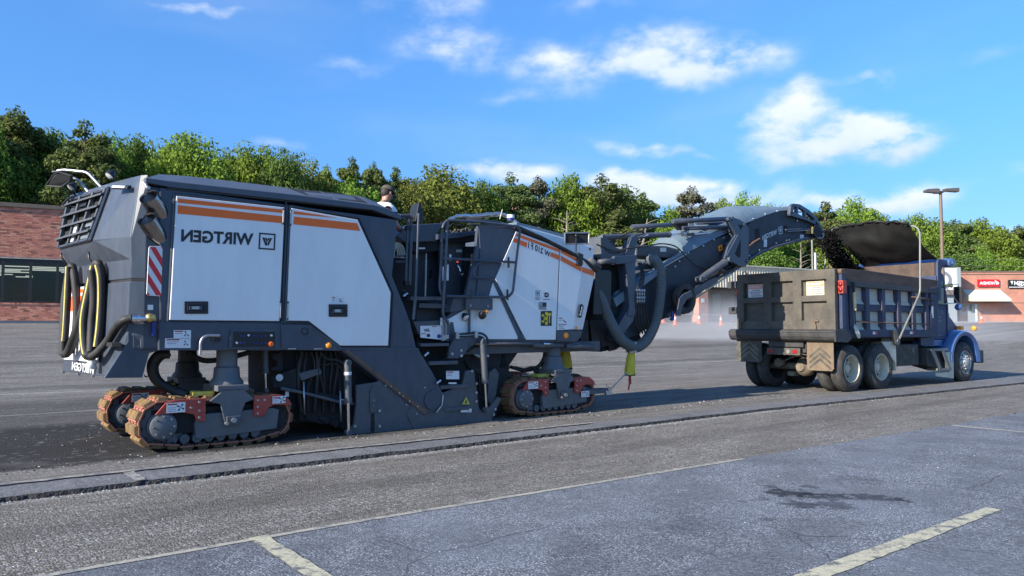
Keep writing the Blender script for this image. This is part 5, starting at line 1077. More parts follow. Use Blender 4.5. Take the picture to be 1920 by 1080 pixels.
# dust bags: yellow sleeves
def sleeve(c0, c1, w, v, name='dust_bag'):
    a = Vector(P(*c0, v)); b = Vector(P(*c1, v)); mb = MB(); lp = []
    for i in range(11):
        t = i / 10; c = a.lerp(b, t); ww = w * (.55 + .28 * math.sin(t * 1.9) + .1 * t)
        lp.append([(c.x + ww * math.cos(g + t * .7) * (1 + .12 * math.sin(5 * g + t * 5)), c.y + ww * .55 * math.sin(g + t * .7), c.z + .01 * math.sin(3 * g) * (i == 10)) for g in np.linspace(0, 2 * math.pi, 19)[:-1]])
    mb.loft(lp, smooth=True); o = mb.build(name, 'bag_yellow', mm); m2 = MB(); m2.tube([tuple(q) for q in lp[-1]] + [lp[-1][0]], .012, seg=6); m2.build('hem', 'black_plastic', o); return o
sleeve((1184, 657), (1181, 703), .14, .6); sleeve((1060, 654), (1061, 691), .17, 1.5)
mb = MB(); mb.tube([P(1180, 703, .6), P(1180, 722, .6), P(1178, 731, .6)], .016, seg=5); mb.tube([P(1182, 703, .6), P(1183, 720, .6)], .012, seg=5); mb.build('warning_streamer', 'red_film', mm)
# ---- conveyor: intake hood, mast, lower belt, arched canvas, folding head
plate('intake_hood', [(1094, 520), (1122, 470), (1150, 470), (1176, 520), (1190, 600), (1205, 640), (1150, 655), (1129, 660), (1108, 650), (1086, 652), (1092, 620)], .75, 1.9, 'dark_void', bevel=.02)
for k, (x, y) in enumerate([(1084, 652), (1106, 657), (1123, 651), (1137, 659), (1150, 652)]):
    plate('rubber_flap', [(x, 600), (x + 19, 600), (x + 21, y - 4), (x + 6, y)], .62 + .01 * k, .66 + .01 * k, 'black_rubber', bevel=.01)
plate('filter_box', [(1116, 508), (1121, 505), (1144, 507), (1147, 511), (1145, 590), (1112, 590)], .38, .8, 'black_plastic', bevel=.02)
mb = MB(); c = P(1130, 447, .9); mb.lathe((c[0] + .0, c[1], c[2] - .38), (0, 0, 1), [(0, .24), (.30, .24), (.31, .26), (.37, .26), (.39, .23), (.40, 0)], 24); mb.build('air_filter', 'machine_grey_low', mm)
plate('hinge_block', [(1126, 446), (1136, 444), (1150, 462), (1176, 472), (1176, 484), (1152, 492), (1128, 490)], .5, 1.0, 'machine_grey_low'); boxp('deck_frame', P(1100, 480, .6), (P(1150, 490, .6)[0], 1.9, P(1150, 498, .6)[2]), 'dark_void')
mb = MB(); mb.tube([P(1122, 492, .4), P(1135, 490, .35), P(1152, 490, .4)], .05); mb.tube([P(1106, 486, .4), P(1124, 502, .4)], .05); mb.build('frame_tube', 'machine_grey_low', mm)
mast = plate('swing_mast', [(1172, 490), (1192, 488), (1190, 560), (1192, 587), (1188, 594), (1176, 592), (1180, 575), (1175, 515)], .44, .66, 'machine_grey', bevel=.012)
plate('mast_head', [(1152, 480), (1194, 478), (1194, 490), (1174, 494), (1152, 496)], .42, .80, 'machine_grey', bevel=.012); plate('mast_horn', [(1172, 482), (1184, 445), (1192, 440), (1197, 446), (1189, 482)], .46, .62, 'machine_grey', bevel=.01)
plate('mast_brace', [(1174, 585), (1190, 592), (1187, 602), (1170, 625), (1155, 640), (1148, 632)], .46, .62, 'machine_grey', bevel=.01)
ram('hydraulic_ram', (1129, 445), (1282, 439), .80, .055, .022, v=.55, v2=.75); ram('hydraulic_ram', (1186, 448), (1215, 441), .6, .03, .015, v=.5)
mb = MB(); mb.ball(P(1283, 438, .73), .06, 0, 8); mb.ball(P(1288, 434, .73), .05, 0, 8); mb.tube([P(1276, 433, .7), P(1290, 445, .7)], .02); mb.build('ram_coupling', 'cloudy_chrome', mm)
ram('hydraulic_ram', (1290, 440), (1366, 433), .12, .03, .022, v=.75); mb = MB(); mb.ball(P(1368, 433, .7), .06, 0, 8); mb.tube([P(1355, 434, .7), P(1370, 430, .7)], .03); mb.build('ram_coupling', 'cloudy_chrome', mm)
plate('belt_tank', [(1193, 459), (1250, 461), (1285, 470), (1286, 478), (1262, 484), (1193, 480)], .85, 1.5, 'machine_grey_low', bevel=.03); sticker(1238.5, 464.5, 1249, 472, .84, mm, red=False, lines=1)
mb = MB()
for k in range(4): mb.tube(spline([P(1196 + k * 2, 492, .5), P(1202 + k * 2, 515, .44), P(1196 + k * 3, 540, .42)], 4), .012, seg=6)
mb.build('hydraulic_hose', 'black_rubber', mm); mb = MB()
for k in range(4):
    for j in range(4): c = P(1195 + k * 4.2, 545 + j * 6.5, .42); mb.cyl((c[0], c[1], c[2] - .03), (c[0], c[1], c[2] + .03), .018 if j % 2 else .024, seg=8)
mb.build('hose_fitting', 'worn_steel', mm); mb = MB()
for k in range(5): mb.tube(spline([P(1193 + k * 4, 571, .44), P(1190 + k * 6, 598, .5), P(1200 + k * 5, 625, .6)], 4), .02, seg=6)
mb.tube(spline([P(1200, 570, .5), P(1203, 596, .5), P(1216, 604, .55), P(1223, 600, .6)], 5), .012, seg=6); mb.build('hydraulic_hose', 'black_rubber', mm)
hose('control_cable', [P(1118, 458, .5), P(1150, 470, .5), P(1175, 466, .45), P(1210, 462, .45), P(1240, 457, .5), P(1268, 463, .55), P(1290, 485, .6), P(1310, 500, .65), P(1338, 503, .65), P(1358, 490, .66), P(1372, 470, .66)], .014, 'black_rubber')
hose('control_cable', [P(1160, 444, .5), P(1190, 434, .5), P(1208, 436, .55), P(1190, 445, .5)], .012, 'black_rubber'); hose('control_cable', [P(1128, 452, .5), P(1138, 470, .5), P(1160, 474, .5), P(1190, 458, .5)], .012, 'black_rubber')
# lower conveyor
cz0, cz1 = .72, 1.66
conv = plate('conveyor_frame', [(1144, 562), (1244, 497), (1287, 475), (1340, 448), (1378, 436), (1404, 428), (1404, 492), (1388, 500), (1247, 597), (1195, 628), (1150, 645), (1125, 640)], cz0, cz1, 'conveyor_canvas', bevel=.02, vref=cz0)
mb = MB(); mb.tube([P(1150, 553, .70), P(1244, 494, .70), P(1286, 471, .70)], .035); mb.tube([P(1150, 559, .69), P(1244, 500, .69), P(1287, 476, .69)], .022, mi=1); mb.build('side_rail', ['canvas_blue', 'worn_steel'], conv)
mb = MB()
for (x, y) in [(1273, 490), (1290, 474), (1318, 461), (1338, 449.5), (1356, 446), (1265, 500)]: c = P(x, y, .71); mb.cyl((c[0], .72, c[2]), (c[0], .69, c[2]), .02, seg=8)
mb.build('rivet', 'worn_steel', conv)
mb = MB(); lp = []
for (x, y, h) in [(1286, 475, .38), (1310, 463, .42), (1340, 447, .44), (1372, 433, .44), (1400, 418, .42), (1424, 408, .32), (1452, 398, .2), (1480, 391, .06)]:
    b0 = P(x, y, .70); wd = .49; lp.append([(b0[0] - .10 * math.sin(math.pi * k / 10), .70 + wd * (1 - math.cos(math.pi * k / 10)), b0[2] + h * math.sin(math.pi * k / 10)) for k in range(11)])
mb.loft(lp, smooth=True); mb.build('canvas_cover', 'canvas_blue', conv)
plate('belt_tray', [(1150, 560), (1244, 497), (1250, 503), (1156, 575)], .55, .72, 'canvas_blue', bevel=.004)
mb = MB(); mb.prism(PL([(1250, 596), (1246, 590), (1392, 488), (1396, 494)], .66), .60, .74); mb.tube([P(1292, 564, .58), P(1370, 514, .58)], .028, mi=1); mb.build('lower_rail', ['machine_grey_low', 'cream_hose'], conv)
mb = MB(); c = P(1277, 560, .58); mb.lathe((c[0], .60, c[2]), (0, -1, 0), [(0, .2), (0, .30), (.05, .32), (.07, .32), (.08, .27), (.12, .27), (.13, .30), (.16, .30), (.16, .2), (.1, .16), (.04, .15)], 28); sh = mb.build('drive_pulley', 'black_rubber', mm)
mb = MB(); mb.lathe((c[0], .52, c[2]), (0, -1, 0), [(0, .275), (.01, .292), (.03, .292), (.04, .275)], 28); mb.build('pulley_belt', 'rust_brown', sh)
plate('pulley_bracket', [(1274, 560), (1281, 552), (1296, 545), (1300, 556), (1288, 562), (1280, 575), (1277, 592), (1268, 592), (1272, 573)], .40, .44, 'machine_grey_low'); mb = MB(); mb.tube([P(1262, 585, .5), P(1261, 597, .5)], .035); mb.ball(P(1260, 598, .5), .045, 0, 8); mb.build('roller_stop', 'blue_plastic', mm)
mb = MB(); mb.prism(PL([(1294, 545), (1330, 524), (1342, 520), (1345, 528), (1300, 556)], .5), .48, .55); mb.build('latch_plate', 'machine_grey_low', mm, .004)
for (x, y) in [(1297, 545), (1289, 552), (1322, 522)]: sticker(x - 4, y - 4, x + 3, y + 3, .47, mm, red=False, lines=1)
ram('hydraulic_ram', (1312, 524), (1366, 487), .86, .075, .04, v=.50)
mb = MB(); mb.tube(spline([P(1345, 507, .6), P(1356, 510, .6), P(1372, 505, .62), P(1384, 494, .66)], 4), .035); mb.tube([P(1320, 526, .6), P(1380, 493, .62)], .02); mb.build('hydraulic_hose', 'black_rubber', mm)
# triangular pivot frame, both sides
piv = [(1366, 412), (1371, 406), (1386, 411), (1400, 420), (1404, 432), (1404, 492), (1398, 500), (1388, 499), (1359, 484), (1366, 462), (1380, 440)]
for (va, vb, lab) in ((.50, .60, 'pivot frame on the near side'), (1.78, 1.88, 'pivot frame on the far side')):
    uz = [P(x, y, .50) for x, y in piv]; mb = MB(); mb.prism(uz, va, vb); pf = mb.build('pivot_frame', 'machine_grey', mm, .01, label=lab)
    for tri in ([(1384, 421), (1393, 422), (1389, 431)], [(1378, 476), (1389, 448), (1388, 482), (1384, 483)]): m2 = MB(); m2.prism([P(x, y, .50) for x, y in tri], va - .004, va + .02); m2.build('cutout', 'dark_void', pf)
    m2 = MB()
    for (x, y) in [(1373, 410), (1396, 421), (1401, 490), (1367, 411)]: c = P(x, y, .5); m2.cyl((c[0], va - .02, c[2]), (c[0], vb + .02, c[2]), .045, seg=12)
    m2.tube([P(1383, 441, .5), P(1362, 480, .5)], .02) if va < 1 else None; m2.build('pivot_pin', 'machine_grey', pf)
mb = MB()
for v in (.60, 1.7): mb.cyl(P(1265, 414.5, .55)[:1] + (v,) + P(1265, 414.5, .55)[2:], P(1368, 410, .55)[:1] + (v,) + P(1368, 410, .55)[2:], .05)
mb.cyl(P(1289, 427, .55)[:1] + (.68,) + P(1289, 427, .55)[2:], P(1373, 425, .55)[:1] + (.68,) + P(1373, 425, .55)[2:], .045); mb.cyl(P(1305, 419, .8), P(1366, 418, .8), .03); mb.build('tie_rod', 'machine_grey', mm)
plate('rod_bracket', [(1262, 414), (1300, 412), (1298, 420), (1290, 424), (1285, 431), (1276, 431)], .7, .8, 'dark_void'); plate('rod_bracket', [(1291, 417), (1296, 413), (1302, 416), (1302, 424), (1292, 424)], .68, .76, 'worn_steel')
mb = MB(); mb.tube(spline([P(1367, 437, .62), P(1372, 445, .6), P(1366, 456, .6), P(1361, 457, .6)], 4), .022); mb.build('hose_fitting', 'chrome', mm); hose('hydraulic_hose', [P(1378, 440, .6), P(1370, 462, .62), P(1362, 476, .64)], .02, 'black_rubber')
mb = MB(); q = PL([(1346, 462), (1353, 458), (1355, 468), (1348, 472)], .71); mb.prism(q, .71, .70, 0); mb.prism(PL([(1349, 467.5), (1351.5, 461.5), (1353, 467)], .7), .7, .695, 1); mb.build('warning_sign', ['amber_lens', 'black_marking'], conv)
# folding head of the conveyor
hd = plate('conveyor_head', [(1398, 427), (1410, 413), (1435, 402.5), (1460, 396), (1482, 394), (1500, 402), (1528, 421), (1542, 434), (1541, 444), (1530, 446), (1499, 449), (1457, 459), (1430, 470), (1406, 484), (1396, 492)], .72, 1.66, 'conveyor_canvas', bevel=.03, vref=.72)
mb = MB(); mb.tube([P(1404, 486, .70), P(1430, 472, .70), P(1457, 461, .70), P(1499, 450, .70), P(1536, 443, .70)], .035, seg=8); mb.build('head_edge', 'machine_grey', hd)
mb = MB(); mb.tube([P(1404, 482, .69), P(1424, 474, .69), P(1457, 457, .69), P(1490, 449, .69)], .010, seg=5); mb.build('rubber_hem', 'black_rubber', hd)
mb = MB()
for (x, y) in [(1412, 410), (1435, 401.5), (1457, 396), (1494, 414), (1474, 451), (1479, 450), (1455, 456), (1423, 469), (1404, 480)]: c = P(x, y, .71); mb.cyl((c[0], .72, c[2]), (c[0], .69, c[2]), .022, seg=8)
mb.build('rivet', 'worn_steel', hd)
v = .712; mb = MB(); put_text(mb, 'WIRTGEN', (P(1429.5, 450.5, v), P(1456, 440, v), P(1457.5, 429.5, v), P(1429.5, 441.5, v)), bold=.02); mb.build('lettering', 'sticker_white', hd)
wlogo(hd, (P(1461, 439.5, v), P(1467.5, 437.5, v), P(1466.5, 423.5, v), P(1459, 427, v)), 'sticker_white'); sticker(1432, 449, 1438, 463, .712, hd, red=False, lines=3); sticker(1500, 440, 1507, 447.5, .712, hd, red=False, lines=2)
mb = MB(); mb.prism(PL([(1416, 430), (1423, 428), (1425, 452), (1419, 455)], .71), .712, .705); mb.prism(PL([(1470, 424), (1475, 422), (1478, 432), (1472, 431)], .71), .712, .705); mb.build('head_slot', 'dark_void', hd)
mb = MB(); mb.tube([P(1398, 470, .66), P(1412, 455, .66), P(1424, 448, .66)], .025); mb.build('side_rod', 'rust_brown', hd); mb = MB(); mb.tube([P(1473, 431, .66), P(1527, 429, .66)], .022); mb.tube([P(1476, 434, .66), P(1527, 431, .66)], .012, mi=1); mb.build('tension_bar', ['machine_grey', 'worn_steel'], hd)
for (va, vb) in ((.62, .70), (1.68, 1.76)):
    uzf = lambda pts: [P(x, y, .62) for x, y in pts]; mb = MB()
    outer = [(1483, 402), (1485, 384), (1490, 382), (1500, 383), (1515, 393), (1528, 405), (1538, 420), (1543, 432), (1536, 428), (1528, 417), (1505, 406)]
    mb.prism(uzf([(1481, 402), (1483, 386), (1487, 383), (1490, 386), (1486, 402)]), va, vb); mb.prism(uzf([(1484, 386), (1488, 381.5), (1500, 383), (1518, 394), (1532, 408), (1541, 424), (1545, 436), (1540, 434), (1536, 424), (1528, 411), (1514, 399), (1498, 388.5), (1489, 387)]), va, vb); mb.prism(uzf([(1482, 398), (1486, 396), (1528, 416), (1530, 421), (1512, 413), (1482, 404)]), va, vb)
    for x, y0, y1 in ((1494, 387, 402), (1509, 395, 409), (1527, 408, 417)): mb.prism(uzf([(x, y0), (x + 3.5, y0 + 2), (x + 3, y1 + 1), (x, y1)]), va + .004, vb - .004)
    mb.build('head_guard', 'machine_grey', hd, .004)
mb = MB()
for k in range(5): x = 1489 + k * 11.5; y = 384 + k * k * 2.1; c = P(x, y + 3, .62); mb.box((c[0], .70, c[2] - .02), (c[0] + .05, 1.68, c[2] + .02))
mb.build('guard_crossbar', 'machine_grey', hd, .004); mb = MB(); c = P(1531, 434, .62); mb.cyl((c[0], .60, c[2]), (c[0], 1.78, c[2]), .17, seg=20); mb.build('head_drum', 'black_rubber', hd)
mb = MB(); mb.box(P(1523, 438, .60), (P(1531, 438, .6)[0], .7, P(1531, 427, .6)[2])); mb.tube([P(1534, 446, .6), P(1541, 447, .6), P(1545, 440, .6), P(1542, 437, .6)], .016, mi=1); mb.box(P(1513, 438, .64), (P(1519, 433, .64)[0], .7, P(1519, 433, .64)[2]), 2); mb.build('head_bearing', ['brass', 'chrome', 'rust_brown'], hd, .004)
plate('far_lug', [(1402, 395), (1404, 388), (1412, 386), (1420, 392)], 1.55, 1.68, 'machine_grey')
# ribbed suction hoses
def ribbed(pts, r, name='suction_hose'):
    pp = spline(pts, 10); L_ = 0; P2 = [pp[0]]
    d = [0]
    for a, b in zip(pp, pp[1:]): d.append(d[-1] + (b - a).length)
    n = int(d[-1] / .017); out = []
    for i in range(n):
        s = d[-1] * i / (n - 1); k = max(j for j in range(len(d)) if d[j] <= s + 1e-9); k = min(k, len(pp) - 2); out.append(pp[k].lerp(pp[k + 1], (s - d[k]) / max(1e-9, d[k + 1] - d[k])))
    mb = MB(); mb.tube(out, r, seg=16, rr=lambda i, n_: r + (.006 if i % 2 else -.003)); return mb.build(name, 'hose_grey', mm)
ribbed([P(1100, 528, .55), P(1113, 538, .5), P(1126, 560, .45), P(1138, 590, .42), P(1153, 620, .42), P(1168, 640, .45), P(1188, 652, .55)], .10)
ribbed([P(1216, 490, .72), P(1226, 487, .62), P(1236, 500, .56), P(1239, 530, .55), P(1236, 566, .55), P(1230, 600, .55), P(1216, 632, .55), P(1200, 648, .55), P(1187, 652, .55)], .10)
mb = MB(); mb.cyl(P(1184, 640, .55), P(1184, 660, .57), .105, seg=18, mi=0); mb.cyl(P(1184, 657, .57), P(1184, 661, .57), .11, seg=18, mi=0); mb.build('hose_clamp', 'worn_steel', mm); mb = MB(); c = P(1217, 487, .72); mb.lathe(c, (-.6, .3, .1), [(-.06, .10), (0, .112), (.05, .10)], 16); mb.build('hose_collar', 'machine_grey', mm)
mb = MB(); c = P(1151, 604, .6); mb.cyl((c[0], .62, c[2]), (c[0], .72, c[2]), .06, seg=12); mb.build('support_plate', 'worn_steel', mm)
# millings falling from the conveyor head
# ---------------------------------------------------------------- dump truck
mat('truck_blue', (.018, .036, .105), .42, var=.15, dirt=.42, dcol=(.10, .09, .085), dscale=2.6, bump=.04, bscale=30)
mat('body_blue', (.026, .036, .085), .55, var=.25, vscale=4, dirt=.62, dcol=(.12, .10, .085), dscale=4.5, bump=.15, bscale=20)
mat('fender_blue', (.035, .11, .30), .26, var=.1, dirt=.25, dcol=(.2, .2, .2), dscale=3.5, coat=.4)
mat('body_panel', (.60, .56, .46), .7, var=.2, vscale=5, dirt=.5, dcol=(.30, .26, .19), dscale=5, bump=.15, bscale=14)
mat('tailgate_steel', (.058, .053, .047), .62, var=.35, vscale=3, dirt=.75, dcol=(.16, .135, .10), dscale=3.2, bump=.35, bscale=16)
mat('bumper_black', (.03, .03, .032), .55, var=.2, dirt=.4, dcol=(.12, .11, .10), dscale=4, bump=.2, bscale=20)
mat('board_rust', (.085, .055, .04), .75, var=.4, vscale=5, dirt=.4, dcol=(.05, .05, .06), dscale=3, bump=.3, bscale=14, stretch=(.3, 1, 1))
mat('tyre', (.028, .027, .026), .85, var=.15, dirt=.55, dcol=(.13, .12, .105), dscale=6, bump=.2, bscale=40)
mat('rim_cream', (.62, .57, .44), .5, .15, var=.12, dirt=.45, dcol=(.2, .17, .12), dscale=8)
mat('rim_silver', (.5, .5, .48), .4, .5, var=.2, dirt=.35)
mat('axle_dirt', (.15, .12, .085), .85, var=.3, dirt=.5)
mat('flap_brown', (.17, .12, .075), .85, var=.35, vscale=5, dirt=.4, dcol=(.1, .1, .09), dscale=4)  # near flap, browner and paler than the far one
mat('flap_dark', (.05, .048, .042), .85, var=.3, dirt=.4)
mat('tarp_black', (.010, .010, .010), .6, var=.35, vscale=3, dirt=.25, dcol=(.035, .030, .022), dscale=2.2, bump=.5, bscale=5)
mat('dull_alu', (.24, .24, .22), .55, .5, var=.15, dirt=.3)
mat('cream_steel', (.6, .56, .42), .5, var=.12, vscale=4, dirt=.3, dcol=(.35, .3, .2))
mat('glass_dark', (.02, .025, .03), .05, spec=.8)
mat('shovel_handle', (.7, .55, .25), .5, var=.15)
tk = empty('dump_truck', TF); tag(tk, 'blue tri-axle dump truck with rusty steel body being loaded under the conveyor, tarp lifted', 'dump truck')
def Q(x, y, v=0.0): return TF.lo(x, y, v)
def Qu(x, y, u): return TF.lou(x, y, u)
def tb(name, a, b, mt, bevel=.008, parent=None, label=None): mb = MB(); mb.box(a, b); return mb.build(name, mt, parent or tk, bevel, label)
def tprism(name, uz, v0, v1, mt, bevel=.008, parent=None, label=None): mb = MB(); mb.prism([(a, 0, b) for a, b in uz], v0, v1); return mb.build(name, mt, parent or tk, bevel, label)
BW = 2.52
# dump body: near side wall with ribs and pale panels
body = tprism('dump_body', [(-.42, 1.20), (3.78, 1.20), (3.86, 2.52), (-.36, 2.52)], .13, .17, 'body_blue')
tprism('side_wall', [(-.42, 1.20), (3.78, 1.20), (3.86, 2.52), (-.36, 2.52)], BW - .17, BW - .13, 'body_blue', parent=body)
tb('body_floor', (-.4, .13, 1.18), (3.8, BW - .13, 1.26), 'body_blue', parent=body)
ribs = [(-.02, .10), (.62, .74), (1.28, 1.40), (1.97, 2.09), (2.63, 2.75), (3.25, 3.37)]
for (va, vb) in ((.0, .13), (BW - .13, BW)):
    tprism('bottom_rail', [(-.5, 1.22), (3.72, 1.19), (3.74, 1.36), (-.44, 1.38)], va, vb, 'body_blue', parent=body)
    tprism('top_rail', [(-.33, 2.34), (3.86, 2.26), (3.87, 2.37), (-.33, 2.47)], va - .02 if va < 1 else va, vb if va < 1 else vb + .02, 'bumper_black', parent=body)
    tprism('side_board', [(-.30, 2.47), (3.87, 2.375), (3.9, 2.60), (.6, 2.72), (-.22, 2.72)], va + .02, vb - .04, 'board_rust', parent=body)
    tprism('middle_rail', [(-.2, 1.80), (3.5, 1.78), (3.5, 1.92), (-.2, 1.96)], va + .05 if va < 1 else va, vb if va < 1 else vb - .05, 'body_blue', parent=body)
    for (a, b) in ribs:
        tprism('rib', [(a - .02, 1.36), (b + .02, 1.36), (b + .01, 2.36), (a - .01, 2.36)], va + .01, vb, 'body_blue', parent=body)
    tprism('corner_post', [(-.44, 1.25), (-.12, 1.25), (-.16, 2.50), (-.36, 2.52)], va - .005, vb + .01, 'body_blue', parent=body)
    tprism('corner_post', [(3.44, 1.25), (3.80, 1.2), (3.9, 2.45), (3.5, 2.4)], va + .01, vb, 'body_blue', parent=body)
edges = [-.1] + [x for r in ribs for x in r][1:] + [3.44]
edges = [(.12, .60), (.76, 1.26), (1.42, 1.95), (2.11, 2.61), (2.77, 3.23)] ; edges = [(-.10, -.03)] + edges + [(3.39, 3.46)]
for k, (a, b) in enumerate(edges):
    for (z0, z1) in ((1.37, 1.79), (1.95, 2.36)):
        # each bay is a shallow bowl: pale plate with sloping lower lip
        mb = MB(); mb.add([(a, .055, z0), (b, .055, z0), (b, .115, z0 + .09), (a, .115, z0 + .09), (b, .12, z1), (a, .12, z1)], [(0, 1, 2, 3), (3, 2, 4, 5)]); mb.build('panel', 'body_panel', body)
mb = MB(); mb.tube([(.12, -.01, 1.56), (3.42, -.02, 1.50)], .016); mb.tube([(2.55, -.01, 2.16), (3.6, -.01, 2.10)], .016); mb.build('tie_bar', 'rust_brown', body)
mb = MB(); mb.tube([(3.3, -.03, 2.14), (3.32, -.03, 2.0), (3.28, -.03, 1.95)], .012); mb.build('strap', 'rust_brown', body)
for (a, b) in ((.83, 1.02), (2.45, 2.62)):
    tb('reflector', (a, -.004, 1.27), (a + .10, -.0, 1.33), 'sticker_white', 0, body); tb('reflector', (a + .10, -.004, 1.27), (b, -.0, 1.33), 'red_film', 0, body)
tb('data_plate', (3.5, -.004, 1.66), (3.58, .0, 1.95), 'sticker_white', 0, body)
# load heap inside
mb = MB(); nU, nV = 26, 14; V = []
for i in range(nU + 1):
    for j in range(nV + 1):
        uu = -.3 + 4.0 * i / nU; vv = .18 + (BW - .36) * j / nV; V.append((uu, vv, 2.1 + .5 * math.exp(-((uu - 1.3) / .9) ** 2 - ((vv - 1.5) / .7) ** 2) + .05 * mnoise.noise((uu * 3, vv * 3, 0))))
mb.add(V, [(i * (nV + 1) + j, (i + 1) * (nV + 1) + j, (i + 1) * (nV + 1) + j + 1, i * (nV + 1) + j + 1) for i in range(nU) for j in range(nV)], 0, True); heap = mb.build('load_of_millings', 'crumb_dark'); heap.location = tk.location; heap.rotation_euler = tk.rotation_euler
tag(heap, 'heap of dark asphalt millings lying inside the dump truck body', 'rubble'); heap['kind'] = 'stuff'
# tailgate: outer frame, uprights and recessed bays
uT = -.60
def tg(v, z, u=0.0): return (uT + .10 * (2.7 - z) / 1.3 * .3 + u, v, z)
tailg = tb('tailgate', (-.60, -.02, 1.40), (-.50, BW + .02, 2.68), 'tailgate_steel', .006)
for (z0, z1) in ((2.48, 2.70), (2.0, 2.13), (1.38, 1.58)): tb('rail', (-.68, -.04 if z0 > 2.4 else .0, z0), (-.59, BW + .04 if z0 > 2.4 else BW, z1), 'tailgate_steel', .012, tailg)
for (v0, v1) in ((-.04, .16), (.78, 1.0), (1.58, 1.80), (2.36, 2.56)): tb('upright', (-.69, v0, 1.37), (-.592, v1, 2.5), 'tailgate_steel', .012, tailg)
mb = MB(); rr_ = lambda c: [(-.63, c[0] + .07 * math.cos(t), c[1] + .07 * math.sin(t)) for t in np.linspace(0, math.pi, 9)]
mb.tube(rr_((.12, 2.70)), .012); mb.tube(rr_((2.36, 2.70)), .012); mb.build('lifting_eye', 'rust_brown', tailg)
for k, (v0, v1) in enumerate(((.26, .70), (1.86, 2.28))):
    w = lambda v, z: (-.612, v, z)
    sg = tb('warning_sign', (-.610, v0, 2.14), (-.602, v1, 2.45), 'sticker_white' if k else 'cream_steel', 0, tailg)
    tb('heading', (-.612, v0 + .02, 2.345), (-.610, v1 - .02, 2.435), 'orange_band', 0, sg)
    mb = MB(); put_text(mb, 'WARNING', (w(v1 - .03, 2.355), w(v0 + .03, 2.355), w(v0 + .03, 2.425), w(v1 - .03, 2.425)), bold=.03, lift=(-.001, 0, 0)); mb.build('lettering', 'sticker_white', sg)
    mb = MB()
    for (i, (tx, zz)) in enumerate((('STAY BACK', 2.295), ('200 FEET', 2.245))[:0]): pass
    for i in range(4):
        zz = 2.165 + i * .045; a = .05 + .03 * (i % 2); mb.box((-.6125, v0 + a, zz), (-.6105, v1 - a - .05 * (i % 3 == 0), zz + .02), 0)
    mb.build('print_line', 'print_grey', sg)
mb = MB()
for v in (.42, 2.42): mb.tube([(-.70, v, 1.62), (-.72, v + .02, 1.53), (-.70, v, 1.45), (-.71, v + .02, 1.36)], .018); mb.tube([(-.70, v - .06, 1.56), (-.70, v + .07, 1.58)], .02)
mb.build('chain', 'rust_brown', tailg)
# tailgate hinge posts, spreader apron (rounded bumper)
for v in (-.10, BW + .02):
    tb('hinge_post', (-.52, v, 1.4), (-.40, v + .08, 2.62), 'truck_blue'); mb = MB(); mb.cyl((-.50, v - .02, 2.64), (-.50, v + .10, 2.64), .06, seg=12); mb.build('hinge_pin', 'rust_brown', tk)
for v in (-.12, BW + .06):
    mb = MB(); mb.lathe((-.60, v, 2.36), (-1, 0, 0), [(0, .0), (0, .05), (.02, .05), (.03, 0)], 16); mb.lathe((-.60, v, 2.24), (-1, 0, 0), [(0, .0), (0, .05), (.02, .05), (.03, 0)], 16); mb.build('tail_lamp', 'red_lens', tk); tb('lamp_box', (-.60, v - .06, 2.16), (-.46, v + .06, 2.44), 'guard_red' if v < 0 else 'bumper_black')
for z in (2.38, 1.75): tb('far_bracket', (-.68, BW + .05, z), (-.48, BW + .30, z + .17), 'bumper_black')
mb = MB()
prof = [(-.74, 1.385), (-.80, 1.36), (-.82, 1.30), (-.81, 1.23), (-.77, 1.16), (-.70, 1.12), (-.40, 1.12), (-.40, 1.39)]
mb.prism([(a, 0, b) for a, b in prof], -.10, BW + .20); mb.build('rear_apron', 'bumper_black', tk, .012)
mb = MB(); mb.tube([(-.80, -.08, 1.33), (-.80, BW + .18, 1.33)], .03); mb.build('apron_bead', 'bumper_black', tk); tprism('apron_end', [(-.44, 1.38), (-.84, 1.38), (-.82, 1.12), (-.38, 1.10), (-.20, 1.20)], -.13, -.08, 'bumper_black')
# frame, axle, lamps bar
for v in (.78, 1.62): tb('frame_rail', (-.55, v, .86), (5.8, v + .1, 1.10), 'bumper_black')
tb('sub_frame', (-.40, .35, 1.10), (3.7, 2.2, 1.19), 'dark_void'); tb('rear_beam', (-.62, .80, .98), (-.5, 1.72, 1.14), 'bumper_black')
lb2 = tb('lamp_bar', (-.66, .86, .80), (-.60, 1.74, .96), 'flap_dark'); tb('tail_lamp', (-.672, .93, .84), (-.66, 1.05, .92), 'red_lens', .004, lb2); tb('tail_lamp', (-.672, 1.56, .84), (-.66, 1.70, .92), 'red_lens', .004, lb2)
mb = MB(); mb.cyl((-.66, 1.16, .88), (-.675, 1.16, .88), .05, seg=18); mb.build('reverse_lamp', 'dull_alu', lb2)
for uu in (0.0, 1.22):
    mb = MB(); mb.cyl((uu, .3, .52), (uu, 2.2, .52), .085, seg=14); mb.ball((uu - .02, 1.15, .52), .23, 0, 16, (1, 1, 1)); mb.cyl((uu - .18, 1.15, .52), (uu - .26, 1.15, .52), .14, .10, seg=16); mb.build('axle', 'axle_dirt', tk)
    mb = MB(); mb.cyl((uu - .28, 1.72, .60), (uu - .06, 1.72, .60), .10, seg=16); mb.cyl((uu - .28, .62, .60), (uu - .06, .62, .60), .10, seg=16); mb.build('brake_chamber', 'axle_dirt', tk)
mb = MB(); mb.tube(spline([(-.3, 1.5, .66), (-.4, 1.3, .72), (-.35, 1.1, .8), (-.2, .9, .8)], 5), .018); mb.tube(spline([(-.3, 1.2, .76), (-.42, 1.0, .78), (-.35, .8, .7), (-.2, .7, .74)], 5), .018); mb.tube([(-.1, 1.0, .62), (.5, .9, .6)], .04); mb.build('brake_hose', 'axle_dirt', tk)
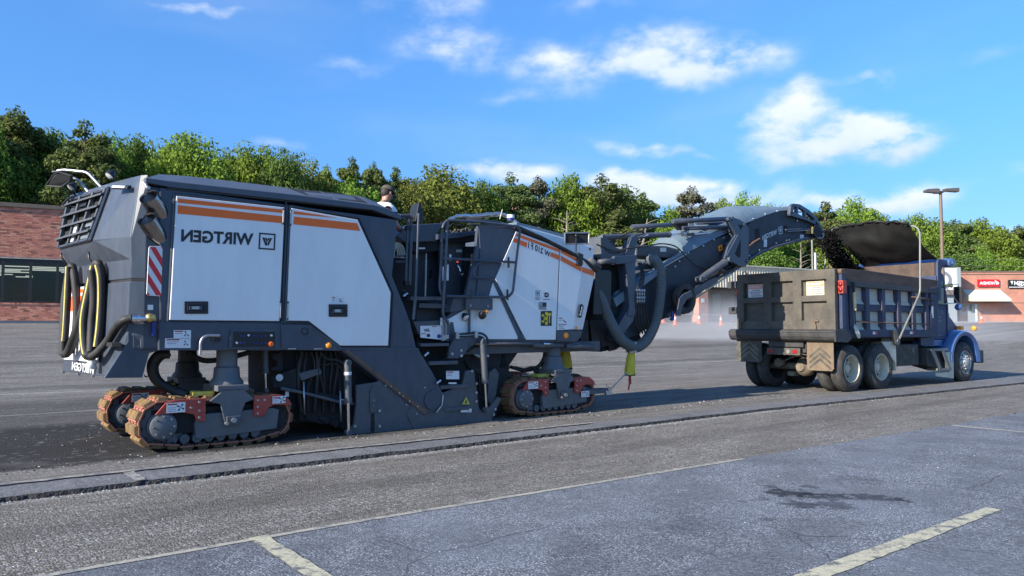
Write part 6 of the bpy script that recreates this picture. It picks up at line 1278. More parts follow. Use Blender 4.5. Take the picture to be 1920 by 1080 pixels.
tb('suspension_block', (-.1, .62, .56), (1.3, .76, .72), 'dark_void'); tb('suspension_block', (-.1, 1.74, .56), (1.3, 1.88, .72), 'dark_void'); tb('walking_beam_pad', (-.2, 1.35, .30), (.1, 1.52, .40), 'axle_dirt')
# wheels
def wheel(u, v, out, dual=True, R_=.52, silver=False):
    """out = -1 when the outer face looks towards the camera"""
    w = empty('wheel'); w.parent = tk; w.location = (u, v, R_)
    def prof(w_, R_):
        return [(0.02, R_ * .60), (.0, R_ * .68), (.01, R_ * .82), (.035, R_ * .93), (.06, R_ * .985), (.075, R_), (w_ - .075, R_), (w_ - .06, R_ * .985), (w_ - .035, R_ * .93), (w_ - .01, R_ * .82), (w_, R_ * .68), (w_ - .02, R_ * .60)]
    m_ = MB(); m_.lathe((0, 0, 0), (0, -out, 0), prof(.28, R_), 48)
    for k in range(4): m_.lathe((0, 0, 0), (0, -out, 0), [(.085 + k * .034, R_ + .001), (.085 + k * .034, R_ + .006), (.099 + k * .034, R_ + .006), (.099 + k * .034, R_ + .001)], 48, smooth=False)
    m_.build('tyre', 'tyre', w)
    if dual: m_ = MB(); m_.lathe((0, -out * .33, 0), (0, -out, 0), prof(.28, R_), 40); m_.build('tyre', 'tyre', w)
    mt = 'rim_silver' if silver else 'rim_cream'; m_ = MB()
    if dual: m_.lathe((0, 0, 0), (0, -out, 0), [(.025, R_ * .60), (.015, R_ * .56), (.03, R_ * .545), (.20, R_ * .50), (.215, R_ * .40), (.20, R_ * .20), (.12, R_ * .19), (.11, R_ * .1), (.11, 0)], 40)
    else: m_.lathe((0, 0, 0), (0, -out, 0), [(.025, R_ * .60), (.015, R_ * .57), (.06, R_ * .53), (.05, R_ * .47), (.02, R_ * .36), (.03, R_ * .28), (-.0, R_ * .26), (-.03, R_ * .2), (-.04, R_ * .1), (-.04, 0)], 40)
    m_.build('rim', mt, w); m_ = MB(); n = 10
    for k in range(n):
        t = 2 * math.pi * k / n; rr = R_ * (.30 if dual else .315); y0 = (.205 if dual else .028) * -out
        m_.cyl((rr * math.cos(t), y0, rr * math.sin(t)), (rr * math.cos(t), y0 + out * .05, rr * math.sin(t)), .016, seg=6)
    m_.build('lug_nut', 'worn_steel', w); m_ = MB()
    for k in range(10):
        t = 2 * math.pi * (k + .5) / n; rr = R_ * (.43 if dual else .43); y0 = (.21 if dual else .040) * -out
        m_.cyl((rr * math.cos(t), y0 + out * .004, rr * math.sin(t)), (rr * math.cos(t), y0 + out * .010, rr * math.sin(t)), R_ * .055, seg=10)
    m_.build('hand_hole', 'dark_void', w)
    return w
wheel(0, 0.0, -1); wheel(1.22, 0.0, -1); wheel(0, BW, 1); wheel(1.22, BW, 1); wheel(5.25, .02, -1, False, silver=True); wheel(5.25, BW - .1, 1, False, silver=True)
# mud flaps with chevrons
for (v0, v1, z0, z1, mt) in ((.05, .70, .48, 1.12, 'flap_brown'), (1.90, 2.62, .60, 1.14, 'flap_dark')):
    mb = MB(); c = .05; mb.loft([[(-.64, v0, z1), (-.64, v0, z0 + c), (-.64, v0 + c, z0), (-.64, v1 - c, z0), (-.64, v1, z0 + c), (-.64, v1, z1)], [(-.62, v0, z1), (-.62, v0, z0 + c), (-.62, v0 + c, z0), (-.62, v1 - c, z0), (-.62, v1, z0 + c), (-.62, v1, z1)]])
    fl = mb.build('mud_flap', mt, tk, .004); mb = MB(); vm = (v0 + v1) / 2
    for k in range(3):
        for s in (-1, 1):
            z = z0 + .22 + k * .12; mb.add([(-.643, vm, z), (-.643, vm + s * .26, z - .2), (-.643, vm + s * .26, z - .14), (-.643, vm, z + .06)], [(0, 1, 2, 3)])
    mb.build('chevron', 'flap_dark' if mt == 'flap_brown' else 'axle_dirt', fl)
tb('axle_guard', (1.80, .02, .42), (1.84, .62, 1.18), 'cream_steel', .004); tprism('axle_guard', [(1.25, 1.10), (1.80, 1.1), (1.80, .62), (1.70, .66)], .02, .05, 'body_panel', .004)
# tarp arm with its bracket, and the raised tarp
mb = MB(); mb.tube([(1.83, -.07, 1.16), (2.83, -.07, 2.27), (2.90, -.07, 3.72), (2.88, .0, 3.88), (2.82, .25, 3.93)], .024, fil=.12); mb.tube([(1.80, -.07, 1.10), (1.80, .1, 1.12)], .06); arm_ = mb.build('tarp_arm', 'dull_alu', tk)
mb = MB(); mb.tube([(1.83, BW + .07, 1.16), (2.83, BW + .07, 2.27), (3.25, BW + .07, 3.85), (3.25, BW, 4.08), (3.22, BW - .2, 4.12)], .022, fil=.12); mb.build('tarp_arm', 'dull_alu', tk)
tprism('arm_bracket', [(1.62, 1.36), (1.75, 1.36), (1.90, 1.06), (1.80, 1.0), (1.68, 1.05)], -.06, .0, 'axle_dirt')
mb = MB(); NU, NV = 20, 24; V = []
ra, rb, fa, fb_ = Vector((2.72, .12, 3.96)), Vector((3.28, 2.50, 4.10)), Vector((3.98, .06, 3.13)), Vector((4.02, 2.02, 3.09))
for i in range(NU + 1):
    for j in range(NV + 1):
        s, t = i / NU, j / NV; p = (ra * (1 - t) + rb * t) * (1 - s) + (fa * (1 - t) + fb_ * t) * s
        sag = -.30 * math.sin(math.pi * s) * (.35 + .65 * math.sin(math.pi * min(1, t * .9 + .05))) * .6
        p.z += sag * .75 + .10 * (1 - s) * math.sin(math.pi * t) + .035 * mnoise.noise((s * 3.5, t * 6, 1.0)) + (.05 * mnoise.noise((t * 9, 2.2, s * 2))) * (1 - s)
        p.x += sag * .8 + .06 * mnoise.noise((s * 4, t * 5, 5.0)) + .05 * mnoise.noise((t * 12, 0, 3)) * (1 - s); V.append(tuple(p))
W_ = NV + 1; Fq = [(i * W_ + j, (i + 1) * W_ + j, (i + 1) * W_ + j + 1, i * W_ + j + 1) for i in range(NU) for j in range(NV)]
top = [(x, y, z + .012) for x, y, z in V]; n0 = len(V); bd_ = [j for j in range(W_)] + [i * W_ + NV for i in range(1, NU + 1)] + [NU * W_ + j for j in range(NV - 1, -1, -1)] + [i * W_ for i in range(NU - 1, 0, -1)]
mb.add(V + top, Fq + [tuple(q + n0 for q in f) for f in Fq] + [(bd_[k], bd_[(k + 1) % len(bd_)], bd_[(k + 1) % len(bd_)] + n0, bd_[k] + n0) for k in range(len(bd_))], 0, True); mb.build('load_tarp', 'tarp_black', tk)
mb = MB(); mb.tube([V[j] for j in range(W_)], .035, rr=lambda i, n: .03 + .018 * math.sin(i * 2.3), seg=8); mb.build('tarp_hem', 'tarp_black', tk)
# front bulkhead, cab shield, tarp roller
tb('bulkhead', (3.84, .04, 1.24), (3.92, BW - .04, 2.72), 'truck_blue'); sh_ = tb('bulkhead_board', (3.90, .10, 2.68), (3.98, BW - .04, 3.06), 'board_rust'); mb = MB(); mb.tube([(3.88, .1, 2.70), (3.88, BW - .06, 2.70)], .02); mb.build('bead', 'body_panel', sh_)
tb('shield_plate', (3.98, .1, 2.98), (4.75, BW - .1, 3.03), 'truck_blue')
tprism('tower_post', [(3.86, 2.1), (4.0, 2.1), (4.04, 2.85), (4.14, 2.98), (4.5, 3.0), (4.5, 3.12), (3.98, 3.14), (3.90, 3.05)], .0, .08, 'truck_blue'); tprism('tower_post', [(3.86, 2.1), (4.0, 2.1), (4.04, 2.85), (4.14, 2.98), (4.5, 3.0), (4.5, 3.16), (3.98, 3.18), (3.90, 3.05)], BW - .1, BW, 'truck_blue')
mb = MB(); mb.cyl((4.46, -.06, 3.07), (4.46, BW, 3.07), .11, seg=20); mb.cyl((4.46, -.10, 3.07), (4.46, -.06, 3.07), .075, seg=16); mb.build('tarp_roller', 'fender_blue', tk)
mb = MB()
for z in (3.03, 3.08, 3.13): mb.tube([(4.3, -.07, z), (4.44, -.09, z)], .012)
mb.build('spring_band', 'chrome', tk)
# cab and hood
cabp = [(3.98, 1.05), (4.80, 1.0), (4.82, 1.98), (4.62, 2.78), (4.45, 2.86), (4.02, 2.86)]
cab = tprism('cab', cabp, .22, 2.26, 'truck_blue', .03)
tprism('side_window', [(4.12, 2.02), (4.66, 2.0), (4.50, 2.62), (4.14, 2.64)], .205, .23, 'glass_dark', .01, cab); tprism('side_window', [(4.12, 2.02), (4.66, 2.0), (4.50, 2.62), (4.14, 2.64)], 2.25, 2.275, 'glass_dark', .01, cab)
mb = MB(); mb.add([(4.822, .34, 2.02), (4.822, 2.14, 2.02), (4.645, 2.1, 2.72), (4.645, .38, 2.72)], [(0, 1, 2, 3)]); mb.build('windscreen', 'glass_dark', cab)
mb = MB(); o_ = [(4.06, .212, 1.14), (4.68, .212, 1.10), (4.70, .212, 1.98), (4.06, .212, 2.0)]; mb.tube([Vector(q) for q in o_ + [o_[0]]], .008, seg=5); mb.build('door_seam', 'dark_void', cab)
tb('door_handle', (4.10, .19, 1.86), (4.24, .22, 1.90), 'dull_alu', .006, cab)
mb = MB(); put_text(mb, 'RSI', ((4.16, .208, 1.76), (4.48, .208, 1.76), (4.48, .208, 1.86), (4.16, .208, 1.86))); 
for i, z in enumerate((1.70, 1.66, 1.60, 1.56, 1.22)): mb.box((4.2, .209, z), (4.2 + (.22, .18, .24, .2, .26)[i], .207, z + .016))
mb.build('door_print', 'print_grey', cab)
hood = MB(); hl = []
for (u, z0, z1, w0, w1) in [(4.80, 1.0, 1.97, .30, .46), (5.25, 1.0, 1.80, .36, .52), (5.66, 1.02, 1.60, .42, .60), (5.80, 1.05, 1.42, .46, .64), (5.84, 1.0, 1.2, .46, .64)]:
    hl.append([(u, w0, z0), (u, w0, z1 - .16), (u, w1, z1), (u, 2.5 - w1, z1), (u, 2.5 - w0, z1 - .16), (u, 2.5 - w0, z0)])
hood.loft(hl); hd2 = hood.build('hood', 'truck_blue', tk, .015); tb('emblem', (4.98, .33, 1.66), (5.06, .345, 1.80), 'dull_alu', .004, hd2)
# wheel arches
for (v0, v1) in ((-.0, .46), (2.04, 2.50)):
    lp = []; N_ = 18
    for k in range(N_ + 1):
        t = math.pi * (1.02 - 1.06 * k / N_); cx, cz = 5.22, .60; ro, ri = .80, .62; x1, z1_ = cx + ro * 1.05 * math.cos(t), cz + ro * .93 * math.sin(t); x0, z0_ = cx + ri * math.cos(t), cz + ri * math.sin(t)
        b_ = v0 if v0 < 1 else v1; s_ = 1 if v0 < 1 else -1
        lp.append([(x0, b_ + s_ * .03, z0_), (x0 * .3 + x1 * .7, b_, z0_ * .3 + z1_ * .7), (x1, b_ + s_ * .07, z1_), (x1 + .0, b_ + s_ * .46, z1_ + .03), (x0, b_ + s_ * .46, z0_)])
    mb = MB(); mb.loft(lp, smooth=True); mb.build('fender', 'fender_blue', tk)
mb = MB(); mb.lathe((5.70, .02, 1.40), (1, 0, 0), [(-.02, .0), (-.02, .06), (.03, .07), (.05, .05), (.06, 0)], 12); mb.build('turn_signal', 'amber_lens', tk); tb('turn_signal', (5.62, .30, 1.36), (5.78, .42, 1.46), 'amber_lens', .01)
tb('front_bumper', (6.02, .0, .48), (6.18, 2.5, .82), 'bumper_black', .03); tb('grille', (5.82, .55, 1.0), (5.90, 1.95, 1.5), 'chrome', .01)
# mirror, braces, horn, convex mirror
tb('side_mirror', (5.0, -.02, 2.06), (5.06, .18, 2.48), 'black_plastic', .012); mb = MB(); mb.tube([(4.60, .2, 2.52), (5.02, .06, 2.54), (5.03, .06, 2.46)], .010); mb.tube([(4.64, .2, 2.48), (4.98, .06, 2.06)], .010); mb.tube([(4.62, .2, 2.04), (4.98, .06, 2.05)], .012); mb.build('mirror_arm', 'chrome', tk)
mb = MB(); mb.ball((5.02, .08, 1.95), .10, 0, 14, (.6, .9, .9)); mb.build('convex_mirror', 'fender_blue', tk); mb = MB(); mb.lathe((4.6, .14, 2.5), (.6, -.4, 0), [(-.08, .02), (0, .03), (.10, .05), (.12, .06)], 12); mb.build('air_horn', 'brass', tk)
# tank, battery box, steps, splash panel
tb('fuel_tank', (2.05, .16, .50), (3.15, .75, 1.02), 'flap_dark', .05); tb('tank_bracket', (2.86, .15, .82), (2.90, .17, .94), 'dull_alu', .004); tb('hydraulic_tank', (2.1, 1.75, .50), (3.4, 2.35, 1.05), 'bumper_black', .04)
stp = tprism('step_box', [(3.42, .48), (4.30, .32), (4.30, .86), (3.42, .92)], .10, .55, 'bumper_black', .01); tb('step', (3.50, .0, .84), (4.28, .34, .90), 'dull_alu', .008, stp); tb('step', (3.84, .0, .34), (4.42, .34, .40), 'dull_alu', .008, stp)
tprism('step_side', [(3.44, .84), (3.60, .84), (3.95, .37), (3.82, .36)], .0, .03, 'dull_alu', .003, stp); tprism('step_side', [(3.95, .84), (4.10, .84), (4.42, .37), (4.30, .36)], .0, .03, 'dull_alu', .003, stp)
tprism('splash_panel', [(4.10, .80), (4.60, .80), (4.58, .13), (3.70, .22), (3.70, .30), (4.4, .30)], .03, .06, 'cream_steel', .004); tb('cab_skirt', (3.5, .2, .95), (4.4, .5, 1.10), 'fender_blue', .02); tprism('cab_corner', [(3.3, .98), (3.9, .94), (4.0, 1.18), (3.3, 1.18)], .18, .24, 'truck_blue')
# shovel hung on the side
shv = empty('shovel', TF, (0, 0, 0)); tag(shv, 'long-handled shovel with a yellow shaft hung on the truck body side near the tailgate', 'shovel')
mb = MB(); mb.tube([(.03, -.05, 2.20), (.05, -.05, 1.80)], .035); mb.build('handle', 'shovel_handle', shv); mb = MB(); mb.tube([(.02, -.05, 2.34), (.03, -.05, 2.19)], .028); mb.tube([(-.02, -.05, 2.42), (.02, -.05, 2.33), (.07, -.05, 2.42), (-.02, -.05, 2.42)], .014); mb.tube([(.05, -.05, 1.80), (.06, -.05, 1.50)], .014); mb.build('grip', 'black_plastic', shv)
mb = MB(); mb.loft([[(-.02, -.05, 1.46), (.06, -.03, 1.47), (.14, -.05, 1.44)], [(.0, -.08, 1.30), (.09, -.06, 1.30), (.19, -.08, 1.28)], [(.10, -.07, 1.20), (.16, -.065, 1.18), (.22, -.07, 1.20)]]); mb.build('blade', 'cream_steel', shv, .004)
# stream of millings falling from the conveyor into the truck
mat('milling_black', (.011, .011, .011), .95, spec=.1); random.seed(11); sp2 = []; a = np.array(MF.w(15.55, 1.05)); 
for k in range(11000):
    t = random.random() ** .8; cx = 1546 + 50 * t ** 1.15; cy = 434 + 84 * t; hw = 6 + 13 * t ** .8; v_ = 1.15 + random.gauss(0, .13)
    q3 = MF.lo(cx + random.gauss(0, hw * .5) - 46 * (v_ - 1.15) * .45 * 0, cy + random.gauss(0, 3), 1.15); q = MF.w(q3[0] + (v_ - 1.15) * .35, v_); sp2.append((q[0], q[1], q3[2], random.uniform(.008, .026), 0 if random.random() < .96 else 1))
tag(crumbs('falling_millings', sp2, ['milling_black', 'crumb_mid']), 'dark stream of asphalt millings pouring off the conveyor head into the truck', 'rubble')
# ---------------------------------------------------------------- buildings
def brick_mat(name, c1, c2, mortar, flat=False):
    m = bpy.data.materials.new(name); m.use_nodes = True; nt = m.node_tree; N = nt.nodes; L = nt.links; p = N['Principled BSDF']; p.inputs['Roughness'].default_value = .85
    tc = N.new('ShaderNodeTexCoord'); sp = N.new('ShaderNodeSeparateXYZ'); L.new(tc.outputs['Object'], sp.inputs[0]); ad = N.new('ShaderNodeMath'); L.new(sp.outputs[0], ad.inputs[0]); L.new(sp.outputs[1], ad.inputs[1])
    cb = N.new('ShaderNodeCombineXYZ'); L.new(ad.outputs[0], cb.inputs[0]); L.new(sp.outputs[2], cb.inputs[1])
    b = N.new('ShaderNodeTexBrick'); L.new(cb.outputs[0], b.inputs['Vector']); b.inputs['Color1'].default_value = (*c1, 1); b.inputs['Color2'].default_value = (*c2, 1); b.inputs['Mortar'].default_value = (*mortar, 1)
    b.inputs['Scale'].default_value = 1; b.inputs['Mortar Size'].default_value = .006; b.inputs['Brick Width'].default_value = .21; b.inputs['Row Height'].default_value = .068; b.inputs['Bias'].default_value = -.1
    nz = N.new('ShaderNodeTexNoise'); nz.inputs['Scale'].default_value = .8; nz.inputs['Detail'].default_value = 6; L.new(tc.outputs['Object'], nz.inputs['Vector'])
    mr = N.new('ShaderNodeMapRange'); L.new(nz.outputs['Fac'], mr.inputs[0]); mr.inputs[1].default_value = .3; mr.inputs[2].default_value = .7; mr.inputs[3].default_value = .78; mr.inputs[4].default_value = 1.2
    sc = N.new('ShaderNodeVectorMath'); sc.operation = 'SCALE'; L.new(b.outputs[0], sc.inputs[0]); L.new(mr.outputs[0], sc.inputs[3]); L.new(sc.outputs[0], p.inputs['Base Color']); MATS[name] = m
brick_mat('brick_far', (.50, .19, .125), (.40, .145, .10), (.46, .36, .28))
def brick_piece_mat():
    m = bpy.data.materials.new('brick_piece'); m.use_nodes = True; nt = m.node_tree; N = nt.nodes; L = nt.links; p = N['Principled BSDF']; p.inputs['Roughness'].default_value = .88
    g = N.new('ShaderNodeNewGeometry'); r = N.new('ShaderNodeValToRGB'); L.new(g.outputs['Random Per Island'], r.inputs[0]); e = r.color_ramp.elements; e[0].color = (.17, .075, .055, 1); e[1].color = (.60, .28, .18, 1); k = e.new(.25); k.color = (.44, .155, .105, 1); k = e.new(.7); k.color = (.52, .20, .13, 1)
    L.new(r.outputs[0], p.inputs['Base Color']); MATS['brick_piece'] = m
brick_piece_mat()
mat('mortar', (.48, .40, .33), .9, var=.15); mat('coping', (.13, .10, .075), .7, var=.1, dirt=.2); mat('frame_bronze', (.02, .018, .017), .4)
mat('ribbed_tan', (.68, .60, .46), .65, var=.06, dirt=.15, dcol=(.35, .3, .22)); mat('soffit', (.16, .14, .12), .8); mat('cream_canvas', (.55, .53, .44), .7, var=.05)
mat('sign_red', (.50, .015, .025), .4); mat('sign_black', (.015, .017, .022), .4); mat('sidewalk', (.30, .29, .27), .85, var=.12, dirt=.2); mat('store_grey', (.28, .32, .34), .5); mat('white_panel', (.62, .66, .68), .5)
mat('interior_dark', (.03, .028, .03), .9, var=.3, vscale=1.5); mat('light_tube', (.9, .9, .85), .5, emit=(1, .96, .85, .7)); mat('cone_orange', (.75, .12, .03), .55); mat('pole_brown', (.16, .115, .08), .6, var=.1); mat('lamp_bronze', (.09, .08, .075), .5)
m = bpy.data.materials.new('shop_glass'); m.use_nodes = True; N = m.node_tree.nodes; L = m.node_tree.links; p = N['Principled BSDF']; N.remove(p); g1 = N.new('ShaderNodeBsdfGlossy'); g1.inputs['Roughness'].default_value = .02; g2 = N.new('ShaderNodeBsdfTransparent'); g2.inputs[0].default_value = (.55, .6, .6, 1); fr = N.new('ShaderNodeFresnel'); fr.inputs[0].default_value = 1.5; mx = N.new('ShaderNodeMixShader'); L.new(fr.outputs[0], mx.inputs[0]); L.new(g2.outputs[0], mx.inputs[1]); L.new(g1.outputs[0], mx.inputs[2]); L.new(mx.outputs[0], N['Material Output'].inputs[0]); MATS['shop_glass'] = m
FV = 26.5
def Bp(x, y, v=FV): return MF.lo(x, y, v)
zb = 1.62; zt = Bp(0, 378)[2]
bs = empty('brick_storefront', MF); tag(bs, 'red brick storefront with dark windows at the left edge, behind the machine\'s rear', 'shop')
u0, u1 = -46.0, 6.0; w0, w1 = Bp(0, 483)[2], Bp(0, 567)[2]   # window head and sill heights
def bb(name, a, b, mt, parent, bevel=0.0): mb = MB(); mb.box(a, b); return mb.build(name, mt, parent, bevel)
wl = bb('wall', (u0, FV + .02, zb - .4), (u1, FV + .3, w1), 'brick_far', bs); bb('upper_wall', (u0, FV + .02, w0), (u1, FV + .3, zt - .16), 'brick_far', bs)
bb('coping', (u0 - .1, FV - .08, zt - .16), (u1 + .1, FV + .45, zt), 'coping', bs, .01); bb('roof_slab', (u0, FV + .3, zt - .6), (u1, FV + 14, zt - .45), 'coping', bs); bb('back_wall', (u0, FV + 13.8, zb - .4), (u1, FV + 14, zt - .5), 'brick_far', bs); bb('end_wall', (u1 - .3, FV + .3, zb - .4), (u1, FV + 13.8, zt - .5), 'brick_far', bs); bb('end_wall', (u0, FV + .3, zb - .4), (u0 + .3, FV + 13.8, zt - .5), 'brick_far', bs)
bb('floor', (u0, FV + .3, zb), (u1, FV + 13.8, zb + .1), 'interior_dark', bs)
ul = Bp(-75, 500)[0]; ur = Bp(135, 500)[0]
mb = MB(); rows = int((zt - .16 - zb) / .068)
for r_ in range(rows):
    z = zb + r_ * .068
    if z + .06 > w1 - .07 and z < w0: continue
    n = int((ur - ul) / .21)
    for k in range(n):
        a = ul + k * .21 + (.105 if r_ % 2 else 0); j = random.uniform(-.003, .003); mb.box((a, FV - .004 + j, z + .004), (a + .2, FV + .019, z + .062))
o = mb.build('brick_courses', 'brick_piece', bs); o['kind'] = 'stuff'; bb('mortar_bed', (ul, FV + .006, w0), (ur + .1, FV + .019, zt - .16), 'mortar', bs); bb('mortar_bed', (ul, FV + .006, zb), (ur + .1, FV + .019, w1 - .07), 'mortar', bs)
mb = MB()
for k in range(int((ur - ul) / .075)): mb.box((ul + k * .075, FV - .03, w1 - .068), (ul + k * .075 + .066, FV + .1, w1 - .002))
o = mb.build('sill_bricks', 'brick_piece', bs); o['kind'] = 'stuff'
# window band: bronze frames and panes with the lit shop ceiling behind
xs = [-18, 5, 57, 107, 158, 210]; us_ = [Bp(x, 520)[0] for x in xs]
for a, b in zip(us_, us_[1:]):
    wn = bb('window', (a - .05, FV + .04, w1), (a + .05, FV + .14, w0), 'frame_bronze', bs)
    bb('pane', (a + .05, FV + .085, w1 + .06), (b - .05, FV + .095, w0 - .06), 'shop_glass', wn); bb('frame', (a + .05, FV + .05, w0 - .14), (b - .05, FV + .13, w0), 'frame_bronze', wn); bb('frame', (a + .05, FV + .05, w1), (b - .05, FV + .13, w1 + .07), 'frame_bronze', wn)
bb('wall_infill', (u0, FV + .02, w1), (us_[0] - .05, FV + .3, w0), 'brick_far', bs); bb('wall_infill', (us_[-1] + .05, FV + .02, w1), (u1, FV + .3, w0), 'brick_far', bs)
mb = MB(); random.seed(5)
for k in range(9):
    v = FV + 1.2 + k * 1.35; u = us_[0] - 6 + random.random()
    while u < us_[-1] + 8:
        L1 = random.choice([1.2, 2.4, 3.6]); mb.box((u, v, w0 - .25 + .02 * k), (u + L1, v + .12, w0 - .21 + .02 * k)); mb.build('ceiling_light', 'light_tube', bs); mb = MB(); u += L1 + random.choice([.5, .9, 1.6])
for k in range(4): bb('shelf', (us_[0] - 5 + k * 3.1, FV + 5 + (k % 2) * 2, zb), (us_[0] - 3.2 + k * 3.1, FV + 6, zb + 1.7 + .3 * (k % 3)), 'interior_dark', bs, .02)
_pv = Vector(Bp(50, 500)); _rz = Matrix.Rotation(R(-9), 4, 'Z'); bs.matrix_world = bs.matrix_basis @ Matrix.Translation((_pv.x, _pv.y, 0)) @ _rz @ Matrix.Translation((-_pv.x, -_pv.y, 0))
# arcade of the grocery with ribbed tan fascia and brick piers
gs = empty('arcade_shop', MF); tag(gs, 'long shop with ribbed tan fascia and brick piers, seen between conveyor and dump truck', 'shop')
g0, g1 = 6.3, Bp(1660, 520)[0]; gz1 = Bp(1406, 498)[2]; gz0 = Bp(1380, 538)[2]
bb('wall', (g0, FV + 2.4, 1.3), (g1, FV + 2.7, gz0 + .2), 'soffit', gs); bb('soffit', (g0, FV + .1, gz0), (g1, FV + 2.4, gz0 + .08), 'soffit', gs); bb('roof_slab', (g0, FV + .2, gz1 - .3), (g1, FV + 16, gz1 - .1), 'coping', gs); bb('roof_edge', (g0, FV - .14, gz1 - .02), (g1, FV + .3, gz1 + .09), 'cream_canvas', gs, .01); bb('end_wall', (g1 - .2, FV + .3, 1.3), (g1, FV + 16, gz1 - .1), 'brick_far', gs)
mb = MB(); n = int((g1 - g0) / .3); pr = []
for k in range(n):
    a = g0 + k * .3; pr += [(a, FV + .02), (a + .17, FV + .02), (a + .2, FV - .05), (a + .27, FV - .05)]
V = [(a, b, gz0) for a, b in pr] + [(a, b, gz1) for a, b in pr]; mb.add(V, [(i, i + 1, i + 1 + len(pr), i + len(pr)) for i in range(len(pr) - 1)]); mb.add([(g0, FV + .1, gz0), (g1, FV + .1, gz0), (g1, FV + .1, gz1), (g0, FV + .1, gz1)], [(0, 1, 2, 3)]); mb.build('ribbed_fascia', 'ribbed_tan', gs)
for x in (1080, 1210, 1336, 1470, 1600): a = Bp(x, 560)[0]; pier = bb('pier', (a, FV - .12, 1.3), (a + 1.0, FV + .9, gz0), 'brick_far', gs); bb('pier_plate', (a + .3, FV - .14, 3.3), (a + .6, FV - .12, 3.6), 'white_panel', pier)
for x in (1150, 1262, 1300, 1392, 1430, 1520): a = Bp(x, 560)[0]; w_ = bb('window', (a, FV + 2.3, 1.9), (a + 1.1, FV + 2.42, 4.2), 'frame_bronze', gs); bb('pane', (a + .08, FV + 2.27, 2.0), (a + 1.02, FV + 2.3, 4.1), 'glass_dark', w_)
ch = Bp(1432, 500, 30)[0]; bb('chimney', (ch, 30, gz1 - .2), (ch + 1.9, 31, gz1 + .75), 'brick_far', gs)
_pv = Vector(Bp(1480, 520)); gs.matrix_world = gs.matrix_basis @ Matrix.Translation((_pv.x, _pv.y, 0)) @ Matrix.Rotation(R(-8), 4, 'Z') @ Matrix.Translation((-_pv.x, -_pv.y, 0))
# right hand shop: brick wall, two signs, cream awning (faces the camera squarely)
rs = empty('sign_shop', None, (0, 64, 0)); tag(rs, 'low red brick shop with cream awning and two dealer signs at the right edge', 'shop')
def RX(x): return (x - 960) / F_PX * 64 * 1.0
def RZ(y): r = ray(1800, y); return CAM_H + 64 / r[1] * r[2]
bb('wall', (RX(1799), 0, 1.2), (RX(2260), .3, RZ(510)), 'brick_far', rs); bb('coping', (RX(1799) - .1, -.06, RZ(510)), (RX(2260), .5, RZ(508)), 'coping', rs); bb('string_course', (RX(1799), -.03, RZ(515)), (RX(2260), .0, RZ(513.6)), 'coping', rs); bb('roof_slab', (RX(1799), .3, RZ(512)), (RX(2260), 18, RZ(511)), 'coping', rs); bb('string_course', (RX(1799), -.03, RZ(568)), (RX(2260), .0, RZ(567.3)), 'coping', rs); bb('end_wall', (RX(1799), .3, 1.2), (RX(1799) + .3, 18, RZ(512)), 'brick_far', rs)
bb('roof_unit', (RX(1804), 1, RZ(511)), (RX(1817), 2, RZ(506)), 'white_panel', rs)
aw = MB(); A = RX(1806); B1, B2 = RX(1876), RX(1888); yy = -1.3; aw.add([(A, -.01, RZ(543)), (B1, -.01, RZ(543)), (B1 + .1, yy, RZ(562)), (A, yy, RZ(562)), (A, yy, RZ(566)), (B1 + .1, yy, RZ(566)), (B1 + .1, -.01, RZ(563)), (A, -.01, RZ(563))], [(0, 1, 2, 3), (3, 2, 5, 4), (4, 5, 6, 7), (1, 6, 5, 2), (0, 3, 4, 7)]); aw.build('awning', 'cream_canvas', rs)
w_ = bb('window', (RX(1801), -.05, RZ(590)), (RX(1812), .0, RZ(570)), 'store_grey', rs); bb('pane', (RX(1802), -.06, RZ(584)), (RX(1811), -.05, RZ(571)), 'glass_dark', w_); w_ = bb('door', (RX(1814), -.05, RZ(603)), (RX(1833), .0, RZ(570)), 'store_grey', rs); bb('pane', (RX(1816), -.06, RZ(583)), (RX(1822), -.05, RZ(571)), 'glass_dark', w_); bb('frame', (RX(1828), -.07, RZ(603)), (RX(1831), -.05, RZ(570)), 'white_panel', w_)
bb('meter_box', (RX(1838), -.08, RZ(589)), (RX(1841.5), .0, RZ(584)), 'pole_brown', rs)
s1 = bb('sign', (RX(1833.5), -.14, RZ(537.5)), (RX(1873.5), .0, RZ(524)), 'sign_red', rs); mb = MB(); f = lambda x, y, o=-.145: (RX(x), o, RZ(y))
put_text(mb, 'HONDA', (f(1836, 533.8), f(1864, 533.8), f(1864, 528), f(1836, 528)), bold=.04)
mb.add([f(1864.5, 525), (f(1872.5, 530)), f(1872.5, 533), f(1867, 534), f(1866, 530)], [[0, 1, 2, 3, 4]]); mb.build('lettering', 'sticker_white', s1)
s2 = bb('sign', (RX(1891), -.14, RZ(540)), (RX(1955), .0, RZ(525)), 'sign_black', rs); mb = MB(); put_text(mb, 'RUMSH', (f(1901, 534.5), f(1936, 534.5), f(1936, 527), f(1901, 527)), bold=.04); pts = [f(1905 + 16 * t, 532 + 4.5 * math.sin(math.pi * t)) for t in np.linspace(0, 1, 10)]
mb.tube([Vector(q) for q in pts], .04, seg=5); mb.add([f(1894, 527), f(1899.5, 527), f(1897, 534)], [(0, 1, 2)]); mb.add([f(1891, 539.2), f(1955, 539.2), f(1955, 538), f(1891, 538)], [(0, 1, 2, 3)]); mb.build('lettering', 'sticker_white', s2)
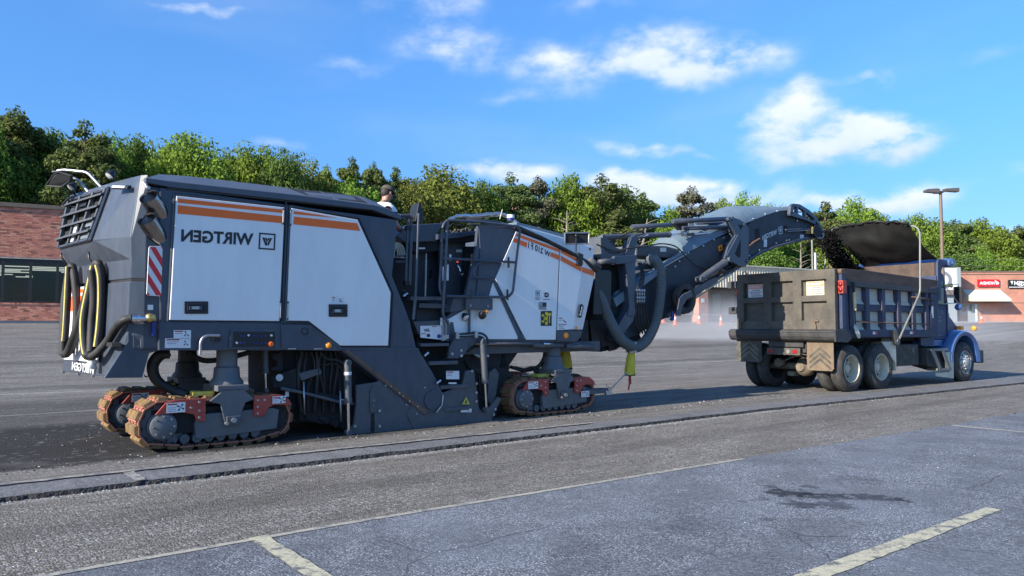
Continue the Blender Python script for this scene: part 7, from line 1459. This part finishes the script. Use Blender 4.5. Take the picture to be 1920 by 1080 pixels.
# annex between grocery and brick shop with round emblem on a white fascia
an = empty('annex_shop', None, (0, 62.5, 0)); tag(an, 'pale shop front with a grey disc on its white fascia, glimpsed beyond the truck cab', 'shop')
AX = lambda x: (x - 960) / F_PX * 62.5
bb('fascia', (AX(1700), 0, RZ(545)), (AX(1794), 6, RZ(505)), 'white_panel', an); bb('dark_trim', (AX(1794), -.2, RZ(556)), (AX(1800.5), 6, RZ(504)), 'store_grey', an); bb('soffit_band', (AX(1700), -.1, RZ(554)), (AX(1794), .3, RZ(545)), 'soffit', an); bb('shop_front', (AX(1700), .2, 1.2), (AX(1797), .5, RZ(554)), 'store_grey', an); bb('roof_slab', (AX(1700), 0, RZ(505)), (AX(1800), 6, RZ(504)), 'coping', an)
mb = MB(); mb.cyl((AX(1769), -.02, RZ(527)), (AX(1769), -.04, RZ(527)), .72, seg=28); mb.cyl((AX(1769), -.04, RZ(527)), (AX(1769), -.05, RZ(527)), .45, seg=28, mi=1); mb.build('emblem', ['print_grey', 'white_panel'], an)
# pavement along the shops
def slab(name, pts, z0, z1, mt): mb = MB(); n = len(pts); mb.add([(x, y, z0) for x, y in pts] + [(x, y, z1) for x, y in pts], [list(range(n))[::-1], list(range(n, 2 * n))] + [(i, (i + 1) % n, (i + 1) % n + n, i + n) for i in range(n)]); o = mb.build(name, mt); o['kind'] = 'structure'; return o
pA = [MF.w(-46, FV - 1.5)[:2], MF.w(40, FV - 1.5)[:2], MF.w(40, FV + 3)[:2], MF.w(-46, FV + 3)[:2]]; slab('sidewalk', pA, 1.2, 1.66, 'sidewalk'); pA = [(29, 61.6), (62, 61.6), (62, 64.4), (29, 64.4)]; slab('sidewalk', pA, 1.2, 1.84, 'sidewalk')
# ---------------------------------------------------------------- lot furniture
def hit(px, py):
    r = ray(px, py); t = 5.0; c = np.array([0, 0, CAM_H])
    while t < 140:
        p = c + r * t
        if p[2] <= rise(p[0], p[1]): return p
        t += .05
    return p
def pole_at(px, Y): return ((px - 960) / F_PX * Y, Y)
lp_ = empty('lot_lamp', None, (*pole_at(1769.5, 46), 1.5)); tag(lp_, 'tall brown parking lot lamp post with box heads, rising behind the truck cab', 'street lamp')
htop = CAM_H + 46 / ray(1766, 360)[1] * ray(1766, 360)[2] - 1.5
mb = MB(); mb.cyl((0, 0, 0), (0, 0, .7), .3, seg=16); mb.build('footing', 'sidewalk', lp_); mb = MB(); mb.cyl((0, 0, .7), (0, 0, htop), .115, .085, seg=10); mb.build('pole', 'pole_brown', lp_, 0)
for (x0, x1, y, z) in ((-.95, -.12, .0, .02), (.15, .98, -.1, .07), (-.62, .05, .45, .14)):
    mb = MB(); zz = htop + z; mb.hexa([(x0, y - .2, zz - .04), (x1, y - .2, zz - .1), (x1, y + .2, zz - .1), (x0, y + .2, zz - .04), (x0, y - .2, zz + .10), (x1, y - .2, zz + .14), (x1, y + .2, zz + .14), (x0, y + .2, zz + .10)]); h_ = mb.build('lamp_head', 'lamp_bronze', lp_, .02)
mb = MB(); mb.box((-.2, -.06, htop - .04), (.2, .5, htop + .06)); mb.build('bracket', 'lamp_bronze', lp_, .01)
def cone(px, py, label, s=1.0):
    p = hit(px, py); c = empty('traffic_cone', None, tuple(p)); tag(c, label, 'traffic cone', 'traffic cones guarding the lot')
    mb = MB(); mb.lathe((0, 0, .03), (0, 0, 1), [(0, .16 * s), (.66 * s, .035 * s), (.67 * s, 0)], 14); mb.build('body', 'cone_orange', c); mb = MB(); mb.box((-.19 * s, -.19 * s, 0), (.19 * s, .19 * s, .035)); mb.build('base', 'cone_orange', c); mb = MB(); mb.lathe((0, 0, .03), (0, 0, 1), [(.36 * s, .095 * s), (.52 * s, .066 * s)], 14); mb.build('collar', 'sticker_white', c); return c
cn = [cone(1243, 605, 'orange cone seen just right of the hanging suction hose, leftmost of the row'), cone(1266, 610, 'orange cone directly below the conveyor drive pulley'), cone(1311, 608, 'orange cone where the white rope ends, between the conveyor and the brick pier'), cone(1352, 611, 'orange cone in front of the brick pier of the arcade'), cone(1840.5, 606, 'lone orange cone in front of the brick shop with the cream awning', .9)]
mb = MB(); P1, P2 = Vector(cn[1].location) + Vector((0, 0, .72)), Vector(cn[2].location) + Vector((0, 0, .72)); P3 = Vector(cn[3].location) + Vector((2.5, 3, .95))
mb.tube([P1, (P1 + P2) / 2 - Vector((0, 0, .05)), P2], .014, seg=5); mb.tube([P1, (P1 + P3) / 2 - Vector((0, 0, .12)), P3], .014, seg=5); o = mb.build('rope_line', 'cream_hose'); o.name = 'rope'; tag(o, 'pale rope strung between the orange cones in front of the arcade', 'rope')
# utility pole and its wires, bare trunk beyond the arcade roof
up = empty('utility_pole', None, (*pole_at(1530.5, 78), 1.6)); tag(up, 'white utility pole with insulators standing behind the arcade roof', 'utility pole')
z_ = lambda y, Y: CAM_H + Y / ray(1530, y)[1] * ray(1530, y)[2]
mb = MB(); mb.cyl((0, 0, 0), (0, 0, z_(474, 78) - 1.6), .14, .10, seg=10); mb.build('pole', 'white_panel', up); mb = MB()
for y in (480, 488, 497): mb.box((-.5, -.05, z_(y, 78) - 1.62), (.5, .05, z_(y, 78) - 1.54))
mb.build('crossarm', 'coping', up)
op = empty('steel_pole', None, (*pole_at(1525, 60), 1.6)); tag(op, 'thin grey steel pole rising between the conveyor head and the tarp', 'pole'); mb = MB(); mb.cyl((0, 0, 0), (0, 0, z_(450, 60) - 1.6), .10, .07, seg=10); mb.build('shaft', 'dull_alu', op)
mb = MB()
for (ya, yb) in ((480, 478), (488, 492), (505, 507)):
    pts = []
    for t in np.linspace(0, 1, 12): x = 1530 + t * 600; Y = 78 + t * 6; r = ray(x, ya + (yb - ya) * t); pts.append((r[0] / r[1] * Y, Y, CAM_H + r[2] / r[1] * Y - .5 * math.sin(math.pi * t)))
    mb.tube(pts, .016, seg=4)
o = mb.build('power_lines', 'dull_alu', None); tag(o, 'thin power lines sagging across the trees at the right', 'power line')

# ---------------------------------------------------------------- trees
def leaf_mat(name, c0, c1, c2, tr=.35):
    m = bpy.data.materials.new(name); m.use_nodes = True; nt = m.node_tree; N = nt.nodes; L = nt.links; N.remove(N['Principled BSDF'])
    g = N.new('ShaderNodeNewGeometry'); oi = N.new('ShaderNodeObjectInfo'); r = N.new('ShaderNodeValToRGB'); L.new(g.outputs['Random Per Island'], r.inputs[0]); e = r.color_ramp.elements; e[0].color = (*c0, 1); e[1].color = (*c2, 1); k = e.new(.5); k.color = (*c1, 1)
    hs = N.new('ShaderNodeHueSaturation'); L.new(r.outputs[0], hs.inputs['Color']); mh = N.new('ShaderNodeMapRange'); L.new(oi.outputs['Random'], mh.inputs[0]); mh.inputs[3].default_value = .485; mh.inputs[4].default_value = .512; L.new(mh.outputs[0], hs.inputs['Hue']); mv = N.new('ShaderNodeMapRange'); L.new(oi.outputs['Random'], mv.inputs[0]); mv.inputs[3].default_value = .85; mv.inputs[4].default_value = 1.15; L.new(mv.outputs[0], hs.inputs['Value'])
    d = N.new('ShaderNodeBsdfDiffuse'); t = N.new('ShaderNodeBsdfTranslucent'); L.new(hs.outputs[0], d.inputs[0]); L.new(hs.outputs[0], t.inputs[0]); mx = N.new('ShaderNodeMixShader'); mx.inputs[0].default_value = tr; L.new(d.outputs[0], mx.inputs[1]); L.new(t.outputs[0], mx.inputs[2]); L.new(mx.outputs[0], N['Material Output'].inputs[0]); MATS[name] = m
leaf_mat('leaf_bright', (.12, .19, .03), (.18, .28, .045), (.27, .38, .07)); leaf_mat('leaf_mid', (.08, .135, .028), (.13, .21, .04), (.20, .29, .06)); leaf_mat('leaf_olive', (.11, .135, .035), (.17, .20, .045), (.25, .27, .07)); leaf_mat('leaf_dark', (.075, .12, .032), (.12, .18, .046), (.17, .24, .065), .35); leaf_mat('needle_dark', (.08, .12, .04), (.14, .185, .06), (.21, .25, .09), .36); leaf_mat('needle_grey', (.09, .095, .06), (.14, .145, .09), (.23, .22, .15), .25)
mat('bark_pine', (.16, .115, .085), .9, var=.3, bump=.5, bscale=12); mat('bark_pale', (.22, .19, .15), .9, var=.25, bump=.4, bscale=14)
def leaf_quads(cs, n, size, flat=.5, rnd=np.random):
    """n leaf cards spread in the shells of clumps cs = [(x, y, z, r, rz)]; returns verts, faces"""
    cs = np.array(cs); w = cs[:, 3] ** 2; k = rnd.choice(len(cs), n, p=w / w.sum()); c = cs[k]
    d = rnd.normal(size=(n, 3)); d /= np.linalg.norm(d, axis=1)[:, None]; rad = c[:, 3:4] * (.35 + .85 * rnd.random((n, 1)) ** .7); p = c[:, :3] + d * rad * np.c_[np.ones(n), np.ones(n), c[:, 4] / c[:, 3]]
    nr = d + rnd.normal(size=(n, 3)) * .75 + np.array([0, 0, flat]); nr /= np.linalg.norm(nr, axis=1)[:, None]; a = np.cross(nr, rnd.normal(size=(n, 3))); a /= np.linalg.norm(a, axis=1)[:, None]; b = np.cross(nr, a); s = size * (.6 + .8 * rnd.random((n, 1)))
    v = np.stack([p - a * s * .9, p - b * s * .45 + nr * s * .12, p + a * s, p + b * s * .5 + nr * s * .1], 1).reshape(-1, 3); f = np.arange(4 * n).reshape(-1, 4); return v, f
def mesh_np(name, v, f, mt):
    me = bpy.data.meshes.new(name); me.vertices.add(len(v)); me.vertices.foreach_set('co', v.ravel()); me.loops.add(f.size); me.loops.foreach_set('vertex_index', f.ravel()); me.polygons.add(len(f)); me.polygons.foreach_set('loop_start', np.arange(0, f.size, 4)); me.polygons.foreach_set('loop_total', np.full(len(f), 4)); me.materials.append(MATS[mt]); me.update(calc_edges=True); return me
def proto(kind, seed, H=15.0):
    rnd = np.random.RandomState(seed); cs = []; mb = MB(); rr = random.Random(seed)
    if kind in ('broad', 'oval'):
        wd = .36 * H if kind == 'broad' else .26 * H; cz = .60 * H; hz = .36 * H; n = 70
        for i in range(n):
            th = rr.uniform(0, 6.283); ph = math.acos(rr.uniform(-.75, 1)); q = rr.uniform(.45, .9) ** .6; prof = 1 - .25 * max(0, math.cos(ph)) ; r = rr.uniform(.06, .12) * H
            cs.append((wd * q * math.sin(ph) * math.cos(th) * prof, wd * q * math.sin(ph) * math.sin(th) * prof, cz + hz * q * math.cos(ph) - r * .3, r, r * .78))
        mb.tube([(0, 0, -1), (.1, 0, .2 * H), (.0, .1, .45 * H), (.15, 0, .7 * H)], .3, seg=8, rr=lambda i, n_: .32 - .07 * i)
        for c in cs[:16]: mb.tube([(0, 0, .32 * H + rr.uniform(0, .15) * H), ((c[0]) * .5, c[1] * .5, .5 * (c[2] + .45 * H)), c[:3]], .07, seg=5, rr=lambda i, n_: .12 - .045 * i)
    else:  # loblolly pine: tall bare trunk, clumped irregular crown of tufts
        n = 60 if kind == 'pine' else 30
        for i in range(n):
            t = rr.random() ** .8; z = H * (.42 + .55 * t); reach = (.27 if kind == 'pine' else .27) * H * (1 - t) ** .55 * rr.uniform(.4, 1) + .02 * H; th = rr.uniform(0, 6.283); r = rr.uniform(.035, .075) * H * (1.15 - .4 * t); cs.append((reach * math.cos(th), reach * math.sin(th), z, r, r * .6))
        cs.append((0, 0, H * .985, .04 * H, .05 * H)); b0, b1 = rr.uniform(-.3, .3), rr.uniform(-.3, .3)
        mb.tube([(0, 0, -1), (b0 * .5, 0, .3 * H), (b0, b1, .65 * H), (0, 0, .98 * H)], .2, seg=8, rr=lambda i, n_: .26 - .065 * i)
        for c in cs[:-1]: mb.tube([(b0 * .8, b1 * .8, c[2] - .05 * H), (c[0] * .6, c[1] * .6, c[2] - .015 * H), c[:3]], .04, seg=4, rr=lambda i, n_: .075 - .03 * i)
        if kind == 'sparse':
            for i in range(18): z = rr.uniform(.3, .8) * H; th = rr.uniform(0, 6.28); l = rr.uniform(.08, .2) * H; mb.tube([(0, 0, z), (l * .6 * math.cos(th), l * .6 * math.sin(th), z + .02 * H), (l * math.cos(th), l * math.sin(th), z + .07 * H)], .03, seg=4, rr=lambda i, n_: .06 - .022 * i)
    return cs, mb
PROTO = {}
def get_proto(kind, seed, leaf, size, count, bark):
    key = (kind, seed, leaf)
    if key not in PROTO:
        cs, mb = proto(kind, seed); v, f = leaf_quads(cs, count, size, rnd=np.random.RandomState(seed + 9)); cr = mesh_np('crown', v, f, leaf); t = mb.build('trunk', bark, None); tm = t.data; bpy.data.objects.remove(t); PROTO[key] = (cr, tm)
    return PROTO[key]
KINDS = {'bright': ('broad', 'leaf_bright', .20, 17000, 'bark_pine'), 'mid': ('broad', 'leaf_mid', .20, 17000, 'bark_pine'), 'olive': ('broad', 'leaf_olive', .20, 17000, 'bark_pine'), 'dark': ('oval', 'leaf_dark', .20, 15000, 'bark_pine'), 'ovalb': ('oval', 'leaf_bright', .20, 13000, 'bark_pine'), 'pine': ('pine', 'needle_dark', .17, 17000, 'bark_pine'), 'sparse': ('sparse', 'needle_grey', .16, 9000, 'bark_pale')}
NT = [0]
def tree(px, ytop, kind, wpx=None, v=38.0, label=None, group='trees beyond the shops', name=None):
    u, _, zt_ = MF.lo(px, ytop, v); p = MF.w(u, v); base = rise(p[0], p[1]) - .05; H = zt_ - base; sh, leaf, sz, cnt, bark = KINDS[kind]; NT[0] += 1; seed = 20 + NT[0] % 3
    cr, tm = get_proto(sh, seed, leaf, sz, cnt, bark); nm = name or {'pine': 'pine_tree', 'sparse': 'pine_tree'}.get(kind, 'broadleaf_tree')
    t = bpy.data.objects.new(nm, None); COL.objects.link(t); t.location = (p[0], p[1], base); t.rotation_euler = (0, 0, random.uniform(0, 6.28)); wd = {'broad': .78, 'oval': .58, 'pine': .5, 'sparse': .55}[sh] * 15
    dep = p[1]; s = H / (15.0 * (.93 if sh in ('broad', 'oval') else .99)); sx = s if wpx is None else (wpx / F_PX * dep * 1.6) / wd; t.scale = (sx, sx, s); tag(t, label, 'tree', group)
    for m_, nn in ((cr, 'crown'), (tm, 'trunk')): o = bpy.data.objects.new(nn, m_); COL.objects.link(o); o.parent = t
    return t
DESC = {'bright': 'bright green rounded tree', 'mid': 'mid green bushy tree', 'olive': 'olive green broad tree', 'dark': 'dark green narrow tree', 'ovalb': 'fresh green slender tree', 'pine': 'dark pine with tufted crown', 'sparse': 'thin grey-green pine with bare limbs'}
FRONT = [(-40, 232, 'mid', 130, 'just inside the left edge of the tree line'), (28, 218, 'pine', 120, 'topmost at the left edge, over the brick storefront'), (0, 275, 'mid', 120, 'low in front of the leftmost pines over the brick storefront'), (92, 258, 'mid', 90, 'behind the machine\'s rear mirror'),
    (118, 300, 'olive', 100, 'directly behind the machine\'s rear mirror'), (160, 242, 'pine', 110, 'over the rear cowl lamps, pointed top'), (210, 262, 'mid', 90, 'above the radiator cowl, between two pines'), (262, 258, 'dark', 80, 'just left of the big rounded bright crown over the exhaust pipes'), (355, 254, 'bright', 135, 'largest rounded crown, over the logo on the rear door'),
    (420, 292, 'mid', 70, 'in the dip between two bright crowns over the rear doors'), (478, 270, 'bright', 100, 'above the rear door edge, second bright crown from the left'), (530, 284, 'dark', 70, 'above the gap between the two white doors'), (572, 302, 'olive', 90, 'over the front white door'), (612, 322, 'pine', 60, 'small one over the roof grilles'),
    (660, 308, 'pine', 70, 'sharp top left of the operator'), (662, 334, 'bright', 90, 'low crown left of the operator\'s head'), (700, 318, 'pine', 60, 'right behind the operator\'s cap'), (742, 326, 'pine', 70, 'just right of the operator'), (765, 345, 'olive', 70, 'low one beside the operator, left of the broad olive crown'), (822, 318, 'olive', 150, 'widest crown above the operator platform'),
    (905, 342, 'mid', 80, 'above the rolled canopy'), (958, 336, 'pine', 90, 'above the cowl beacon'), (1010, 342, 'sparse', 90, 'with see-through crown above the model lettering'), (1072, 330, 'bright', 95, 'vivid crown above the square mirror'), (1128, 338, 'pine', 100, 'above the air filter'), (1165, 352, 'dark', 90, 'above the swing mast'),
    (1205, 372, 'pine', 80, 'at the right end of the dark clump above the mast'), (1255, 396, 'ovalb', 60, 'low and narrow left of the upper tie rods'), (1296, 360, 'sparse', 95, 'tall and alone above the tie rods'), (1352, 376, 'bright', 70, 'left one of the pair above the canvas cover'), (1402, 370, 'bright', 75, 'right one of the pair above the canvas cover'), (1455, 384, 'mid', 60, 'peeping over the conveyor head guard'),
    (1548, 388, 'pine', 80, 'behind the falling millings'), (1602, 378, 'bright', 85, 'large light crown over the raised tarp'), (1650, 402, 'mid', 70, 'dipping behind the tarp middle'), (1718, 404, 'bright', 80, 'left of the lot lamp post'), (1752, 418, 'dark', 80, 'directly behind the lot lamp post'), (1790, 420, 'pine', 80, 'just right of the lot lamp post'),
    (1836, 412, 'bright', 85, 'tallest light crown right of the lamp post'), (1872, 434, 'pine', 70, 'near the right edge, above the red sign'), (1912, 430, 'pine', 70, 'at the right edge, above the black sign'), (1960, 425, 'mid', 90, 'cut by the right edge of the frame')]
random.seed(21)
for (x, y, k, w, wh) in FRONT: tree(x, y, k, w, 38 + random.uniform(-2, 2), f'{DESC[k]} {wh}')
tree(1841, 466, 'ovalb', 40, 31, 'small lime green tree above the red sign'); tree(1895, 484, 'bright', 90, 30, 'low spreading pale tree behind the roof of the sign shop'); tree(1800, 478, 'dark', 80, 31, 'low dark tree behind the annex roof')
tree(1252, 420, 'bright', 70, 32, 'low bright tree just left of the conveyor cover'); tree(1418, 455, 'mid', 90, 31, 'low leafy tree under the conveyor head, above the arcade roof'); tree(1590, 430, 'bright', 90, 31, 'bright low tree between falling millings and tarp'); tree(1640, 470, 'bright', 70, 31, 'low tree below the raised tarp')
LAND = ['storefront roof corner', 'rear mirror glass', 'radiator grille', 'exhaust pipes', 'rear door corner', 'rear door lettering', 'rear door logo', 'front white door', 'roof grilles', 'operator', 'ladder handrails', 'rolled canopy', 'beacon', 'model lettering', 'square mirror', 'swing mast', 'upper tie rods', 'triangular pivot frame', 'conveyor lettering', 'conveyor tip', 'raised tarp', 'tarp arm', 'lamp post', 'red sign', 'black sign']
for i, x in enumerate(range(-90, 2100, 40)):
    yt = np.interp(x, [-100, 30, 160, 355, 480, 600, 700, 820, 960, 1130, 1240, 1300, 1400, 1550, 1720, 1840, 2100], [240, 245, 262, 285, 300, 330, 335, 340, 358, 358, 402, 398, 392, 402, 425, 432, 440]) + random.uniform(2, 16)
    q = (x + 30) // 80
    tree(x, yt, random.choice(['dark', 'mid', 'pine', 'dark']), 95, 50 + random.uniform(-3, 5), f"mostly hidden rear row tree rising just {'left' if (x + 30) % 80 < 40 else 'right'} of the {LAND[q]}" if 0 <= q < len(LAND) else 'rear row tree beyond the side of the frame', 'rear row of trees')
# bare and pale trunks standing in front of the wood
def bare(px, y0, y1, v, lean, label):
    u, _, z1 = MF.lo(px, y0, v); p = MF.w(u, v); b = rise(p[0], p[1]); t = empty('bare_tree', None, (p[0], p[1], b)); tag(t, label, 'tree'); H = z1 - b; mb = MB(); mb.tube([(0, 0, -.5), (lean * .3, 0, H * .4), (lean, 0, H * .8), (lean * 1.2, 0, H)], .16, seg=7, rr=lambda i, n: .17 - .045 * i); mb.build('trunk', 'bark_pale', t); rr = random.Random(int(px))
    mb = MB()
    for k in range(16):
        f = rr.uniform(.45, .97); l = rr.uniform(.4, 1.3); a = rr.uniform(0, 6.28); bx = lean * f; mb.tube([(bx, 0, H * f), (bx + l * .6 * math.cos(a), l * .6 * math.sin(a), H * f + l * .25), (bx + l * math.cos(a), l * math.sin(a), H * f + l * .35)], .04, seg=4, rr=lambda i, n: .035 - .012 * i)
    mb.build('limb', 'bark_pale', t)
bare(1172, 410, 470, 30, 1.4, 'leaning bare pale trunk above the swing mast'); bare(1499, 456, 500, 30, .1, 'bare dead tree with short limbs under the conveyor head'); bare(1430, 478, 500, 29.5, 0, 'broken pale stump trunk above the arcade roof'); bare(1060, 395, 440, 30, .1, 'straight pale trunk above the model lettering')
# undergrowth closing the foot of the wood
rn = np.random.RandomState(4); cs = []
for k in range(420):
    u = rn.uniform(-50, 165); v = rn.uniform(41, 49); p = MF.w(u, v); r = rn.uniform(1.2, 2.3); cs.append((p[0], p[1], rise(p[0], p[1]) + rn.uniform(.3, 7.0), r, r * .9))
v_, f_ = leaf_quads(cs, 60000, .42, rnd=rn); me = mesh_np('undergrowth', v_, f_, 'leaf_dark'); o = bpy.data.objects.new('undergrowth', me); COL.objects.link(o); tag(o, 'dark leafy undergrowth closing the foot of the wood', 'undergrowth', kind='stuff')

# ---------------------------------------------------------------- dust hanging over the lot behind the truck
def dust(name, p, size, dens, label):
    mb = MB(); mb.box((-1, -1, 0), (1, 1, 1)); m = bpy.data.materials.new(name); m.use_nodes = True; N = m.node_tree.nodes; L = m.node_tree.links; N.remove(N['Principled BSDF'])
    v = N.new('ShaderNodeVolumePrincipled'); v.inputs['Color'].default_value = (.85, .85, .87, 1); tc = N.new('ShaderNodeTexCoord'); nz = N.new('ShaderNodeTexNoise'); nz.inputs['Scale'].default_value = 1.6; nz.inputs['Detail'].default_value = 3; L.new(tc.outputs['Object'], nz.inputs['Vector'])
    gr = N.new('ShaderNodeTexGradient'); gr.gradient_type = 'SPHERICAL'; L.new(tc.outputs['Object'], gr.inputs[0]); mr = N.new('ShaderNodeMapRange'); L.new(nz.outputs['Fac'], mr.inputs[0]); mr.inputs[1].default_value = .3; mr.inputs[2].default_value = .7
    a = N.new('ShaderNodeMath'); a.operation = 'MULTIPLY'; L.new(gr.outputs['Fac'], a.inputs[0]); L.new(mr.outputs[0], a.inputs[1]); b = N.new('ShaderNodeMath'); b.operation = 'MULTIPLY'; L.new(a.outputs[0], b.inputs[0]); b.inputs[1].default_value = dens; L.new(b.outputs[0], v.inputs['Density']); L.new(v.outputs[0], N['Material Output'].inputs['Volume']); MATS[name] = m
    o = mb.build(name, name); o.location = p; o.scale = size; tag(o, label, 'dust', kind='stuff'); return o
dust('dust_cloud', (11.5, 33, .9), (10, 10, 2.3), .30, 'pale dust drifting low over the lot behind the truck')
SC.cycles.volume_step_rate = 2.0; SC.cycles.volume_max_steps = 64
# ---------------------------------------------------------------- operator
mat('skin', (.42, .2, .13), .5, var=.06); mat('shirt_white', (.72, .73, .74), .85, var=.05, bump=.15, bscale=9); mat('denim', (.03, .04, .07), .9, var=.1); mat('cap_olive', (.075, .065, .045), .9, var=.15, bump=.3, bscale=60); mat('hair_dark', (.03, .02, .015), .7); mat('boot', (.05, .03, .02), .7)
pe = empty('person', MF, (3.13, .86, 1.77)); tag(pe, 'operator in white shirt and dark cap standing on the machine platform, looking down', 'person')
pe.rotation_euler = (0, 0, MF.ang + math.radians(14))
def skinmesh(name, joints, bones, mt, parent, sub=2, root=0):
    me = bpy.data.meshes.new(name); me.from_pydata([j[:3] for j in joints], bones, []); o = bpy.data.objects.new(name, me); COL.objects.link(o); o.parent = parent
    md = o.modifiers.new('skin', 'SKIN'); md.use_smooth_shade = True
    for i, j in enumerate(joints):
        r = j[3]; me.skin_vertices[0].data[i].radius = (r, j[4] if len(j) > 4 else r); me.skin_vertices[0].data[i].use_root = (i == root)
    s = o.modifiers.new('sub', 'SUBSURF'); s.levels = sub; s.render_levels = sub; me.materials.append(MATS[mt]); return o
# local frame: +x the way he faces (forward along the machine), z up; slight stoop
J = [(0, 0, .98, .13, .15), (.02, 0, 1.18, .125, .155), (.06, 0, 1.38, .12, .17), (.10, 0, 1.50, .085, .12), (.14, 0, 1.57, .055, .058), (.17, 0, 1.64, .07, .065), (.185, 0, 1.72, .098, .08), (.175, 0, 1.78, .088, .076),
     (0, .10, .90, .10), (.03, .11, .50, .065), (0, .12, .10, .045), (.14, .13, .05, .04), (0, -.10, .90, .10), (.03, -.11, .50, .065), (0, -.12, .10, .045), (.14, -.13, .05, .04),
     (.08, .19, 1.46, .062), (.10, .26, 1.20, .045), (.33, .22, 1.08, .035), (.41, .2, 1.08, .03), (.08, -.19, 1.46, .062), (.12, -.27, 1.20, .045), (.34, -.24, 1.06, .035), (.42, -.22, 1.06, .03)]
Bn = [(0, 1), (1, 2), (2, 3), (3, 4), (4, 5), (5, 6), (6, 7), (0, 8), (8, 9), (9, 10), (10, 11), (0, 12), (12, 13), (13, 14), (14, 15), (2, 16), (16, 17), (17, 18), (18, 19), (2, 20), (20, 21), (21, 22), (22, 23)]
body_ = skinmesh('body', J, Bn, 'skin', pe)
for s, hx in ((1, 19), (-1, 23)):
    c = Vector(J[hx][:3])
    for k in range(4):
        a = c + Vector((.015, s * (-.03 + k * .02), .0)); L_ = (.075, .085, .08, .062)[k]; skinmesh('finger', [(*a, .011), (*(a + Vector((L_ * .5, 0, .004))), .0095), (*(a + Vector((L_ * .85, 0, -.02))), .008), (*(a + Vector((L_ * .95, 0, -.045))), .007)], [(0, 1), (1, 2), (2, 3)], 'skin', body_, 1)
    a = c + Vector((-.03, -s * .03, 0)); skinmesh('thumb', [(*a, .013), (*(a + Vector((.035, -s * .025, -.005))), .011), (*(a + Vector((.065, -s * .02, -.02))), .009)], [(0, 1), (1, 2)], 'skin', body_, 1)
hc = Vector((.185, 0, 1.715)); tilt = math.radians(24)
def hd_(x, y, z): return hc + Vector((x * math.cos(tilt) + z * math.sin(tilt), y, z * math.cos(tilt) - x * math.sin(tilt)))
mb = MB(); mb.tube([hd_(.09, 0, .02), hd_(.118, 0, -.015), hd_(.10, 0, -.03)], .014, seg=8); mb.build('nose', 'skin', pe); mb = MB()
for s in (-1, 1): mb.ball(hd_(-.005, s * .082, .0), .03, 0, 10, (.6, .35, 1))
mb.build('ear', 'skin', pe); mb = MB()
for s in (-1, 1): mb.ball(hd_(.088, s * .032, .02), .012, 0, 8)
mb.build('eye', 'sticker_white', pe); mb = MB(); mb.tube([hd_(.092, -.025, -.06), hd_(.1, 0, -.058), hd_(.092, .025, -.06)], .006, seg=6); mb.build('mouth', 'guard_red', pe)
mb = MB(); mb.ball(hd_(-.022, 0, .012), .094, 0, 16, (1, .88, .95)); mb.build('hair', 'hair_dark', pe)
up_ = Vector((math.sin(tilt), 0, math.cos(tilt))); mb = MB(); mb.lathe(hd_(-.005, 0, .035), up_, [(0, .108), (.03, .108), (.06, .098), (.085, .07), (.095, .03), (.097, 0)], 22); cap_ = mb.build('cap', 'cap_olive', pe)
mb = MB(); lp = []
for k in range(9): t = -1 + 2 * k / 8; a = hd_(.06 + .04 * (1 - t * t), t * .085, .045); b = hd_(.10 + .085 * (1 - t * t) ** .6, t * .075, .03 - .01 * abs(t)); lp.append([tuple(a), tuple(b), tuple(b + up_ * .006), tuple(a + up_ * .012)])
mb.loft(lp, smooth=True); mb.build('brim', 'cap_olive', cap_)
S_ = [(.01, 0, 1.0, .155, .175), (.02, 0, 1.18, .15, .18), (.05, 0, 1.36, .145, .195), (.09, 0, 1.485, .105, .155), (.125, 0, 1.545, .068, .075), (.08, .20, 1.465, .085), (.10, .262, 1.25, .07), (.08, -.20, 1.465, .085), (.12, -.272, 1.25, .07)]
skinmesh('shirt', S_, [(0, 1), (1, 2), (2, 3), (3, 4), (3, 5), (5, 6), (3, 7), (7, 8)], 'shirt_white', pe)
T_ = [(0, 0, 1.0, .15, .17), (0, .10, .90, .115), (.03, .11, .50, .085), (0, .12, .14, .07), (0, -.10, .90, .115), (.03, -.11, .50, .085), (0, -.12, .14, .07)]
skinmesh('trousers', T_, [(0, 1), (1, 2), (2, 3), (0, 4), (4, 5), (5, 6)], 'denim', pe)
for s in (1, -1): skinmesh('boot', [(-.03, s * .12, .06, .06), (.06, s * .125, .055, .055), (.17, s * .13, .045, .045)], [(0, 1), (1, 2)], 'boot', pe)
mb = MB(); f3 = lambda y, z: (-.135 + .05 * (z - 1.25), y, z)
mb.add([f3(-.10, 1.30), f3(-.02, 1.46), f3(.02, 1.46), f3(-.04, 1.30)], [(0, 1, 2, 3)]); mb.build('back_print', 'red_film', pe)
